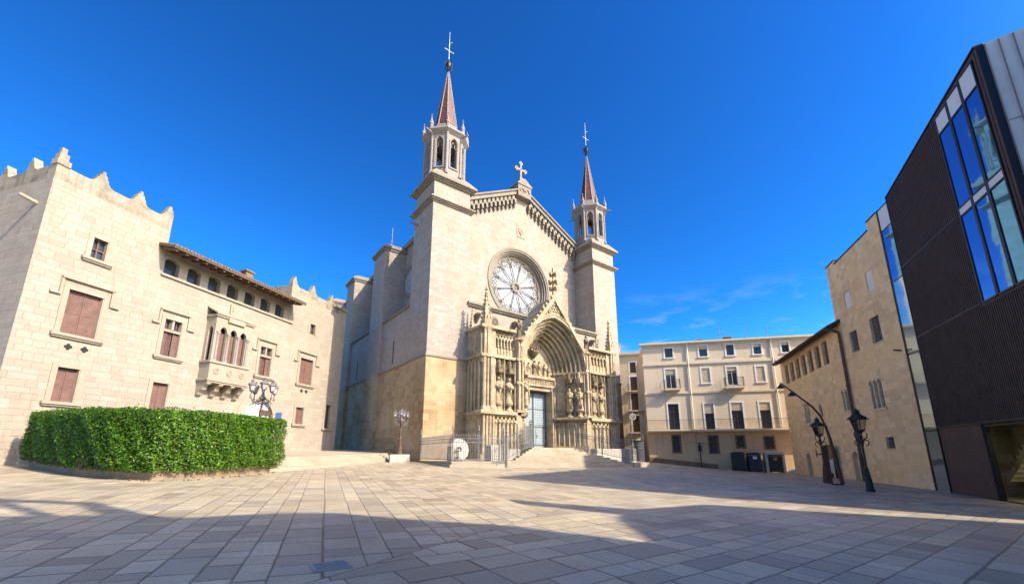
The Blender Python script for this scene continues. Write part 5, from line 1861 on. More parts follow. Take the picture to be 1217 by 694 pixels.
# arched doorway
dx0, dx1 = DR[0], DR[1]
dcx = (dx0 + dx1) / 2
da = MB()
ins = arch_pts(dcx, 1.375, 4.75, 1.35, 9); outs = arch_pts(dcx, 2.1, 4.75, 2.05, 9)
band(da, ins, outs, -0.06, 0.05)
for x0, x1 in ((dx0 - 0.72, dx0), (dx1, dx1 + 0.72)):
    da.box(x0, x1, -0.06, 0.05, 1.3, 4.75)
dpart = da.build('arched_doorway', M['palace_trim'], palace)
dd = MB()
dd.prism_xz([(dx0 + 0.02, 1.5)] + [(dx1 - 0.02, 1.5)] + [(p[0] * 0.985 + dcx * 0.015, p[1] - 0.02) for p in arch_pts(dcx, 1.375, 4.75, 1.35, 9)][::-1], 0.25, 0.3)
dd.build('door', M['door_glass'], dpart)
dfm = MB()
for xx in (dx0 + 0.05, dcx + 0.25, dcx + 0.45, dx1 - 0.1):
    dfm.box(xx - 0.05, xx + 0.05, 0.2, 0.25, 1.5, 5.4)
dfm.box(dcx + 0.2, dx1, 0.18, 0.26, 4.9, 5.35)
dfm.build('door_frame', M['wood_door'], dpart)
sg = MB()
sg.box(dx1 + 0.25, dx1 + 0.32, -0.75, -0.08, 3.6, 5.2)
sg.build('wall_banner', M['banner'], cat='banner', label='narrow blue banner sign sticking out beside the arched palace doorway')
bn = bpy.data.objects['wall_banner']
bn.location = (PL.x, PL.y, 0); bn.rotation_euler = (0, 0, az_rot(PA))
wl = MB()
wl.box(-0.2, 0.2, -0.71, -0.70, -0.3, 0.3)
pz_ = MB()

# ------------------------------------------------------------------ hedge in its stone planter
hp = [(-23.7, 21.3), (-20.5, 19.25), (-16.9, 17.1), (-14.8, 16.25), (-13.3, 16.15), (-12.5, 16.75), (-12.15, 18.0), (-12.05, 20.0), (-12.05, 22.1), (-12.7, 22.9), (-15.2, 23.4), (-19.3, 23.9), (-22.6, 23.3)]
hpc = [sum(p[i] for p in hp) / len(hp) for i in (0, 1)]


def inset(poly, d):
    """move a convex polygon's edges inwards by d"""
    n = len(poly)
    out = []
    for i in range(n):
        p0, p1, p2 = Vector(poly[i - 1]), Vector(poly[i]), Vector(poly[(i + 1) % n])
        e1, e2 = (p1 - p0).normalized(), (p2 - p1).normalized()
        n1, n2 = Vector((-e1.y, e1.x)), Vector((-e2.y, e2.x))
        b = (n1 + n2).normalized()
        out.append(tuple(p1 + b * d / max(0.5, b.dot(n1))))
    return out


pl_ = MB()
inn = inset(hp, 0.22)
n = len(hp)
z = [gz(*p) for p in hp]
b = pl_.add([(p[0], p[1], gz(*p) - 0.3) for p in hp] + [(p[0], p[1], gz(*p) + 0.42) for p in hp] + [(p[0], p[1], gz(*p) + 0.42) for p in inn] + [(p[0], p[1], gz(*p) + 0.2) for p in inn])
for i in range(n):
    j = (i + 1) % n
    for r in range(3):
        pl_.f.append((b + r * n + i, b + r * n + j, b + (r + 1) * n + j, b + (r + 1) * n + i))
plo = thing('hedge_planter', 'low rough stone kerb planter under the big clipped hedge', 'planter', (hpc[0], hpc[1], 0))
pl_.v = [(a - hpc[0], c - hpc[1], d) for a, c, d in pl_.v]
M['planter'] = stone('planter_kerb_stone', [(0.26, 0.20, 0.14), (0.31, 0.245, 0.175)], row=0.6, length=0.9, joint=0.012, jcol=(0.16, 0.12, 0.085), jstr=0.6, stain=(0.12, 0.09, 0.065), stain_amt=0.5)
pl_.build('planter_kerb', M['planter'], plo)
so = MB()
so.poly([(p[0] - hpc[0], p[1] - hpc[1], gz(*p) + 0.3) for p in inset(hp, 0.2)])
so.build('soil', M['soil'], plo)

hed = thing('clipped_hedge', 'large dense green clipped hedge with a flat top before the stone palace', 'hedge', (hpc[0], hpc[1], 0))
hpoly = inset(hp, -0.34)
HT, HB = 2.62, 0.30
# leaves: small folded quads scattered over the sides and the top, in a shell about 0.3 m deep
per = []
for i in range(n):
    a, c = Vector(hpoly[i]), Vector(hpoly[(i + 1) % n])
    per.append((a, c, (c - a).length))
totL = sum(p[2] for p in per)
P_, N_ = [], []
for a, c, Ls in per:
    e = (c - a).normalized()
    nrm = Vector((e.y, -e.x))
    mid = (a + c) / 2
    back = mid.y > 22.6
    dens = 200 if back else 1300
    cnt = int(dens * Ls * (HT - HB))
    t = rng.random(cnt); zz = rng.random(cnt) ** 0.95
    dep = rng.random(cnt) ** 1.5 * 0.32
    px = a.x + (c.x - a.x) * t; py = a.y + (c.y - a.y) * t
    # uneven face: slow bulges
    bul = 0.03 * np.sin(px * 2.1 + zz * 5) + 0.035 * np.sin(py * 3.7 - zz * 3.1) + 0.045 * np.sin(px * 7.3 + py * 6.1 + zz * 11) + rng.normal(0, 0.035, cnt)
    gzz = np.array([gz(x, y) for x, y in zip(px, py)])
    fr = np.clip((zz - 0.93) / 0.07, 0, 1)
    off = bul - dep - fr * 0.1 - 0.10 * (1 - np.clip(zz / 0.15, 0, 1))
    P_.append(np.stack([px + nrm.x * off, py + nrm.y * off, gzz + HB + zz * (HT - HB)], 1))
    N_.append(np.tile([nrm.x, nrm.y, 0.35], (cnt, 1)))
# top
xs_ = [p[0] for p in hpoly]; ys_ = [p[1] for p in hpoly]


def inside(px, py, poly):
    r = np.zeros(len(px), bool)
    for (x0, y0), (x1, y1) in zip(poly, poly[1:] + poly[:1]):
        c = ((y0 > py) != (y1 > py)) & (px < (x1 - x0) * (py - y0) / (y1 - y0 + 1e-12) + x0)
        r ^= c
    return r


cnt = int((max(xs_) - min(xs_)) * (max(ys_) - min(ys_)) * 420)
px = rng.uniform(min(xs_), max(xs_), cnt); py = rng.uniform(min(ys_), max(ys_), cnt)
k = inside(px, py, hpoly); px, py = px[k], py[k]
gzz = np.array([gz(x, y) for x, y in zip(px, py)])
P_.append(np.stack([px, py, gzz + HT - rng.random(len(px)) ** 1.6 * 0.28 + 0.05 * np.sin(px * 3.3) + 0.05 * np.sin(py * 4.4 + px) + (rng.random(len(px)) < 0.012) * rng.uniform(0.05, 0.22, len(px))], 1))
N_.append(np.tile([0, 0, 1.0], (len(px), 1)))
P = np.concatenate(P_); Nn = np.concatenate(N_)
m = len(P)
Nn = Nn + rng.normal(0, 0.55, (m, 3)); Nn /= np.linalg.norm(Nn, axis=1)[:, None]
T = rng.normal(0, 1, (m, 3)); T[:, 2] = T[:, 2] * 0.7 - 0.25
T -= Nn * (T * Nn).sum(1)[:, None]; T /= np.linalg.norm(T, axis=1)[:, None]
B = np.cross(Nn, T)
Ls = rng.uniform(0.028, 0.064, m)[:, None]; Ws = Ls * rng.uniform(0.38, 0.55, (m, 1))
V = np.stack([P - T * Ls, P + B * Ws + Nn * Ls * 0.15, P + T * Ls, P - B * Ws + Nn * Ls * 0.15], 1).reshape(-1, 3)
V[:, 0] -= hpc[0]; V[:, 1] -= hpc[1]
me = bpy.data.meshes.new('foliage')
me.vertices.add(len(V)); me.vertices.foreach_set('co', V.ravel().astype(np.float32))
me.loops.add(m * 4); me.loops.foreach_set('vertex_index', np.arange(m * 4, dtype=np.int32))
me.polygons.add(m); me.polygons.foreach_set('loop_start', np.arange(0, m * 4, 4, dtype=np.int32))
me.update(calc_edges=True); me.validate()
me.materials.append(M['leaf'])
fo = bpy.data.objects.new('foliage', me); COL.objects.link(fo); fo.parent = hed
# inner mass of twigs and leaves that keeps the light from passing straight through
co_ = MB()
ip = inset(hp, 0.28)
b = co_.add([(p[0] - hpc[0], p[1] - hpc[1], gz(*p) + HB - 0.1) for p in ip] + [(p[0] - hpc[0], p[1] - hpc[1], gz(*p) + HT - 0.3) for p in ip])
for i in range(n):
    j = (i + 1) % n
    co_.f.append((b + i, b + j, b + n + j, b + n + i))
co_.f.append(tuple(b + n + i for i in range(n)))
M['twig'] = plain('twig_mass', (0.025, 0.05, 0.012), 0.9, var=0.5, scale=14, bump=0.6)
co_.build('twigs', M['twig'], hed)
st_ = MB()
for i in range(26):
    t = rng.random() * totL
    for a, c, Lq in per:
        if t < Lq: break
        t -= Lq
    q = a.lerp(c, t / Lq); q = q + (Vector(hpc) - q) * 0.03
    g0 = gz(q.x, q.y)
    st_.tube([(q.x - hpc[0], q.y - hpc[1], g0 + 0.25), (q.x - hpc[0] + rng.normal(0, 0.05), q.y - hpc[1] + rng.normal(0, 0.05), g0 + 0.8)], [0.03, 0.015], 5)
st_.build('stems', M['wood'], hed, kind='stuff')

# ------------------------------------------------------------------ museum houses on the right (x runs from far to near along the wall)
MA = 17.0
mu = Vector((math.sin(R(MA)), math.cos(R(MA))))
AX, AY = 20.54, 21.40
far = Vector((AX, AY)) + mu * 20.0
gal = thing('gallery_house', 'low stone house with a row of square loggia openings under a dark overhanging eave', 'house', (far.x, far.y, -0.1), az_rot(MA + 180))
A = lambda a: 20.0 - a


def lancets(x0, x1, z0, z1, n, gap=0.12):
    w = (x1 - x0 - gap * (n - 1)) / n
    return [(x0 + k * (w + gap), x0 + k * (w + gap) + w, z0, z1, w * 0.62) for k in range(n)]


gops = []
gals = []
for k in range(7):
    xl = A(18.9) + k * 1.495
    gals.append((xl, xl + 0.98, 8.1, 9.82))
tri1 = lancets(A(15.4), A(14.25), 4.17, 5.83, 3)
one1 = [(A(12.2), A(11.65), 4.45, 5.42, 0.35)]
two1 = lancets(A(7.95), A(7.1), 4.5, 5.9, 2)
dr1 = [(A(16.5), A(15.65), -0.3, 1.72, 0.42)]
dr2 = [(A(12.75), A(11.5), -0.3, 2.12, 0.62)]
dr3 = [(A(8.0), A(6.95), -0.3, 1.78, 0.52)]
gw = MB()
gops = gals + tri1 + one1 + two1 + dr1 + dr2 + dr3
wall(gw, 0, 13.05, -0.5, 10.35, 0, gops, 0.3)
gw.poly([(0, 0, -0.5), (0, 0, 10.35), (0, 9, 10.35), (0, 9, -0.5)])
gw.poly([(0, 9, -0.5), (0, 9, 10.35), (13.05, 9, 10.35), (13.05, 9, -0.5)])
gw.build('wall', M['gallery'], gal)
gr = MB()
slab(gr, 0.4, 13.7, -0.68, 10.05, 0.0, 10.4, 0.24)
slab(gr, 0.2, 12.98, 0.01, 10.41, 4.5, 12.3, 0.22)
slab(gr, 0.2, 12.98, 9.6, 10.3, 4.5, 12.3, 0.22)
roof = gr.build('roof', M['dark_tile'], gal)
rt = MB()
for k in range(22):
    xx = 0.5 + k * 0.6
    slab(rt, xx - 0.06, xx + 0.06, -0.62, 9.96, 0.02, 10.28, 0.10)
rt.build('rafter', M['wood'], roof)
gu = MB()
gu.tube([(0.4, -0.74, 10.16), (13.7, -0.74, 10.16)], 0.1, 7)
gu.build('gutter', M['dark_tile'], roof)
gp = MB()
gp.tube([(13.25, -0.74, 10.05), (13.5, -0.6, 10.0), (13.58, -0.16, 9.7), (13.56, -0.14, 9.0), (13.5, -0.14, -0.3)], 0.1, 8)
gp.lathe([(0.13, 0), (0.13, 0.1)], (13.53, -0.14, 6.0), 8)
gp.lathe([(0.12, 0), (0.12, 1.9)], (13.5, -0.14, -0.4), 8)
gp.build('drainpipe', M['rust_paint'], gal)


def op_insert(par, ops, name, mat, y=0.28):
    for o in ops:
        q = MB()
        q.poly([(o[0] - 0.02, y, o[2] - 0.02), (o[1] + 0.02, y, o[2] - 0.02), (o[1] + 0.02, y, o[3] + 0.02), (o[0] - 0.02, y, o[3] + 0.02)])
        q.build(name, mat, par)


for o in gals:
    q = MB()
    q.box(o[0], o[1], 0.02, 0.3, o[2] - 0.08, o[2])
    w_ = q.build('loggia_opening', M['gallery_trim'], gal)
    q = MB()
    q.poly([(o[0], 0.2, o[2]), (o[1], 0.2, o[2]), (o[1], 0.2, o[3]), (o[0], 0.2, o[3])])
    q.build('shutter', M['wood_door'], w_)
for grp in (tri1, one1, two1):
    q = MB()
    x0, x1 = grp[0][0], grp[-1][1]
    q.box(x0 - 0.12, x1 + 0.12, -0.05, 0.1, grp[0][2] - 0.12, grp[0][2])
    for o in grp:
        c = (o[0] + o[1]) / 2; w2 = (o[1] - o[0]) / 2
        band(q, arch_pts(c, w2 * 0.98, o[3] - w2 * 1.24, w2 * 1.24, 5), arch_pts(c, w2 + 0.06, o[3] - w2 * 1.24, w2 * 1.24 + 0.1, 5), -0.03, 0.02)
    for o in grp[1:]:
        q.tube([(o[0] - 0.06, 0.02, o[2]), (o[0] - 0.06, 0.02, o[3] - 0.3)], 0.055, 7)
    w_ = q.build('lancet_window', M['gallery_trim'], gal)
    q = MB()
    for o in grp:
        q.poly([(o[0], 0.12, o[2]), (o[1], 0.12, o[2]), (o[1], 0.12, o[3]), (o[0], 0.12, o[3])])
    q.build('pane', M['old_shutter'], w_)
for o, mt in ((dr1[0], M['wood_door']), (dr2[0], M['dark']), (dr3[0], M['gallery_trim'])):
    q = MB()
    c = (o[0] + o[1]) / 2; w2 = (o[1] - o[0]) / 2
    band(q, arch_pts(c, w2, o[3] - o[4], o[4], 6), arch_pts(c, w2 + 0.25, o[3] - o[4], o[4] + 0.25, 6), -0.025, 0.02)
    w_ = q.build('arched_doorway', M['gallery_trim'], gal)
    q = MB()
    q.poly([(o[0], 0.24, o[2]), (o[1], 0.24, o[2]), (o[1], 0.24, o[3]), (o[0], 0.24, o[3])])
    q.build('door', mt, w_)

far2 = Vector((AX, AY)) + mu * 6.95
tow = thing('stone_tower_house', 'tall plain stone house with two blocked windows and a gothic triple window beside black building', 'house', (far2.x, far2.y, -0.15), az_rot(MA + 180))
T = lambda a: 6.95 - a
tw1 = [(T(2.75), T(1.68), 7.95, 9.46)]; tw2 = [(T(5.4), T(4.4), 8.0, 9.36)]
tri2 = lancets(T(4.1), T(2.75), 4.25, 5.92, 3)
sq2 = [(T(3.45), T(2.6), 1.94, 2.57)]
bl2 = [(T(2.22), T(1.45), 11.0, 12.2), (T(5.22), T(4.38), 10.9, 12.0)]
twm = MB()
wall(twm, 0, 7.05, -0.5, 14.35, 0, tw1 + tw2 + tri2 + sq2 + bl2, 0.22)
twm.poly([(0, 0, -0.5), (0, 0, 14.35), (0, 10, 14.35), (0, 10, -0.5)])
twm.poly([(0, 0, 14.3), (6.85, 0, 14.3), (6.85, 10, 14.3), (0, 10, 14.3)])
twm.poly([(0, 10, -0.5), (0, 10, 14.35), (6.85, 10, 14.35), (6.85, 10, -0.5)])
twm.box(0.002, 1.25, 0.002, 0.45, 14.35, 14.62)
twm.box(5.95, 7.04, 0.002, 0.45, 14.35, 14.86)
twm.build('wall', M['gallery'], tow)
cpn = MB()
cpn.box(-0.05, 1.3, -0.05, 0.5, 14.62, 14.68); cpn.box(1.3, 5.95, -0.05, 0.5, 14.35, 14.42); cpn.box(5.95, 7.05, -0.05, 0.5, 14.86, 14.92)
cpn.build('coping', M['dark_tile'], tow)
for o in bl2:
    q = MB(); q.box(o[0], o[1], 0.06, 0.2, o[2], o[3])
    q.build('blocked_window', M['white'], tow)
for o in tw1 + tw2 + sq2:
    q = MB()
    q.box(o[0] - 0.05, o[1] + 0.05, -0.03, 0.2, o[2] - 0.1, o[2])
    w_ = q.build('window', M['gallery_trim'], tow)
    q = MB()
    q.poly([(o[0], 0.14, o[2]), (o[1], 0.14, o[2]), (o[1], 0.14, o[3]), (o[0], 0.14, o[3])])
    q.box((o[0] + o[1]) / 2 - 0.03, (o[0] + o[1]) / 2 + 0.03, 0.11, 0.139, o[2], o[3])
    q.build('pane', M['old_shutter'], w_)
q = MB()
q.box(tri2[0][0] - 0.12, tri2[-1][1] + 0.12, -0.06, 0.1, tri2[0][2] - 0.14, tri2[0][2])
for o in tri2:
    c = (o[0] + o[1]) / 2; w2 = (o[1] - o[0]) / 2
    band(q, arch_pts(c, w2 * 0.98, o[3] - w2 * 1.24, w2 * 1.24, 5), arch_pts(c, w2 + 0.06, o[3] - w2 * 1.24, w2 * 1.24 + 0.1, 5), -0.03, 0.02)
for o in tri2[1:]:
    q.tube([(o[0] - 0.06, 0.02, o[2]), (o[0] - 0.06, 0.02, o[3] - 0.3)], 0.055, 7)
w_ = q.build('lancet_window', M['gallery_trim'], tow)
q = MB()
for o in tri2:
    q.poly([(o[0], 0.12, o[2]), (o[1], 0.12, o[2]), (o[1], 0.12, o[3]), (o[0], 0.12, o[3])])
q.build('pane', M['old_shutter'], w_)
q = MB(); q.tube([(6.72, 0.05, 6.95), (6.72, -0.3, 7.0), (6.8, -0.35, 6.98)], 0.04, 6); q.build('iron_hook', M['iron'], tow)

# ------------------------------------------------------------------ black modern building
BA = 23.5
bu2 = Vector((math.sin(R(BA)), math.cos(R(BA))))
ED = Vector((20.02, 20.03))
blk = thing('modern_building', 'black metal-clad modern building with tall blue windows and a glazed lobby at the right edge', 'building', (ED.x, ED.y, -0.15), az_rot(BA + 180))
mrot = Matrix.Rotation(-az_rot(BA + 180), 2)


def bl_loc(p):
    return mrot @ (Vector(p) - ED)


XE = 8.5
corner = ED - bu2 * XE
e1 = corner + Vector((math.sin(R(128)), math.cos(R(128)))) * 10.5
e2 = e1 + Vector((math.sin(R(40)), math.cos(R(40)))) * 11.0
LE1, LE2 = bl_loc(e1), bl_loc(e2)
ZT0, ZT1 = 14.95, 15.85
topz = lambda x: ZT0 + (ZT1 - ZT0) * x / XE
bw = MB()
# front in two bands, with the window group and the lobby cut out
WX0, WX1, WZ0 = 5.42, 8.22, 7.2
LX0 = 3.35
wall(bw, 0, XE, 2.78, 14.9, 0, [(WX0, WX1, WZ0, 14.9)], 0.25)
bw.poly([(0, 0, 14.9), (WX0, 0, 14.9), (WX0, 0, topz(WX0)), (0, 0, topz(0))])
bw.poly([(WX1, 0, 14.9), (XE, 0, 14.9), (XE, 0, topz(XE)), (WX1, 0, topz(WX1))])
bw.poly([(WX0, 0, 15.33), (WX1, 0, 15.33 + 0.3), (WX1, 0, topz(WX1)), (WX0, 0, topz(WX0))])
bw.poly([(0, 0, -0.6), (LX0, 0, -0.6), (LX0, 0, 2.78), (0, 0, 2.78)])
bw.poly([(LX0, 0, -0.6), (LX0, 0.14, -0.6), (LX0, 0.14, 2.78), (LX0, 0, 2.78)])
bw.poly([(0.3, 0.02, 2.78), (0.3, 4.2, 2.78), (XE, 4.2, 2.78), (XE, 0.02, 2.78)])
# roof and back
bw.poly([(0, 0, ZT0), (XE, 0, ZT1), (LE1.x, LE1.y, ZT1), (LE2.x, LE2.y, ZT0 + 0.5), (0, 9, ZT0)])
bw.poly([(LE1.x, LE1.y, -0.6), (LE1.x, LE1.y, ZT1), (LE2.x, LE2.y, ZT0 + 0.5), (LE2.x, LE2.y, -0.6)])
bw.poly([(LE2.x, LE2.y, -0.6), (LE2.x, LE2.y, ZT0 + 0.5), (0, 9, ZT0), (0, 9, -0.6)])
clad = bw.build('cladding', M['cladding'], blk)
rb_ = MB()
k = 0
x = 0.06
while x < XE - 0.05:
    zlo = 2.86
    if WX0 - 0.12 < x < WX1 + 0.08:
        rb_.box(x, x + 0.035, -0.03, 0.0, zlo, WZ0 - 0.12)
    else:
        rb_.box(x, x + 0.035, -0.03, 0.0, zlo, topz(x) - 0.1)
    x += 0.115
rb_.build('cladding_rib', M['cladding'], clad)
jn = MB()
for z in (7.22, 10.93):
    jn.box(0.02, WX0 - 0.1, -0.036, -0.005, z - 0.025, z + 0.025)
jn.box(0.0, XE, -0.045, 0.0, 2.78, 2.86)
jn.box(0.0, 0.06, -0.05, 0.02, -0.5, ZT0)
jn.build('cladding_joint', M['black_frame'], clad)
rf_ = MB()
slab(rf_, 0, XE, -0.06, ZT0 - 0.02, 0.2, ZT0 + 0.02, 0.07)
b = rf_.v[-8:]
rf_.v[-8:] = [(p[0], p[1], p[2] + (ZT1 - ZT0) * p[0] / XE) for p in b]
rf_.build('roof_edge', M['black_frame'], blk)
# tall window group: three lights, each with white top panel, glass, white spandrel, glass
cw_ = (WX1 - WX0) / 3
for k in range(3):
    xa, xb = WX0 + k * cw_ + 0.07, WX0 + (k + 1) * cw_ - 0.07
    f_ = MB()
    for (x0, x1) in ((xa - 0.07, xa), (xb, xb + 0.07)):
        f_.box(x0, x1, -0.05, 0.24, WZ0, 15.33 + 0.1 * k + 0.02)
    for z in (WZ0, 10.78, 11.12, 14.55):
        f_.box(xa, xb, -0.05, 0.22, z - 0.035, z + 0.035)
    f_.box(xa, xb, -0.05, 0.2, 15.30 + 0.1 * k, 15.36 + 0.1 * k)
    wp = f_.build('window', M['black_frame'], blk)
    g_ = MB()
    g_.poly([(xa, -0.02, WZ0), (xb, -0.02, WZ0), (xb, -0.02, 10.78), (xa, -0.02, 10.78)])
    g_.build('pane', M['tinted'], wp)
    g_ = MB()
    g_.poly([(xa, -0.02, 11.12), (xb, -0.02, 11.12), (xb, -0.02, 14.55), (xa, -0.02, 14.55)])
    g_.build('pane', M['tinted'], wp)
    s_ = MB()
    s_.box(xa, xb, -0.03, 0.14, 14.58, 15.31 + 0.1 * k)
    s_.build('spandrel', M['panel'], wp)
    s_ = MB()
    s_.box(xa, xb, -0.03, 0.14, 10.815, 11.085)
    s_.build('spandrel', M['panel'], wp)
# dark edge band and zinc end wall with standing seams
ez = MB()
dE = (LE1 - Vector((XE, 0))); LEn = dE.length; dE.normalize()
pE = lambda t, off=0.0: (XE + dE.x * t + dE.y * off, dE.y * t - dE.x * off)
ez.poly([(*pE(0), -0.6), (*pE(0.2), -0.6), (*pE(0.2), ZT1), (*pE(0), ZT1)])
ez.build('edge_band', M['black_frame'], blk)
zw = MB()
zw.poly([(*pE(0.2), -0.6), (*pE(LEn), -0.6), (*pE(LEn), ZT1), (*pE(0.2), ZT1)])
zp = zw.build('zinc_wall', M['zinc'], blk)
zs_ = MB()
t = 0.2
while t < LEn:
    a, b_ = pE(t), pE(t + 0.03)
    c, d = pE(t + 0.03, 0.04), pE(t, 0.04)
    zs_.prism([a, b_, c, d], -0.5, ZT1 - 0.05)
    t += 0.34
for z in (4.2, 8.4, 12.6):
    zs_.prism([pE(0.2), pE(LEn), pE(LEn, 0.02), pE(0.42, 0.02)], z, z + 0.03)
M['seam'] = plain('zinc_seam', (0.20, 0.19, 0.18), 0.6, 0.1)
zs_.build('standing_seam', M['seam'], zp)
# lobby: glass front, frame, back wall, floor and a white stair going up
lb_ = MB()
lb_.poly([(LX0 + 0.1, 0.12, -0.12), (XE - 0.05, 0.12, -0.12), (XE - 0.05, 0.12, 2.72), (LX0 + 0.1, 0.12, 2.72)])
lob = lb_.build('lobby_glass', M['clear'], blk)
lf = MB()
for x in (LX0 + 0.05, 6.9):
    lf.box(x - 0.05, x + 0.05, 0.05, 0.2, -0.3, 2.76)
lf.box(LX0, XE, 0.05, 0.2, -0.3, -0.1)
lf.box(LX0, XE, 0.05, 0.2, 2.66, 2.775)
lf.build('lobby_frame', M['black_frame'], lob)
li_ = MB()
li_.poly([(0.3, 4.2, -0.2), (XE, 4.2, -0.2), (XE, 4.2, 2.77), (0.3, 4.2, 2.77)])
li_.poly([(0.31, 0.1, -0.2), (0.31, 4.2, -0.2), (0.31, 4.2, 2.77), (0.31, 0.1, 2.77)])
li_.build('lobby_wall', M['interior_wall'], blk)
li_ = MB()
li_.poly([(0.3, 0.15, -0.19), (XE, 0.15, -0.19), (XE + 2, 4.2, -0.19), (0.3, 4.2, -0.19)])
li_.build('lobby_floor', M['grey_iron'], blk)
ls = MB()
for k in range(9):
    x0 = 1.55 + k * 0.24
    z0 = 0.78 + k * 0.2
    ls.box(x0, x0 + 0.25, 1.2, 2.4, z0 - 0.24, z0)
b = ls.add([(1.55, 1.19, 0.36), (2.6, 1.19, 1.12), (3.7, 1.19, 2.05), (3.7, 1.19, 2.3), (1.55, 1.19, 0.6)])
ls.f.append((b, b + 1, b + 2, b + 3, b + 4))
ls.build('stair', M['stair_white'], blk)
lr = MB()
for k in range(24):
    x0 = 1.6 + k * 0.09
    lr.box(x0, x0 + 0.016, 2.3, 2.32, 0.8 + k * 0.075, 1.65 + k * 0.075)
lr.build('stair_rail', M['iron'], blk)

# lit ceiling lamp seen through the lobby glass
ll = MB(); ll.box(3.6, 5.6, 1.48, 1.72, 2.62, 2.68)
lm, lnt, lbs = new_mat('lobby_lamp_glow')
lbs.inputs['Emission Color'].default_value = (1.0, 0.9, 0.65, 1); lbs.inputs['Emission Strength'].default_value = 3.0
ll.build('ceiling_lamp', lm, blk)
ld_ = bpy.data.lights.new('lobby_light', 'AREA'); ld_.shape = 'RECTANGLE'; ld_.size = 2.0; ld_.size_y = 0.25; ld_.energy = 22; ld_.color = (1.0, 0.9, 0.66)
lo_ = bpy.data.objects.new('lobby_light', ld_); COL.objects.link(lo_); lo_.parent = blk; lo_.location = (4.6, 1.6, 2.59 + 0.15)

# glazed slot between the stone house and the black building
fs = Vector((AX, AY)) - mu * 0.1
slt = thing('glazed_link', 'narrow full-height glass strip between the stone house and the black building', 'glass facade', (fs.x, fs.y, -0.15), az_rot(MA + 180))
SW = 1.33
for k, (z0, z1, mt, nm) in enumerate(((-0.1, 2.7, 'strip_glass', 'pane'), (2.76, 6.6, 'strip_glass', 'pane'), (6.66, 10.6, 'strip_glass', 'pane'), (10.66, 13.6, 'tinted', 'pane'), (13.66, 14.85, 'panel', 'spandrel'))):
    q = MB()
    q.box(0.12, SW - 0.08, 0.035, 0.08, z0, z1)
    q.build(nm, M[mt], slt)
q = MB()
q.box(0.0, 0.12, 0.02, 0.4, -0.5, 14.95); q.box(SW - 0.08, SW + 0.02, 0.02, 0.4, -0.5, 14.95)
for z in (-0.3, 2.73, 6.63, 10.63, 13.63, 14.9):
    q.box(0.12, SW - 0.08, 0.025, 0.2, z - 0.03, z + 0.03)
q.build('frame', M['black_frame'], slt)
q = MB()
q.box(0.0, SW, 0.45, 9, -0.5, 14.85)
q.build('core', M['dark'], slt)

# ------------------------------------------------------------------ apartment house at the end of the square
APS = 1.3
AV = Vector((20.55, 33.13)) * APS
apu = Vector((math.sin(R(103)), math.cos(R(103))))
apl = AV - apu * 9.55 * APS
apt = thing('apartment_house', 'four-storey cream apartment house with small balconies and tv aerials behind the bins', 'building', (apl.x, apl.y, 0.2), az_rot(103))
Xa = lambda a: (9.55 - a) * APS
Za = lambda h: 1.6 + (h - 1.6) * APS
AW = 17.5
R_A = [(7.72, 7.1, 9.61, 10.4), (5.0, 4.38, 9.57, 10.46), (2.9, 2.34, 9.56, 10.45), (0.87, 0.3, 9.56, 10.42), (-1.2, -1.72, 9.6, 10.42)]
R_B = [(7.82, 7.02, 6.98, 8.59), (4.98, 4.36, 7.33, 8.57), (3.05, 2.3, 7.1, 8.58), (0.87, 0.28, 7.27, 8.53), (-1.2, -1.8, 7.27, 8.53)]
R_C = [(7.83, 7.01, 3.58, 5.68), (5.04, 4.36, 3.58, 5.62), (3.04, 2.21, 3.58, 5.65), (0.98, 0.22, 3.58, 5.64), (-1.1, -1.85, 3.58, 5.64)]
R_D = [(7.67, 7.13, 1.79, 3.08), (4.92, 4.31, 1.75, 3.03), (2.92, 2.38, 2.16, 3.01), (0.91, 0.29, 2.05, 2.93)]
cv = lambda r: (Xa(r[0]), Xa(r[1]), Za(r[2]), Za(r[3]))
oA, oB, oC, oD = [[cv(r) for r in L_] for L_ in (R_A, R_B, R_C, R_D)]
zlow = Za(3.42)
ztopA = Za(10.85)
am = MB()
wall(am, 0, AW, zlow, ztopA, 0, oA + oB + oC, 0.2)
am.poly([(0, 0, zlow), (0, 0, ztopA), (0, 12, ztopA), (0, 12, zlow)])
am.poly([(AW, 0, zlow), (AW, 12, zlow), (AW, 12, ztopA), (AW, 0, ztopA)])
am.poly([(0, 12, -0.5), (0, 12, ztopA), (AW, 12, ztopA), (AW, 12, -0.5)])
am.poly([(0, 0, ztopA - 0.05), (AW, 0, ztopA - 0.05), (AW, 12, ztopA - 0.05), (0, 12, ztopA - 0.05)])
am.build('wall', M['plaster'], apt)
al_ = MB()
wall(al_, 0, AW, -0.8, zlow, 0, oD, 0.2)
al_.poly([(0, 0, -0.8), (0, 0, zlow), (0, 12, zlow), (0, 12, -0.8)])
al_.build('ground_floor_wall', M['plaster_low'], apt)
dd_ = MB()
b = dd_.add([(-0.03, -0.04, -0.6), (6.6, -0.04, -0.6), (6.6, -0.04, Za(0.85)), (-0.03, -0.04, Za(1.4)), (-0.03, 0.1, -0.6), (-0.03, 0.1, Za(1.4)), (6.6, 0.1, Za(0.85))])
dd_.f += [(b, b + 1, b + 2, b + 3), (b + 4, b, b + 3, b + 5), (b + 3, b + 2, b + 6, b + 5)]
dd_.build('dado', M['dado'], apt)
tr_ = MB()
tr_.box(-0.12, AW, -0.12, 0.05, Za(8.95), Za(9.15))
tr_.box(-0.10, AW, -0.10, 0.05, Za(6.5), Za(6.66))
tr_.box(-0.08, AW, -0.08, 0.05, ztopA - 0.35, ztopA - 0.12)
tr_.box(-0.3, AW, -0.34, 0.3, ztopA - 0.12, ztopA + 0.06)
tr_.box(-0.22, AW, -0.22, 0.05, ztopA - 0.2, ztopA - 0.12)
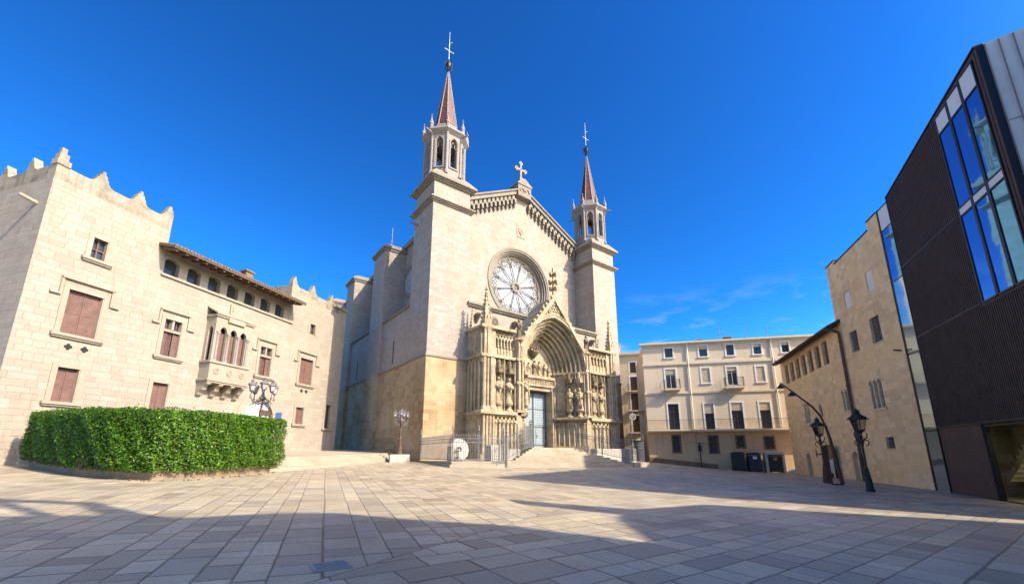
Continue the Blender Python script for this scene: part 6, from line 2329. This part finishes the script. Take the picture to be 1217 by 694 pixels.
tr_.build('moulding', M['plaster'], apt)


def apt_window(o, sill=True, frame=0.16, kind='two', blind=0.0, mat='white'):
    x0, x1, z0, z1 = o
    f_ = MB()
    f_.box(x0 - frame, x0, -0.035, 0.05, z0, z1 + frame); f_.box(x1, x1 + frame, -0.035, 0.05, z0, z1 + frame)
    f_.box(x0, x1, -0.035, 0.05, z1, z1 + frame)
    if sill: f_.box(x0 - frame - 0.03, x1 + frame + 0.03, -0.09, 0.05, z0 - 0.12, z0)
    wq = f_.build('window', M[mat], apt)
    s_ = MB()
    t = 0.045
    s_.box(x0, x0 + t, 0.1, 0.15, z0, z1); s_.box(x1 - t, x1, 0.1, 0.15, z0, z1)
    s_.box((x0 + x1) / 2 - t / 2, (x0 + x1) / 2 + t / 2, 0.1, 0.15, z0, z1)
    s_.box(x0 + t, x1 - t, 0.101, 0.149, z1 - t, z1); s_.box(x0 + t, x1 - t, 0.101, 0.149, z0, z0 + t)
    s_.box(x0 + t, x1 - t, 0.101, 0.149, z0 + (z1 - z0) * 0.68, z0 + (z1 - z0) * 0.68 + t)
    s_.build('sash', M['white'] if kind == 'white' else M['wood_door'], wq)
    p_ = MB()
    p_.poly([(x0, 0.17, z0), (x1, 0.17, z0), (x1, 0.17, z1), (x0, 0.17, z1)])
    p_.build('pane', M['pane'], wq)
    if blind:
        b_ = MB()
        b_.box(x0 + 0.02, x1 - 0.02, 0.04, 0.08, z1 - (z1 - z0) * blind, z1)
        n_ = int((z1 - z0) * blind / 0.07)
        for k in range(n_):
            zz = z1 - (k + 0.5) * 0.07
            b_.box(x0 + 0.02, x1 - 0.02, 0.03, 0.041, zz - 0.02, zz + 0.02)
        b_.build('roller_blind', M['awning'], wq)
    return wq


for k, o in enumerate(oA): apt_window(o, blind=(0, 0.3, 0, 0.3, 0.25)[k])
for k, o in enumerate(oB): apt_window(o, sill=k in (1, 3, 4), kind='white' if k in (0, 2) else 'two', blind=(0.28, 1.0, 0.22, 1.0, 0.3)[k])
for k, o in enumerate(oC): apt_window(o, sill=False, kind='two', blind=(0.0, 0.38, 0.3, 0.3, 0.3)[k])
for k, o in enumerate(oD): apt_window(o, sill=True, frame=0.13, mat='dado')


def balcony(par, x0, x1, z, dep, hgt=1.0, bar=0.11):
    s_ = MB()
    s_.box(x0, x1, -dep, 0.02, z - 0.14, z)
    s_.box(x0 + 0.06, x1 - 0.06, -dep + 0.06, 0.02, z - 0.24, z - 0.14)
    bc = s_.build('balcony', M['plaster'], par)
    r_ = MB()
    y = -dep + 0.04
    pts = [(x0 + 0.03, 0.0), (x0 + 0.03, y), (x1 - 0.03, y), (x1 - 0.03, 0.0)]
    for zz in (0.08, hgt):
        r_.tube([(p[0], p[1], z + zz) for p in pts], 0.018, 5)
    for (a, b_) in zip(pts[:-1], pts[1:]):
        Lq = math.hypot(b_[0] - a[0], b_[1] - a[1])
        n_ = max(2, int(Lq / bar))
        for k in range(n_):
            t = k / n_
            xx, yy = a[0] + (b_[0] - a[0]) * t, a[1] + (b_[1] - a[1]) * t
            r_.box(xx - 0.008, xx + 0.008, yy - 0.008, yy + 0.008, z + 0.08, z + hgt)
    r_.build('balcony_railing', M['iron'], bc)
    return bc


balcony(apt, Xa(8.0), Xa(6.75), Za(6.9), 0.62)
balcony(apt, Xa(3.35), Xa(1.95), Za(6.9), 0.62)
lb2 = balcony(apt, -0.1, AW - 0.1, Za(3.56), 0.85)
for a in (5.95, -0.42):
    q = MB()
    q.tube([(Xa(a), -0.1, ztopA - 0.15), (Xa(a), -0.1, Za(3.6))], 0.06, 8)
    q.lathe([(0.13, 0), (0.1, 0.2)], (Xa(a), -0.1, ztopA - 0.35), 8)
    q.build('drainpipe', M['white'], apt)
q = MB()
q.tube([(Xa(5.9), -0.06, Za(3.2)), (Xa(5.9), -0.06, Za(2.5)), (Xa(4.7), -0.06, Za(2.42))], 0.025, 5)
q.build('cable', M['iron'], apt)
q = MB(); q.box(9.0, 9.7, 1.5, 2.2, ztopA, ztopA + 0.7); q.box(8.95, 9.75, 1.45, 2.25, ztopA + 0.7, ztopA + 0.8); q.build('chimney', M['clay'], apt)
q = MB(); q.box(Xa(4.9), Xa(4.5), 1.0, 1.4, ztopA, ztopA + 0.55); q.build('chimney', M['clay'], apt)


def aerial(a, h, lab, style):
    loc = apl + apu * Xa(a)
    back = Vector((apu.y * -1, apu.x)) * 1.2
    t_ = thing('tv_aerial', lab, 'aerial', (loc.x + back.x, loc.y + back.y, ztopA - 0.05), az_rot(107 - 20), 'aerials on the apartment roof')
    q = MB()
    z = ztopA - 0.05
    q.tube([(0, 0, z), (0, 0, z + h)], 0.022, 5)
    q.build('mast', M['antenna'], t_)
    q = MB()
    for (zz, L_) in style:
        q.tube([(-L_, 0, z + zz), (L_, 0, z + zz + 0.06)], 0.014, 4)
        n_ = int(L_ * 2 / 0.17)
        for k in range(n_ + 1):
            xx = -L_ + 2 * L_ * k / n_
            q.tube([(xx, -0.26, z + zz + 0.03), (xx, 0.26, z + zz + 0.03)], 0.008, 4)
    q.build('dipole_array', M['antenna'], t_)


aerial(3.05, 1.9, 'tallest tv aerial with two arrays left of centre on the apartment roof', [(0.35, 0.65), (1.0, 0.4), (1.6, 0.3)])
aerial(1.0, 1.6, 'thin plain tv aerial in the middle of the three on the apartment roof', [(1.3, 0.2)])
aerial(-0.6, 1.75, 'tv aerial with one high array nearest the dark eave on the right', [(1.4, 0.35), (1.0, 0.15)])

# ------------------------------------------------------------------ narrow street house seen between the church and the apartments
ST = Vector((16.2, 63.0))
sth = thing('street_house', 'narrow plaster house with shaded balconies seen down the street beside the church', 'building', (ST.x - 3.0, ST.y + 0.9, 0.5), az_rot(107))
sm = MB()
cols2 = []
rows2 = [(13.6, 15.2, 0.9), (10.9, 13.0, 1.0), (8.0, 10.5, 1.05), (4.8, 7.2, 1.05), (1.0, 3.6, 1.1)]
for xc_ in (2.2, 5.3, 8.4):
    for z0, z1, w2 in rows2:
        cols2.append((xc_ - w2 / 2, xc_ + w2 / 2, z0, z1))
wall(sm, 0, 14, -0.5, 16.6, 0, cols2, 0.25)
sm.poly([(0, 0, -0.5), (0, 0, 16.6), (0, 10, 16.6), (0, 10, -0.5)])
sm.poly([(0, 0, 16.6), (14, 0, 16.6), (14, 10, 16.6), (0, 10, 16.6)])
sm.build('wall', M['street_plaster'], sth)
q = MB(); q.box(-0.2, 14.2, -0.35, 0.2, 16.4, 16.7); q.box(-0.1, 14.1, -0.15, 0.1, 16.2, 16.4); q.build('cornice', M['street_plaster'], sth)
q = MB(); q.box(0.8, 3.4, 1.0, 4.0, 16.6, 18.4); q.box(0.7, 3.5, 0.9, 4.1, 18.4, 18.55)
rh = q.build('roof_room', M['pink'], sth)
q = MB()
for (xx) in (1.3, 2.2):
    q.box(xx, xx + 0.5, 0.97, 1.001, 17.1, 17.9)
q.build('window', M['white'], rh)
for i, o in enumerate(cols2):
    q = MB()
    x0, x1, z0, z1 = o
    q.box(x0 - 0.2, x0, -0.03, 0.05, z0, z1 + 0.2); q.box(x1, x1 + 0.2, -0.03, 0.05, z0, z1 + 0.2); q.box(x0, x1, -0.03, 0.05, z1, z1 + 0.2)
    wq = q.build('window', M['white'], sth)
    q = MB(); q.box(x0, x1, 0.15, 0.2, z0, z1)
    for t_ in (0.25, 0.5, 0.75): q.box(x0 + (x1 - x0) * t_ - 0.02, x0 + (x1 - x0) * t_ + 0.02, 0.12, 0.151, z0, z1)
    q.build('shutter', M['wood_door'], wq)
for z in (10.85, 7.95, 4.75):
    for xc_ in (2.2, 5.3):
        balcony(sth, xc_ - 0.95, xc_ + 0.95, z, 0.5)

# ------------------------------------------------------------------ houses behind the photographer that shade the foreground (they stand on the south side of the square)
def shade_house(name, lab, poly, z1, wins):
    cx = sum(p[0] for p in poly) / len(poly); cy = sum(p[1] for p in poly) / len(poly)
    t_ = thing(name, lab, 'building', (cx, cy, 0))
    q = MB(); q.prism([(p[0] - cx, p[1] - cy) for p in poly], -1.0, z1)
    q.build('wall', M['plaster'], t_)
    n_ = len(poly)
    w_ = MB()
    for i in wins:
        a, b_ = Vector(poly[i]), Vector(poly[(i + 1) % n_])
        e = (b_ - a).normalized(); nn = Vector((e.y, -e.x)); L_ = (b_ - a).length
        k = 1.2
        while k < L_ - 1.2:
            for z in np.arange(1.0, z1 - 2.5, 3.3):
                p0, p1 = a + e * k + nn * 0.02, a + e * (k + 1.0) + nn * 0.02
                w_.poly([(p0.x - cx, p0.y - cy, z), (p1.x - cx, p1.y - cy, z), (p1.x - cx, p1.y - cy, z + 1.9), (p0.x - cx, p0.y - cy, z + 1.9)])
            k += 2.6
    if w_.v: w_.build('window', M['pane'], t_)
    return t_, cx, cy


TAN = math.tan(R(SUN_EL))
SD = Vector((math.sin(R(SUN_AZ)), math.cos(R(SUN_AZ))))


def roof_pt(gx_, gy_, h):
    """plan position of a roof point of height h whose shadow falls on (gx_, gy_)"""
    d = (h - gz(gx_, gy_)) / TAN
    return (gx_ + SD.x * d, gy_ + SD.y * d)


HC = 17.5
front_c = [roof_pt(*p, HC) for p in ((2.2, 8.0), (1.5, 8.35), (-0.1, 9.15), (-2.0, 9.5), (-4.0, 10.1), (-5.0, 9.95), (-6.6, 9.05), (-8.6, 9.0))]
left_c = roof_pt(-12.5, 8.0, HC)
poly_c = [left_c] + front_c[::-1]
poly_c = [p for p in poly_c] + [(front_c[0][0] + 2, front_c[0][1] - 12), (left_c[0] + 2, left_c[1] - 14)]
# counter-clockwise order
def ccw(poly):
    a = sum(p[0] * q[1] - p[1] * q[0] for p, q in zip(poly, poly[1:] + poly[:1]))
    return poly if a > 0 else poly[::-1]


shade_house('town_house', 'tall plaster town house outside the picture, shading the foreground of the square', ccw(poly_c), HC, range(2, 6))
# roof pergola on its corner: the ring-shaped shadow at the left of the foreground
pg = MB()
ring_pts = [roof_pt(*p, HC + 1.6) for p in ((-8.2, 9.2), (-10.0, 10.45), (-12.6, 10.65))]
for a, b_ in zip(ring_pts[:-1], ring_pts[1:]):
    pg.tube([(a[0], a[1], HC + 1.6), (b_[0], b_[1], HC + 1.6)], 0.22, 6)
for a in ring_pts:
    pg.tube([(a[0], a[1], HC - 2.5), (a[0], a[1], HC + 1.6)], 0.15, 6)
pg.build('roof_pergola', M['white'], cat='pergola', label='white roof pergola on the town house behind the camera')
HD = 15.5
poly_d = [roof_pt(*p, HD) for p in ((2.45, 7.0), (2.4, 10.4), (3.3, 12.0), (6.0, 13.45), (8.2, 12.6), (11.5, 11.7), (13.4, 11.2))]
poly_d += [(poly_d[-1][0] + 1, poly_d[-1][1] - 5), (poly_d[0][0] + 3, poly_d[0][1] - 4)]
shade_house('town_house', 'lower plaster house between the town house and the black building, outside the picture', ccw(poly_d), HD, range(0, 3))
aw = MB()
tip = [roof_pt(*p, HD - 0.3) for p in ((3.2, 12.0), (-0.1, 13.35), (0.3, 12.35), (2.6, 11.0))]
aw.prism(ccw(tip), HD - 0.4, HD - 0.2)
aw.build('roof_canopy', M['zinc'], cat='canopy', label='flat metal roof canopy jutting from the lower house outside the picture')

# ------------------------------------------------------------------ street furniture
def lantern(par, x, y, z, s=1.0, glass='opal', dark='iron', name='lantern'):
    """square street lantern standing on (x, y, z): glazed body, flared cap with crown and finial"""
    g = MB()
    g.frustum(rect(x - 0.13 * s, x + 0.13 * s, y - 0.13 * s, y + 0.13 * s), z + 0.06 * s, rect(x - 0.21 * s, x + 0.21 * s, y - 0.21 * s, y + 0.21 * s), z + 0.52 * s)
    lt = g.build(name, M[glass], par)
    c = MB()
    for sx in (-1, 1):
        for sy in (-1, 1):
            c.tube([(x + sx * 0.135 * s, y + sy * 0.135 * s, z + 0.04 * s), (x + sx * 0.215 * s, y + sy * 0.215 * s, z + 0.53 * s)], 0.018 * s, 4)
    c.box(x - 0.15 * s, x + 0.15 * s, y - 0.15 * s, y + 0.15 * s, z, z + 0.06 * s)
    c.frustum(rect(x - 0.31 * s, x + 0.31 * s, y - 0.31 * s, y + 0.31 * s), z + 0.52 * s, rect(x - 0.29 * s, x + 0.29 * s, y - 0.29 * s, y + 0.29 * s), z + 0.57 * s)
    c.frustum(rect(x - 0.27 * s, x + 0.27 * s, y - 0.27 * s, y + 0.27 * s), z + 0.57 * s, rect(x - 0.12 * s, x + 0.12 * s, y - 0.12 * s, y + 0.12 * s), z + 0.76 * s)
    c.lathe([(0.13 * s, 0.76 * s), (0.15 * s, 0.80 * s), (0.11 * s, 0.84 * s), (0.13 * s, 0.93 * s), (0.05 * s, 0.99 * s), (0.02 * s, 1.06 * s)], (x, y, z), 8)
    for k in range(8):
        a = k * math.pi / 4 + math.pi / 8
        c.box(x + 0.3 * s * math.cos(a) - 0.025 * s, x + 0.3 * s * math.cos(a) + 0.025 * s, y + 0.3 * s * math.sin(a) - 0.025 * s, y + 0.3 * s * math.sin(a) + 0.025 * s, z + 0.55 * s, z + 0.66 * s)
    c.build('lantern_cap', M[dark], lt)
    return lt


def scroll(mb, x, y, z, ang, s, r=0.022):
    c, d = math.cos(ang), math.sin(ang)
    pts = []
    for i in range(15):
        t = i / 14
        a = -math.pi / 2 + t * 1.6 * math.pi
        rad = 0.26 * s * (1 - 0.62 * t)
        ox, oz = 0.02 * s + rad * math.cos(a) * 0.9 + 0.12 * s, rad * math.sin(a) + 0.05 * s
        pts.append((x + c * ox, y + d * ox, z + oz))
    mb.tube(pts, r * s, 5)


def classic_lamp(x, y, lab):
    """black cast-iron lamp post with one big lantern on a scrolled basket"""
    z = gz(x, y)
    t = thing('street_lamp', lab, 'street lamp', (x, y, z), R(17), 'cast iron lamps by the stone houses')
    p = MB()
    p.lathe([(0.17, -0.05), (0.17, 0.10), (0.13, 0.16), (0.105, 0.5), (0.125, 0.55), (0.08, 0.72), (0.06, 0.9), (0.08, 0.95), (0.045, 1.05), (0.038, 2.1), (0.06, 2.3), (0.09, 2.34), (0.06, 2.4), (0.05, 2.48)], (0, 0, z), 14)
    for k in range(8):
        a = k * math.pi / 4
        p.tube([(0.13 * math.cos(a), 0.13 * math.sin(a), z + 0.1), (0.11 * math.cos(a), 0.11 * math.sin(a), z + 0.5), (0.065 * math.cos(a), 0.065 * math.sin(a), z + 0.88)], 0.018, 5)
    p.build('post', M['iron'], t)
    b = MB()
    for k in range(4):
        a = k * math.pi / 2 + math.pi / 4
        b.tube([(0.05 * math.cos(a), 0.05 * math.sin(a), z + 2.22), (0.2 * math.cos(a), 0.2 * math.sin(a), z + 2.36), (0.24 * math.cos(a), 0.24 * math.sin(a), z + 2.52), (0.14 * math.cos(a), 0.14 * math.sin(a), z + 2.66)], 0.024, 5)
        scroll(b, 0.05 * math.cos(a), 0.05 * math.sin(a), z + 2.12, a, 0.62, 0.035)
    b.lathe([(0.02, 2.5), (0.1, 2.58), (0.16, 2.66), (0.17, 2.7)], (0, 0, z), 8)
    b.build('lantern_bracket', M['iron'], t)
    lantern(t, 0, 0, z + 2.66, 0.98, 'clear')
    return t


classic_lamp(15.9, 19.5, 'ornate black iron lamp with one crowned lantern standing alone before the tall stone house')
classic_lamp(17.9, 24.9, 'ornate black iron lamp with one crowned lantern beside the curved mast and the rusty panel')


def candelabra(x, y, lab, z=None, H=5.0, s=1.0, rot=0.0, plinth=True, n=4, sp=1.0):
    """old painted lamp post carrying four outer lanterns on scrolled arms and a central one"""
    z = gz(x, y) if z is None else z
    t = thing('candelabra_lamp', lab, 'street lamp', (x, y, z), rot, 'many-armed lamps on the church side of the square')
    if plinth:
        q = MB(); clip_low(q, -0.8, 0.8, -0.7, 0.7, z - 0.3, z + 0.62, 0.05)
        q.build('plinth', M['marble'], t, bevel=0.03)
        z0 = z + 0.62
    else:
        z0 = z
    p = MB()
    h = H - 1.45
    p.lathe([(0.24, 0), (0.24, 0.12), (0.17, 0.2), (0.18, 0.55), (0.14, 0.62), (0.13, 1.15), (0.17, 1.2), (0.12, 1.28), (0.09, 1.4), (0.065, h * 0.72), (0.1, h * 0.74), (0.06, h * 0.77), (0.05, h + 0.1)], (0, 0, z0), 12)
    p.build('post', M['rust_paint'], t)
    zb = z0 + h - 0.5
    for k in range(n):
        a = k * 2 * math.pi / n + 0.3
        c, d = math.cos(a), math.sin(a)
        am_ = MB()
        am_.tube([(0.04 * c, 0.04 * d, zb - 0.1), (0.3 * c, 0.3 * d, zb - 0.22), (0.62 * sp * c, 0.62 * sp * d, zb - 0.1), (0.74 * sp * c, 0.74 * sp * d, zb + 0.15), (0.72 * sp * c, 0.72 * sp * d, zb + 0.4)], [0.045, 0.04, 0.035, 0.03, 0.03], 6)
        scroll(am_, 0.1 * c, 0.1 * d, zb - 0.05, a, 0.75, 0.03)
        scroll(am_, 0.3 * c, 0.3 * d, zb - 0.15, a, 0.8, 0.026)
        am_.ball((0.74 * sp * c, 0.74 * sp * d, zb + 0.1), 0.07, 6)
        am_.lathe([(0.03, 0), (0.11, 0.06), (0.12, 0.1)], (0.72 * sp * c, 0.72 * sp * d, zb + 0.38), 8)
        ar = am_.build('arm', M['lamp_paint'], t)
        lantern(ar, 0.72 * sp * c, 0.72 * sp * d, zb + 0.47, 0.54 * s, 'opal', 'lamp_paint')
    q = MB()
    q.lathe([(0.05, 0), (0.16, 0.1), (0.1, 0.25), (0.06, 0.5), (0.1, 0.62)], (0, 0, zb), 8)
    for k in range(8):
        a = k * math.pi / 4
        scroll(q, 0.03 * math.cos(a), 0.03 * math.sin(a), zb + 0.12, a, 0.5, 0.03)
    q.build('crown', M['lamp_paint'], t)
    lantern(t, 0, 0, zb + 0.62, 0.58 * s, 'opal', 'lamp_paint')
    return t


candelabra(-9.45, 36.2, 'many-armed painted lamp on a white stone plinth at the corner of the church', H=4.6, rot=R(20), sp=0.78)
candelabra(-14.55, 24.45, 'many-armed painted lamp rising behind the hedge before the arched palace doorway', H=5.75, s=1.2, rot=R(50), plinth=False, n=4)

# curved steel mast with two hanging heads
mx, my = 17.3, 23.2
mz = gz(mx, my)
mt = thing('curved_lamp_mast', 'rust-coloured curved steel mast with two small hanging lamp heads, leaning over the square', 'lamp mast', (mx, my, mz), 0)
px_pts = [(1001.5, 575), (996, 556), (991, 538), (986, 520), (981, 506), (974, 493), (965, 483), (953, 474), (940, 464), (927, 455)]
MASTP = []
for (u, v) in px_pts:      # profile of the mast in the upright plane y = my, read off as metres
    a_, b_ = (u - 608.5) / 500.0, (425 - v) / 500.0
    fy = math.cos(PITCH) - b_ * math.sin(PITCH)
    MASTP.append((a_ / fy * my - mx, 0.0, 1.6 + (math.sin(PITCH) + b_ * math.cos(PITCH)) / fy * my))
q = MB()
q.tube(MASTP, [0.105, 0.095, 0.085, 0.075, 0.066, 0.058, 0.052, 0.046, 0.04, 0.034], 8)
q.build('mast', M['corten'], mt)
q = MB(); q.box(-0.32, 0.2, -0.09, 0.09, mz - 0.1, mz + 0.06); q.build('base_plate', M['corten'], mt)
for i in (8, 9):
    p = MASTP[i]
    q = MB()
    q.tube([(p[0], 0, p[2]), (p[0], 0, p[2] - 0.12)], 0.02, 5)
    q.lathe([(0.05, 0), (0.1, -0.06), (0.19, -0.16), (0.2, -0.2)], (p[0], 0, p[2] - 0.1), 12)
    hd = q.build('lamp_head', M['black_frame'], mt)
    q = MB(); q.lathe([(0.17, -0.19), (0.1, -0.22)], (p[0], 0, p[2] - 0.1), 12); q.build('diffuser', M['opal'], hd)
# rusty panels and the notice board by the door
q = MB()
q.box(-0.14, 0.14, -0.08, 0.08, -0.1, 2.05); q.box(-0.42, -0.14, -0.03, 0.03, 1.55, 1.62); q.box(-0.42, -0.37, -0.03, 0.03, 1.42, 1.85)
o = q.build('steel_totem', M['corten'], cat='totem', label='upright rusty steel totem with a small side bracket, next to the curved mast')
o.location = (17.55, 24.2, gz(17.55, 24.2)); o.rotation_euler = (0, 0, R(-25))
nb = Vector((AX, AY)) + mu * 10.45 + Vector((-mu.y, mu.x)) * 0.35
ntb = thing('notice_board', 'tall thin notice board, olive above and pale blue below, beside the dark arched door', 'notice board', (nb.x, nb.y, -0.05), az_rot(MA + 180))
q = MB(); q.box(-0.62, -0.52, -0.06, 0.06, -0.1, 2.3); q.box(0.42, 0.5, -0.06, 0.06, -0.1, 2.3); q.box(-0.52, 0.42, -0.05, 0.05, 2.22, 2.3); q.build('board_frame', M['black_frame'], ntb)
q = MB(); q.box(-0.52, 0.42, -0.04, 0.04, 1.28, 2.22); q.build('upper_poster', M['poster_top'], ntb)
q = MB(); q.box(-0.52, 0.42, -0.04, 0.04, 0.3, 1.27); q.build('lower_poster', M['poster'], ntb)
q = MB()
for k in range(7): q.box(-0.44, 0.3 - 0.06 * (k % 3), -0.046, -0.04, 1.12 - k * 0.11, 1.15 - k * 0.11)
q.build('poster_text', M['white'], ntb)


def on_apt(x, out):
    p = apl + apu * x + Vector((-apu.y, apu.x)) * -out
    return p


nout = Vector((apu.y, -apu.x))


def apt_pos(x, out):
    p = apl + apu * x + nout * out
    return p


def bin_thing(x, w, h, lab, mat, white_frame=False, tag=None):
    p = apt_pos(x, 0.75)
    z = gz(p.x, p.y)
    t = thing('street_bin', lab, 'bin', (p.x, p.y, z), az_rot(103 + 4), 'big waste containers in front of the apartments')
    q = MB()
    q.frustum(rect(-w / 2 + 0.03, w / 2 - 0.03, -0.52, 0.52), z + 0.08, rect(-w / 2, w / 2, -0.55, 0.55), z + h - 0.25)
    body = q.build('body', M[mat], t, bevel=0.04)
    q = MB()
    q.prism_xz([(-w / 2 - 0.02, z + h - 0.24), (w / 2 + 0.02, z + h - 0.24), (w / 2 - 0.05, z + h - 0.06), (w / 4, z + h), (-w / 4, z + h), (-w / 2 + 0.05, z + h - 0.06)], -0.58, 0.56)
    q.build('lid', M[mat], t, bevel=0.03)
    q = MB()
    for dx in (-w / 2 + 0.15, w / 2 - 0.15):
        for dy in (-0.4, 0.4):
            q.lathe([(0.07, 0), (0.07, 0.1)], (dx, dy, z), 8)
    q.build('foot', M['iron'], t)
    if tag:
        q = MB(); q.box(-0.17, 0.17, -0.59, -0.57, z + h * 0.66, z + h * 0.80); q.build('sticker', M[tag], t)
    if white_frame:
        q = MB()
        for sx in (-1, 1):
            q.box(sx * (w / 2 + 0.04), sx * (w / 2 + 0.26), -0.62, 0.5, z, z + h - 0.1)
        q.prism_xz([(-w / 2 - 0.30, z + h - 0.1), (w / 2 + 0.30, z + h - 0.1), (w / 2 + 0.22, z + h + 0.14), (w / 4, z + h + 0.22), (-w / 4, z + h + 0.22), (-w / 2 - 0.22, z + h + 0.14)], -0.66, 0.5)
        q.build('surround', M['marble'], t, bevel=0.05)
    return t


BX = lambda a: (9.55 - a) * APS
bin_thing(BX(3.13), 1.1, 1.85, 'plain black waste container, leftmost of the three', 'bin')
bin_thing(BX(2.03), 1.12, 1.85, 'navy waste container with a white sticker, in the middle', 'bin_blue', tag='white')
bin_thing(BX(0.66), 1.15, 1.8, 'black waste container with a green sticker inside a white surround', 'bin', True, 'label_green')
# pale broken rock by the wall
p = apt_pos(BX(-0.62), 0.55)
q = MB()
z = gz(p.x, p.y)
rr = random.Random(3)
for (dx, dy, r) in ((0, 0, 0.5), (0.45, -0.1, 0.36), (-0.35, 0.1, 0.34), (0.1, -0.3, 0.3), (0.15, 0.05, 0.42)):
    b0 = len(q.v)
    q.lathe([(0.02, -0.3), (r * 0.9, -0.1), (r, 0.2 * r), (r * 0.8, 0.65 * r), (r * 0.35, 0.95 * r), (0.02, r)], (dx, dy, 0.0), 7)
    q.v[b0:] = [(a + rr.uniform(-0.09, 0.09), b_ + rr.uniform(-0.09, 0.09), c + rr.uniform(-0.06, 0.06)) for a, b_, c in q.v[b0:]]
o = q.build('pale_rock', M['marble'], cat='rock', label='pile of pale broken rock lying in the corner right of the bins')
o.location = (p.x, p.y, z)
# thin post with a box against the apartment wall
p = apt_pos(BX(5.72), 0.35)
z = gz(p.x, p.y)
t = thing('meter_post', 'thin dark post with a small box on top against the apartment wall', 'post', (p.x, p.y, z), az_rot(103))
q = MB(); q.tube([(0, 0, z - 0.1), (0, 0, z + 2.0)], 0.06, 8); q.build('post', M['iron'], t)
q = MB(); q.box(-0.16, 0.16, -0.1, 0.1, z + 1.6, z + 2.25); q.lathe([(0.05, 0), (0.08, 0.15), (0.02, 0.3)], (0, 0, z + 2.25), 8); q.build('box', M['iron'], t)
# wrought iron bracket with a round white sign on the corner of the apartments
p = apt_pos(-0.02, 0.0)
zc = 1.6 + (4.55 - 1.6) * APS
t = thing('hanging_sign', 'round white sign hanging from a wrought iron wall bracket at the apartment corner', 'sign', (p.x, p.y, zc), az_rot(103))
q = MB()
q.tube([(0, 0.2, zc + 0.75), (-1.9, 0.2, zc + 0.75)], 0.03, 6)
q.tube([(0, 0.2, zc + 0.0), (-0.5, 0.2, zc + 0.5), (-1.6, 0.2, zc + 0.75)], 0.025, 6)
for k in range(3):
    for a in (0, 1):
        cx_, cz_ = -0.3 - k * 0.45, zc + 0.55 + 0.1 * a
        q.tube([(cx_ + 0.16 * math.cos(2 * math.pi * i / 10), 0.2, cz_ + 0.16 * math.sin(2 * math.pi * i / 10)) for i in range(10)], 0.02, 5, closed=True)
q.build('bracket', M['iron'], t)
q = MB()
ring(q, (-1.45, zc + 0.2), 0.27, 0.34, 0.17, 0.23, 28)
ring(q, (-1.45, zc + 0.2), 0.1, 0.14, 0.17, 0.23, 20)
for k in range(3):
    a = R(90 + 120 * k)
    q.tube([(-1.45, 0.2, zc + 0.2), (-1.45 + 0.28 * math.cos(a), 0.2, zc + 0.2 + 0.28 * math.sin(a))], 0.02, 6)
q.tube([(-1.45, 0.2, zc + 0.53), (-1.45, 0.2, zc + 0.75)], 0.02, 5)
q.build('sign_ring', M['white'], t)
# litter of pale stones along the hedge kerb
lit = MB()
for i in range(46):
    t_ = rng.random()
    a = Vector((-14.4, 15.95)).lerp(Vector((-11.75, 21.8)), t_) if False else None
    seg_ = [(-14.2, 15.85), (-13.1, 15.75), (-12.15, 16.5), (-11.8, 18.0), (-11.7, 20.0), (-11.75, 21.6)]
    k_ = rng.integers(0, len(seg_) - 1)
    p_ = Vector(seg_[k_]).lerp(Vector(seg_[k_ + 1]), rng.random())
    r_ = rng.uniform(0.02, 0.05)
    lit.ball((p_.x + rng.normal(0, 0.06), p_.y + rng.normal(0, 0.06), gz(p_.x, p_.y) + r_ * 0.4), r_, 5, 0.6)
lit.build('fallen_leaves', M['shutter'], kind='stuff', label='scatter of dry leaves along the foot of the hedge kerb', cat='leaf litter')

# added block, unseen behind the modern building, shaped to shade the church steps
def ct_pt(c, t):
    return (0.477 * c - 0.879 * t, 0.879 * c + 0.477 * t)


rear = thing('added_shade_block', 'tall added block, unseen behind the black building, put there to shade the church steps', 'building', (*ct_pt(37.3, -17), -0.3))
rx_, ry_ = ct_pt(37.3, -17)
q = MB()
tops = [(34.2, 20.7), (38.6, 22.75), (40.3, 22.75)]
fr_p = [(*ct_pt(c, -14.3), h) for c, h in tops]
bk_p = [(*ct_pt(c, -20.0), h) for c, h in tops]
rel = lambda p, z=None: (p[0] - rx_, p[1] - ry_, p[2] if z is None else z)
for a, b_ in zip(range(2), range(1, 3)):
    q.poly([rel(fr_p[a], -0.3), rel(fr_p[b_], -0.3), rel(fr_p[b_]), rel(fr_p[a])])
    q.poly([rel(bk_p[b_], -0.3), rel(bk_p[a], -0.3), rel(bk_p[a]), rel(bk_p[b_])])
    q.poly([rel(fr_p[a]), rel(fr_p[b_]), rel(bk_p[b_]), rel(bk_p[a])])
for k in (0, 2):
    q.poly([rel(fr_p[k], -0.3), rel(bk_p[k], -0.3), rel(bk_p[k]), rel(fr_p[k])])
q.build('wall', M['gallery'], rear)

# ------------------------------------------------------------------ put every origin at the base of its thing
bpy.context.view_layer.update()
for o in [q for q in SC.objects if q.parent is None and q.get('kind') != 'structure' and q.type in ('MESH', 'EMPTY')]:
    if o.location.length > 1e-6:
        continue
    fam = [o] if o.type == 'MESH' else [c for c in o.children_recursive if c.type == 'MESH']
    pts = [c.matrix_world @ Vector(b) for c in fam for b in c.bound_box]
    base = Vector((sum(p.x for p in pts) / len(pts), sum(p.y for p in pts) / len(pts), min(p.z for p in pts)))
    if o.type == 'MESH':
        o.data.transform(Matrix.Translation(-base))
    else:
        for c in o.children:
            c.matrix_parent_inverse = Matrix.Translation(-base)
    o.location = base
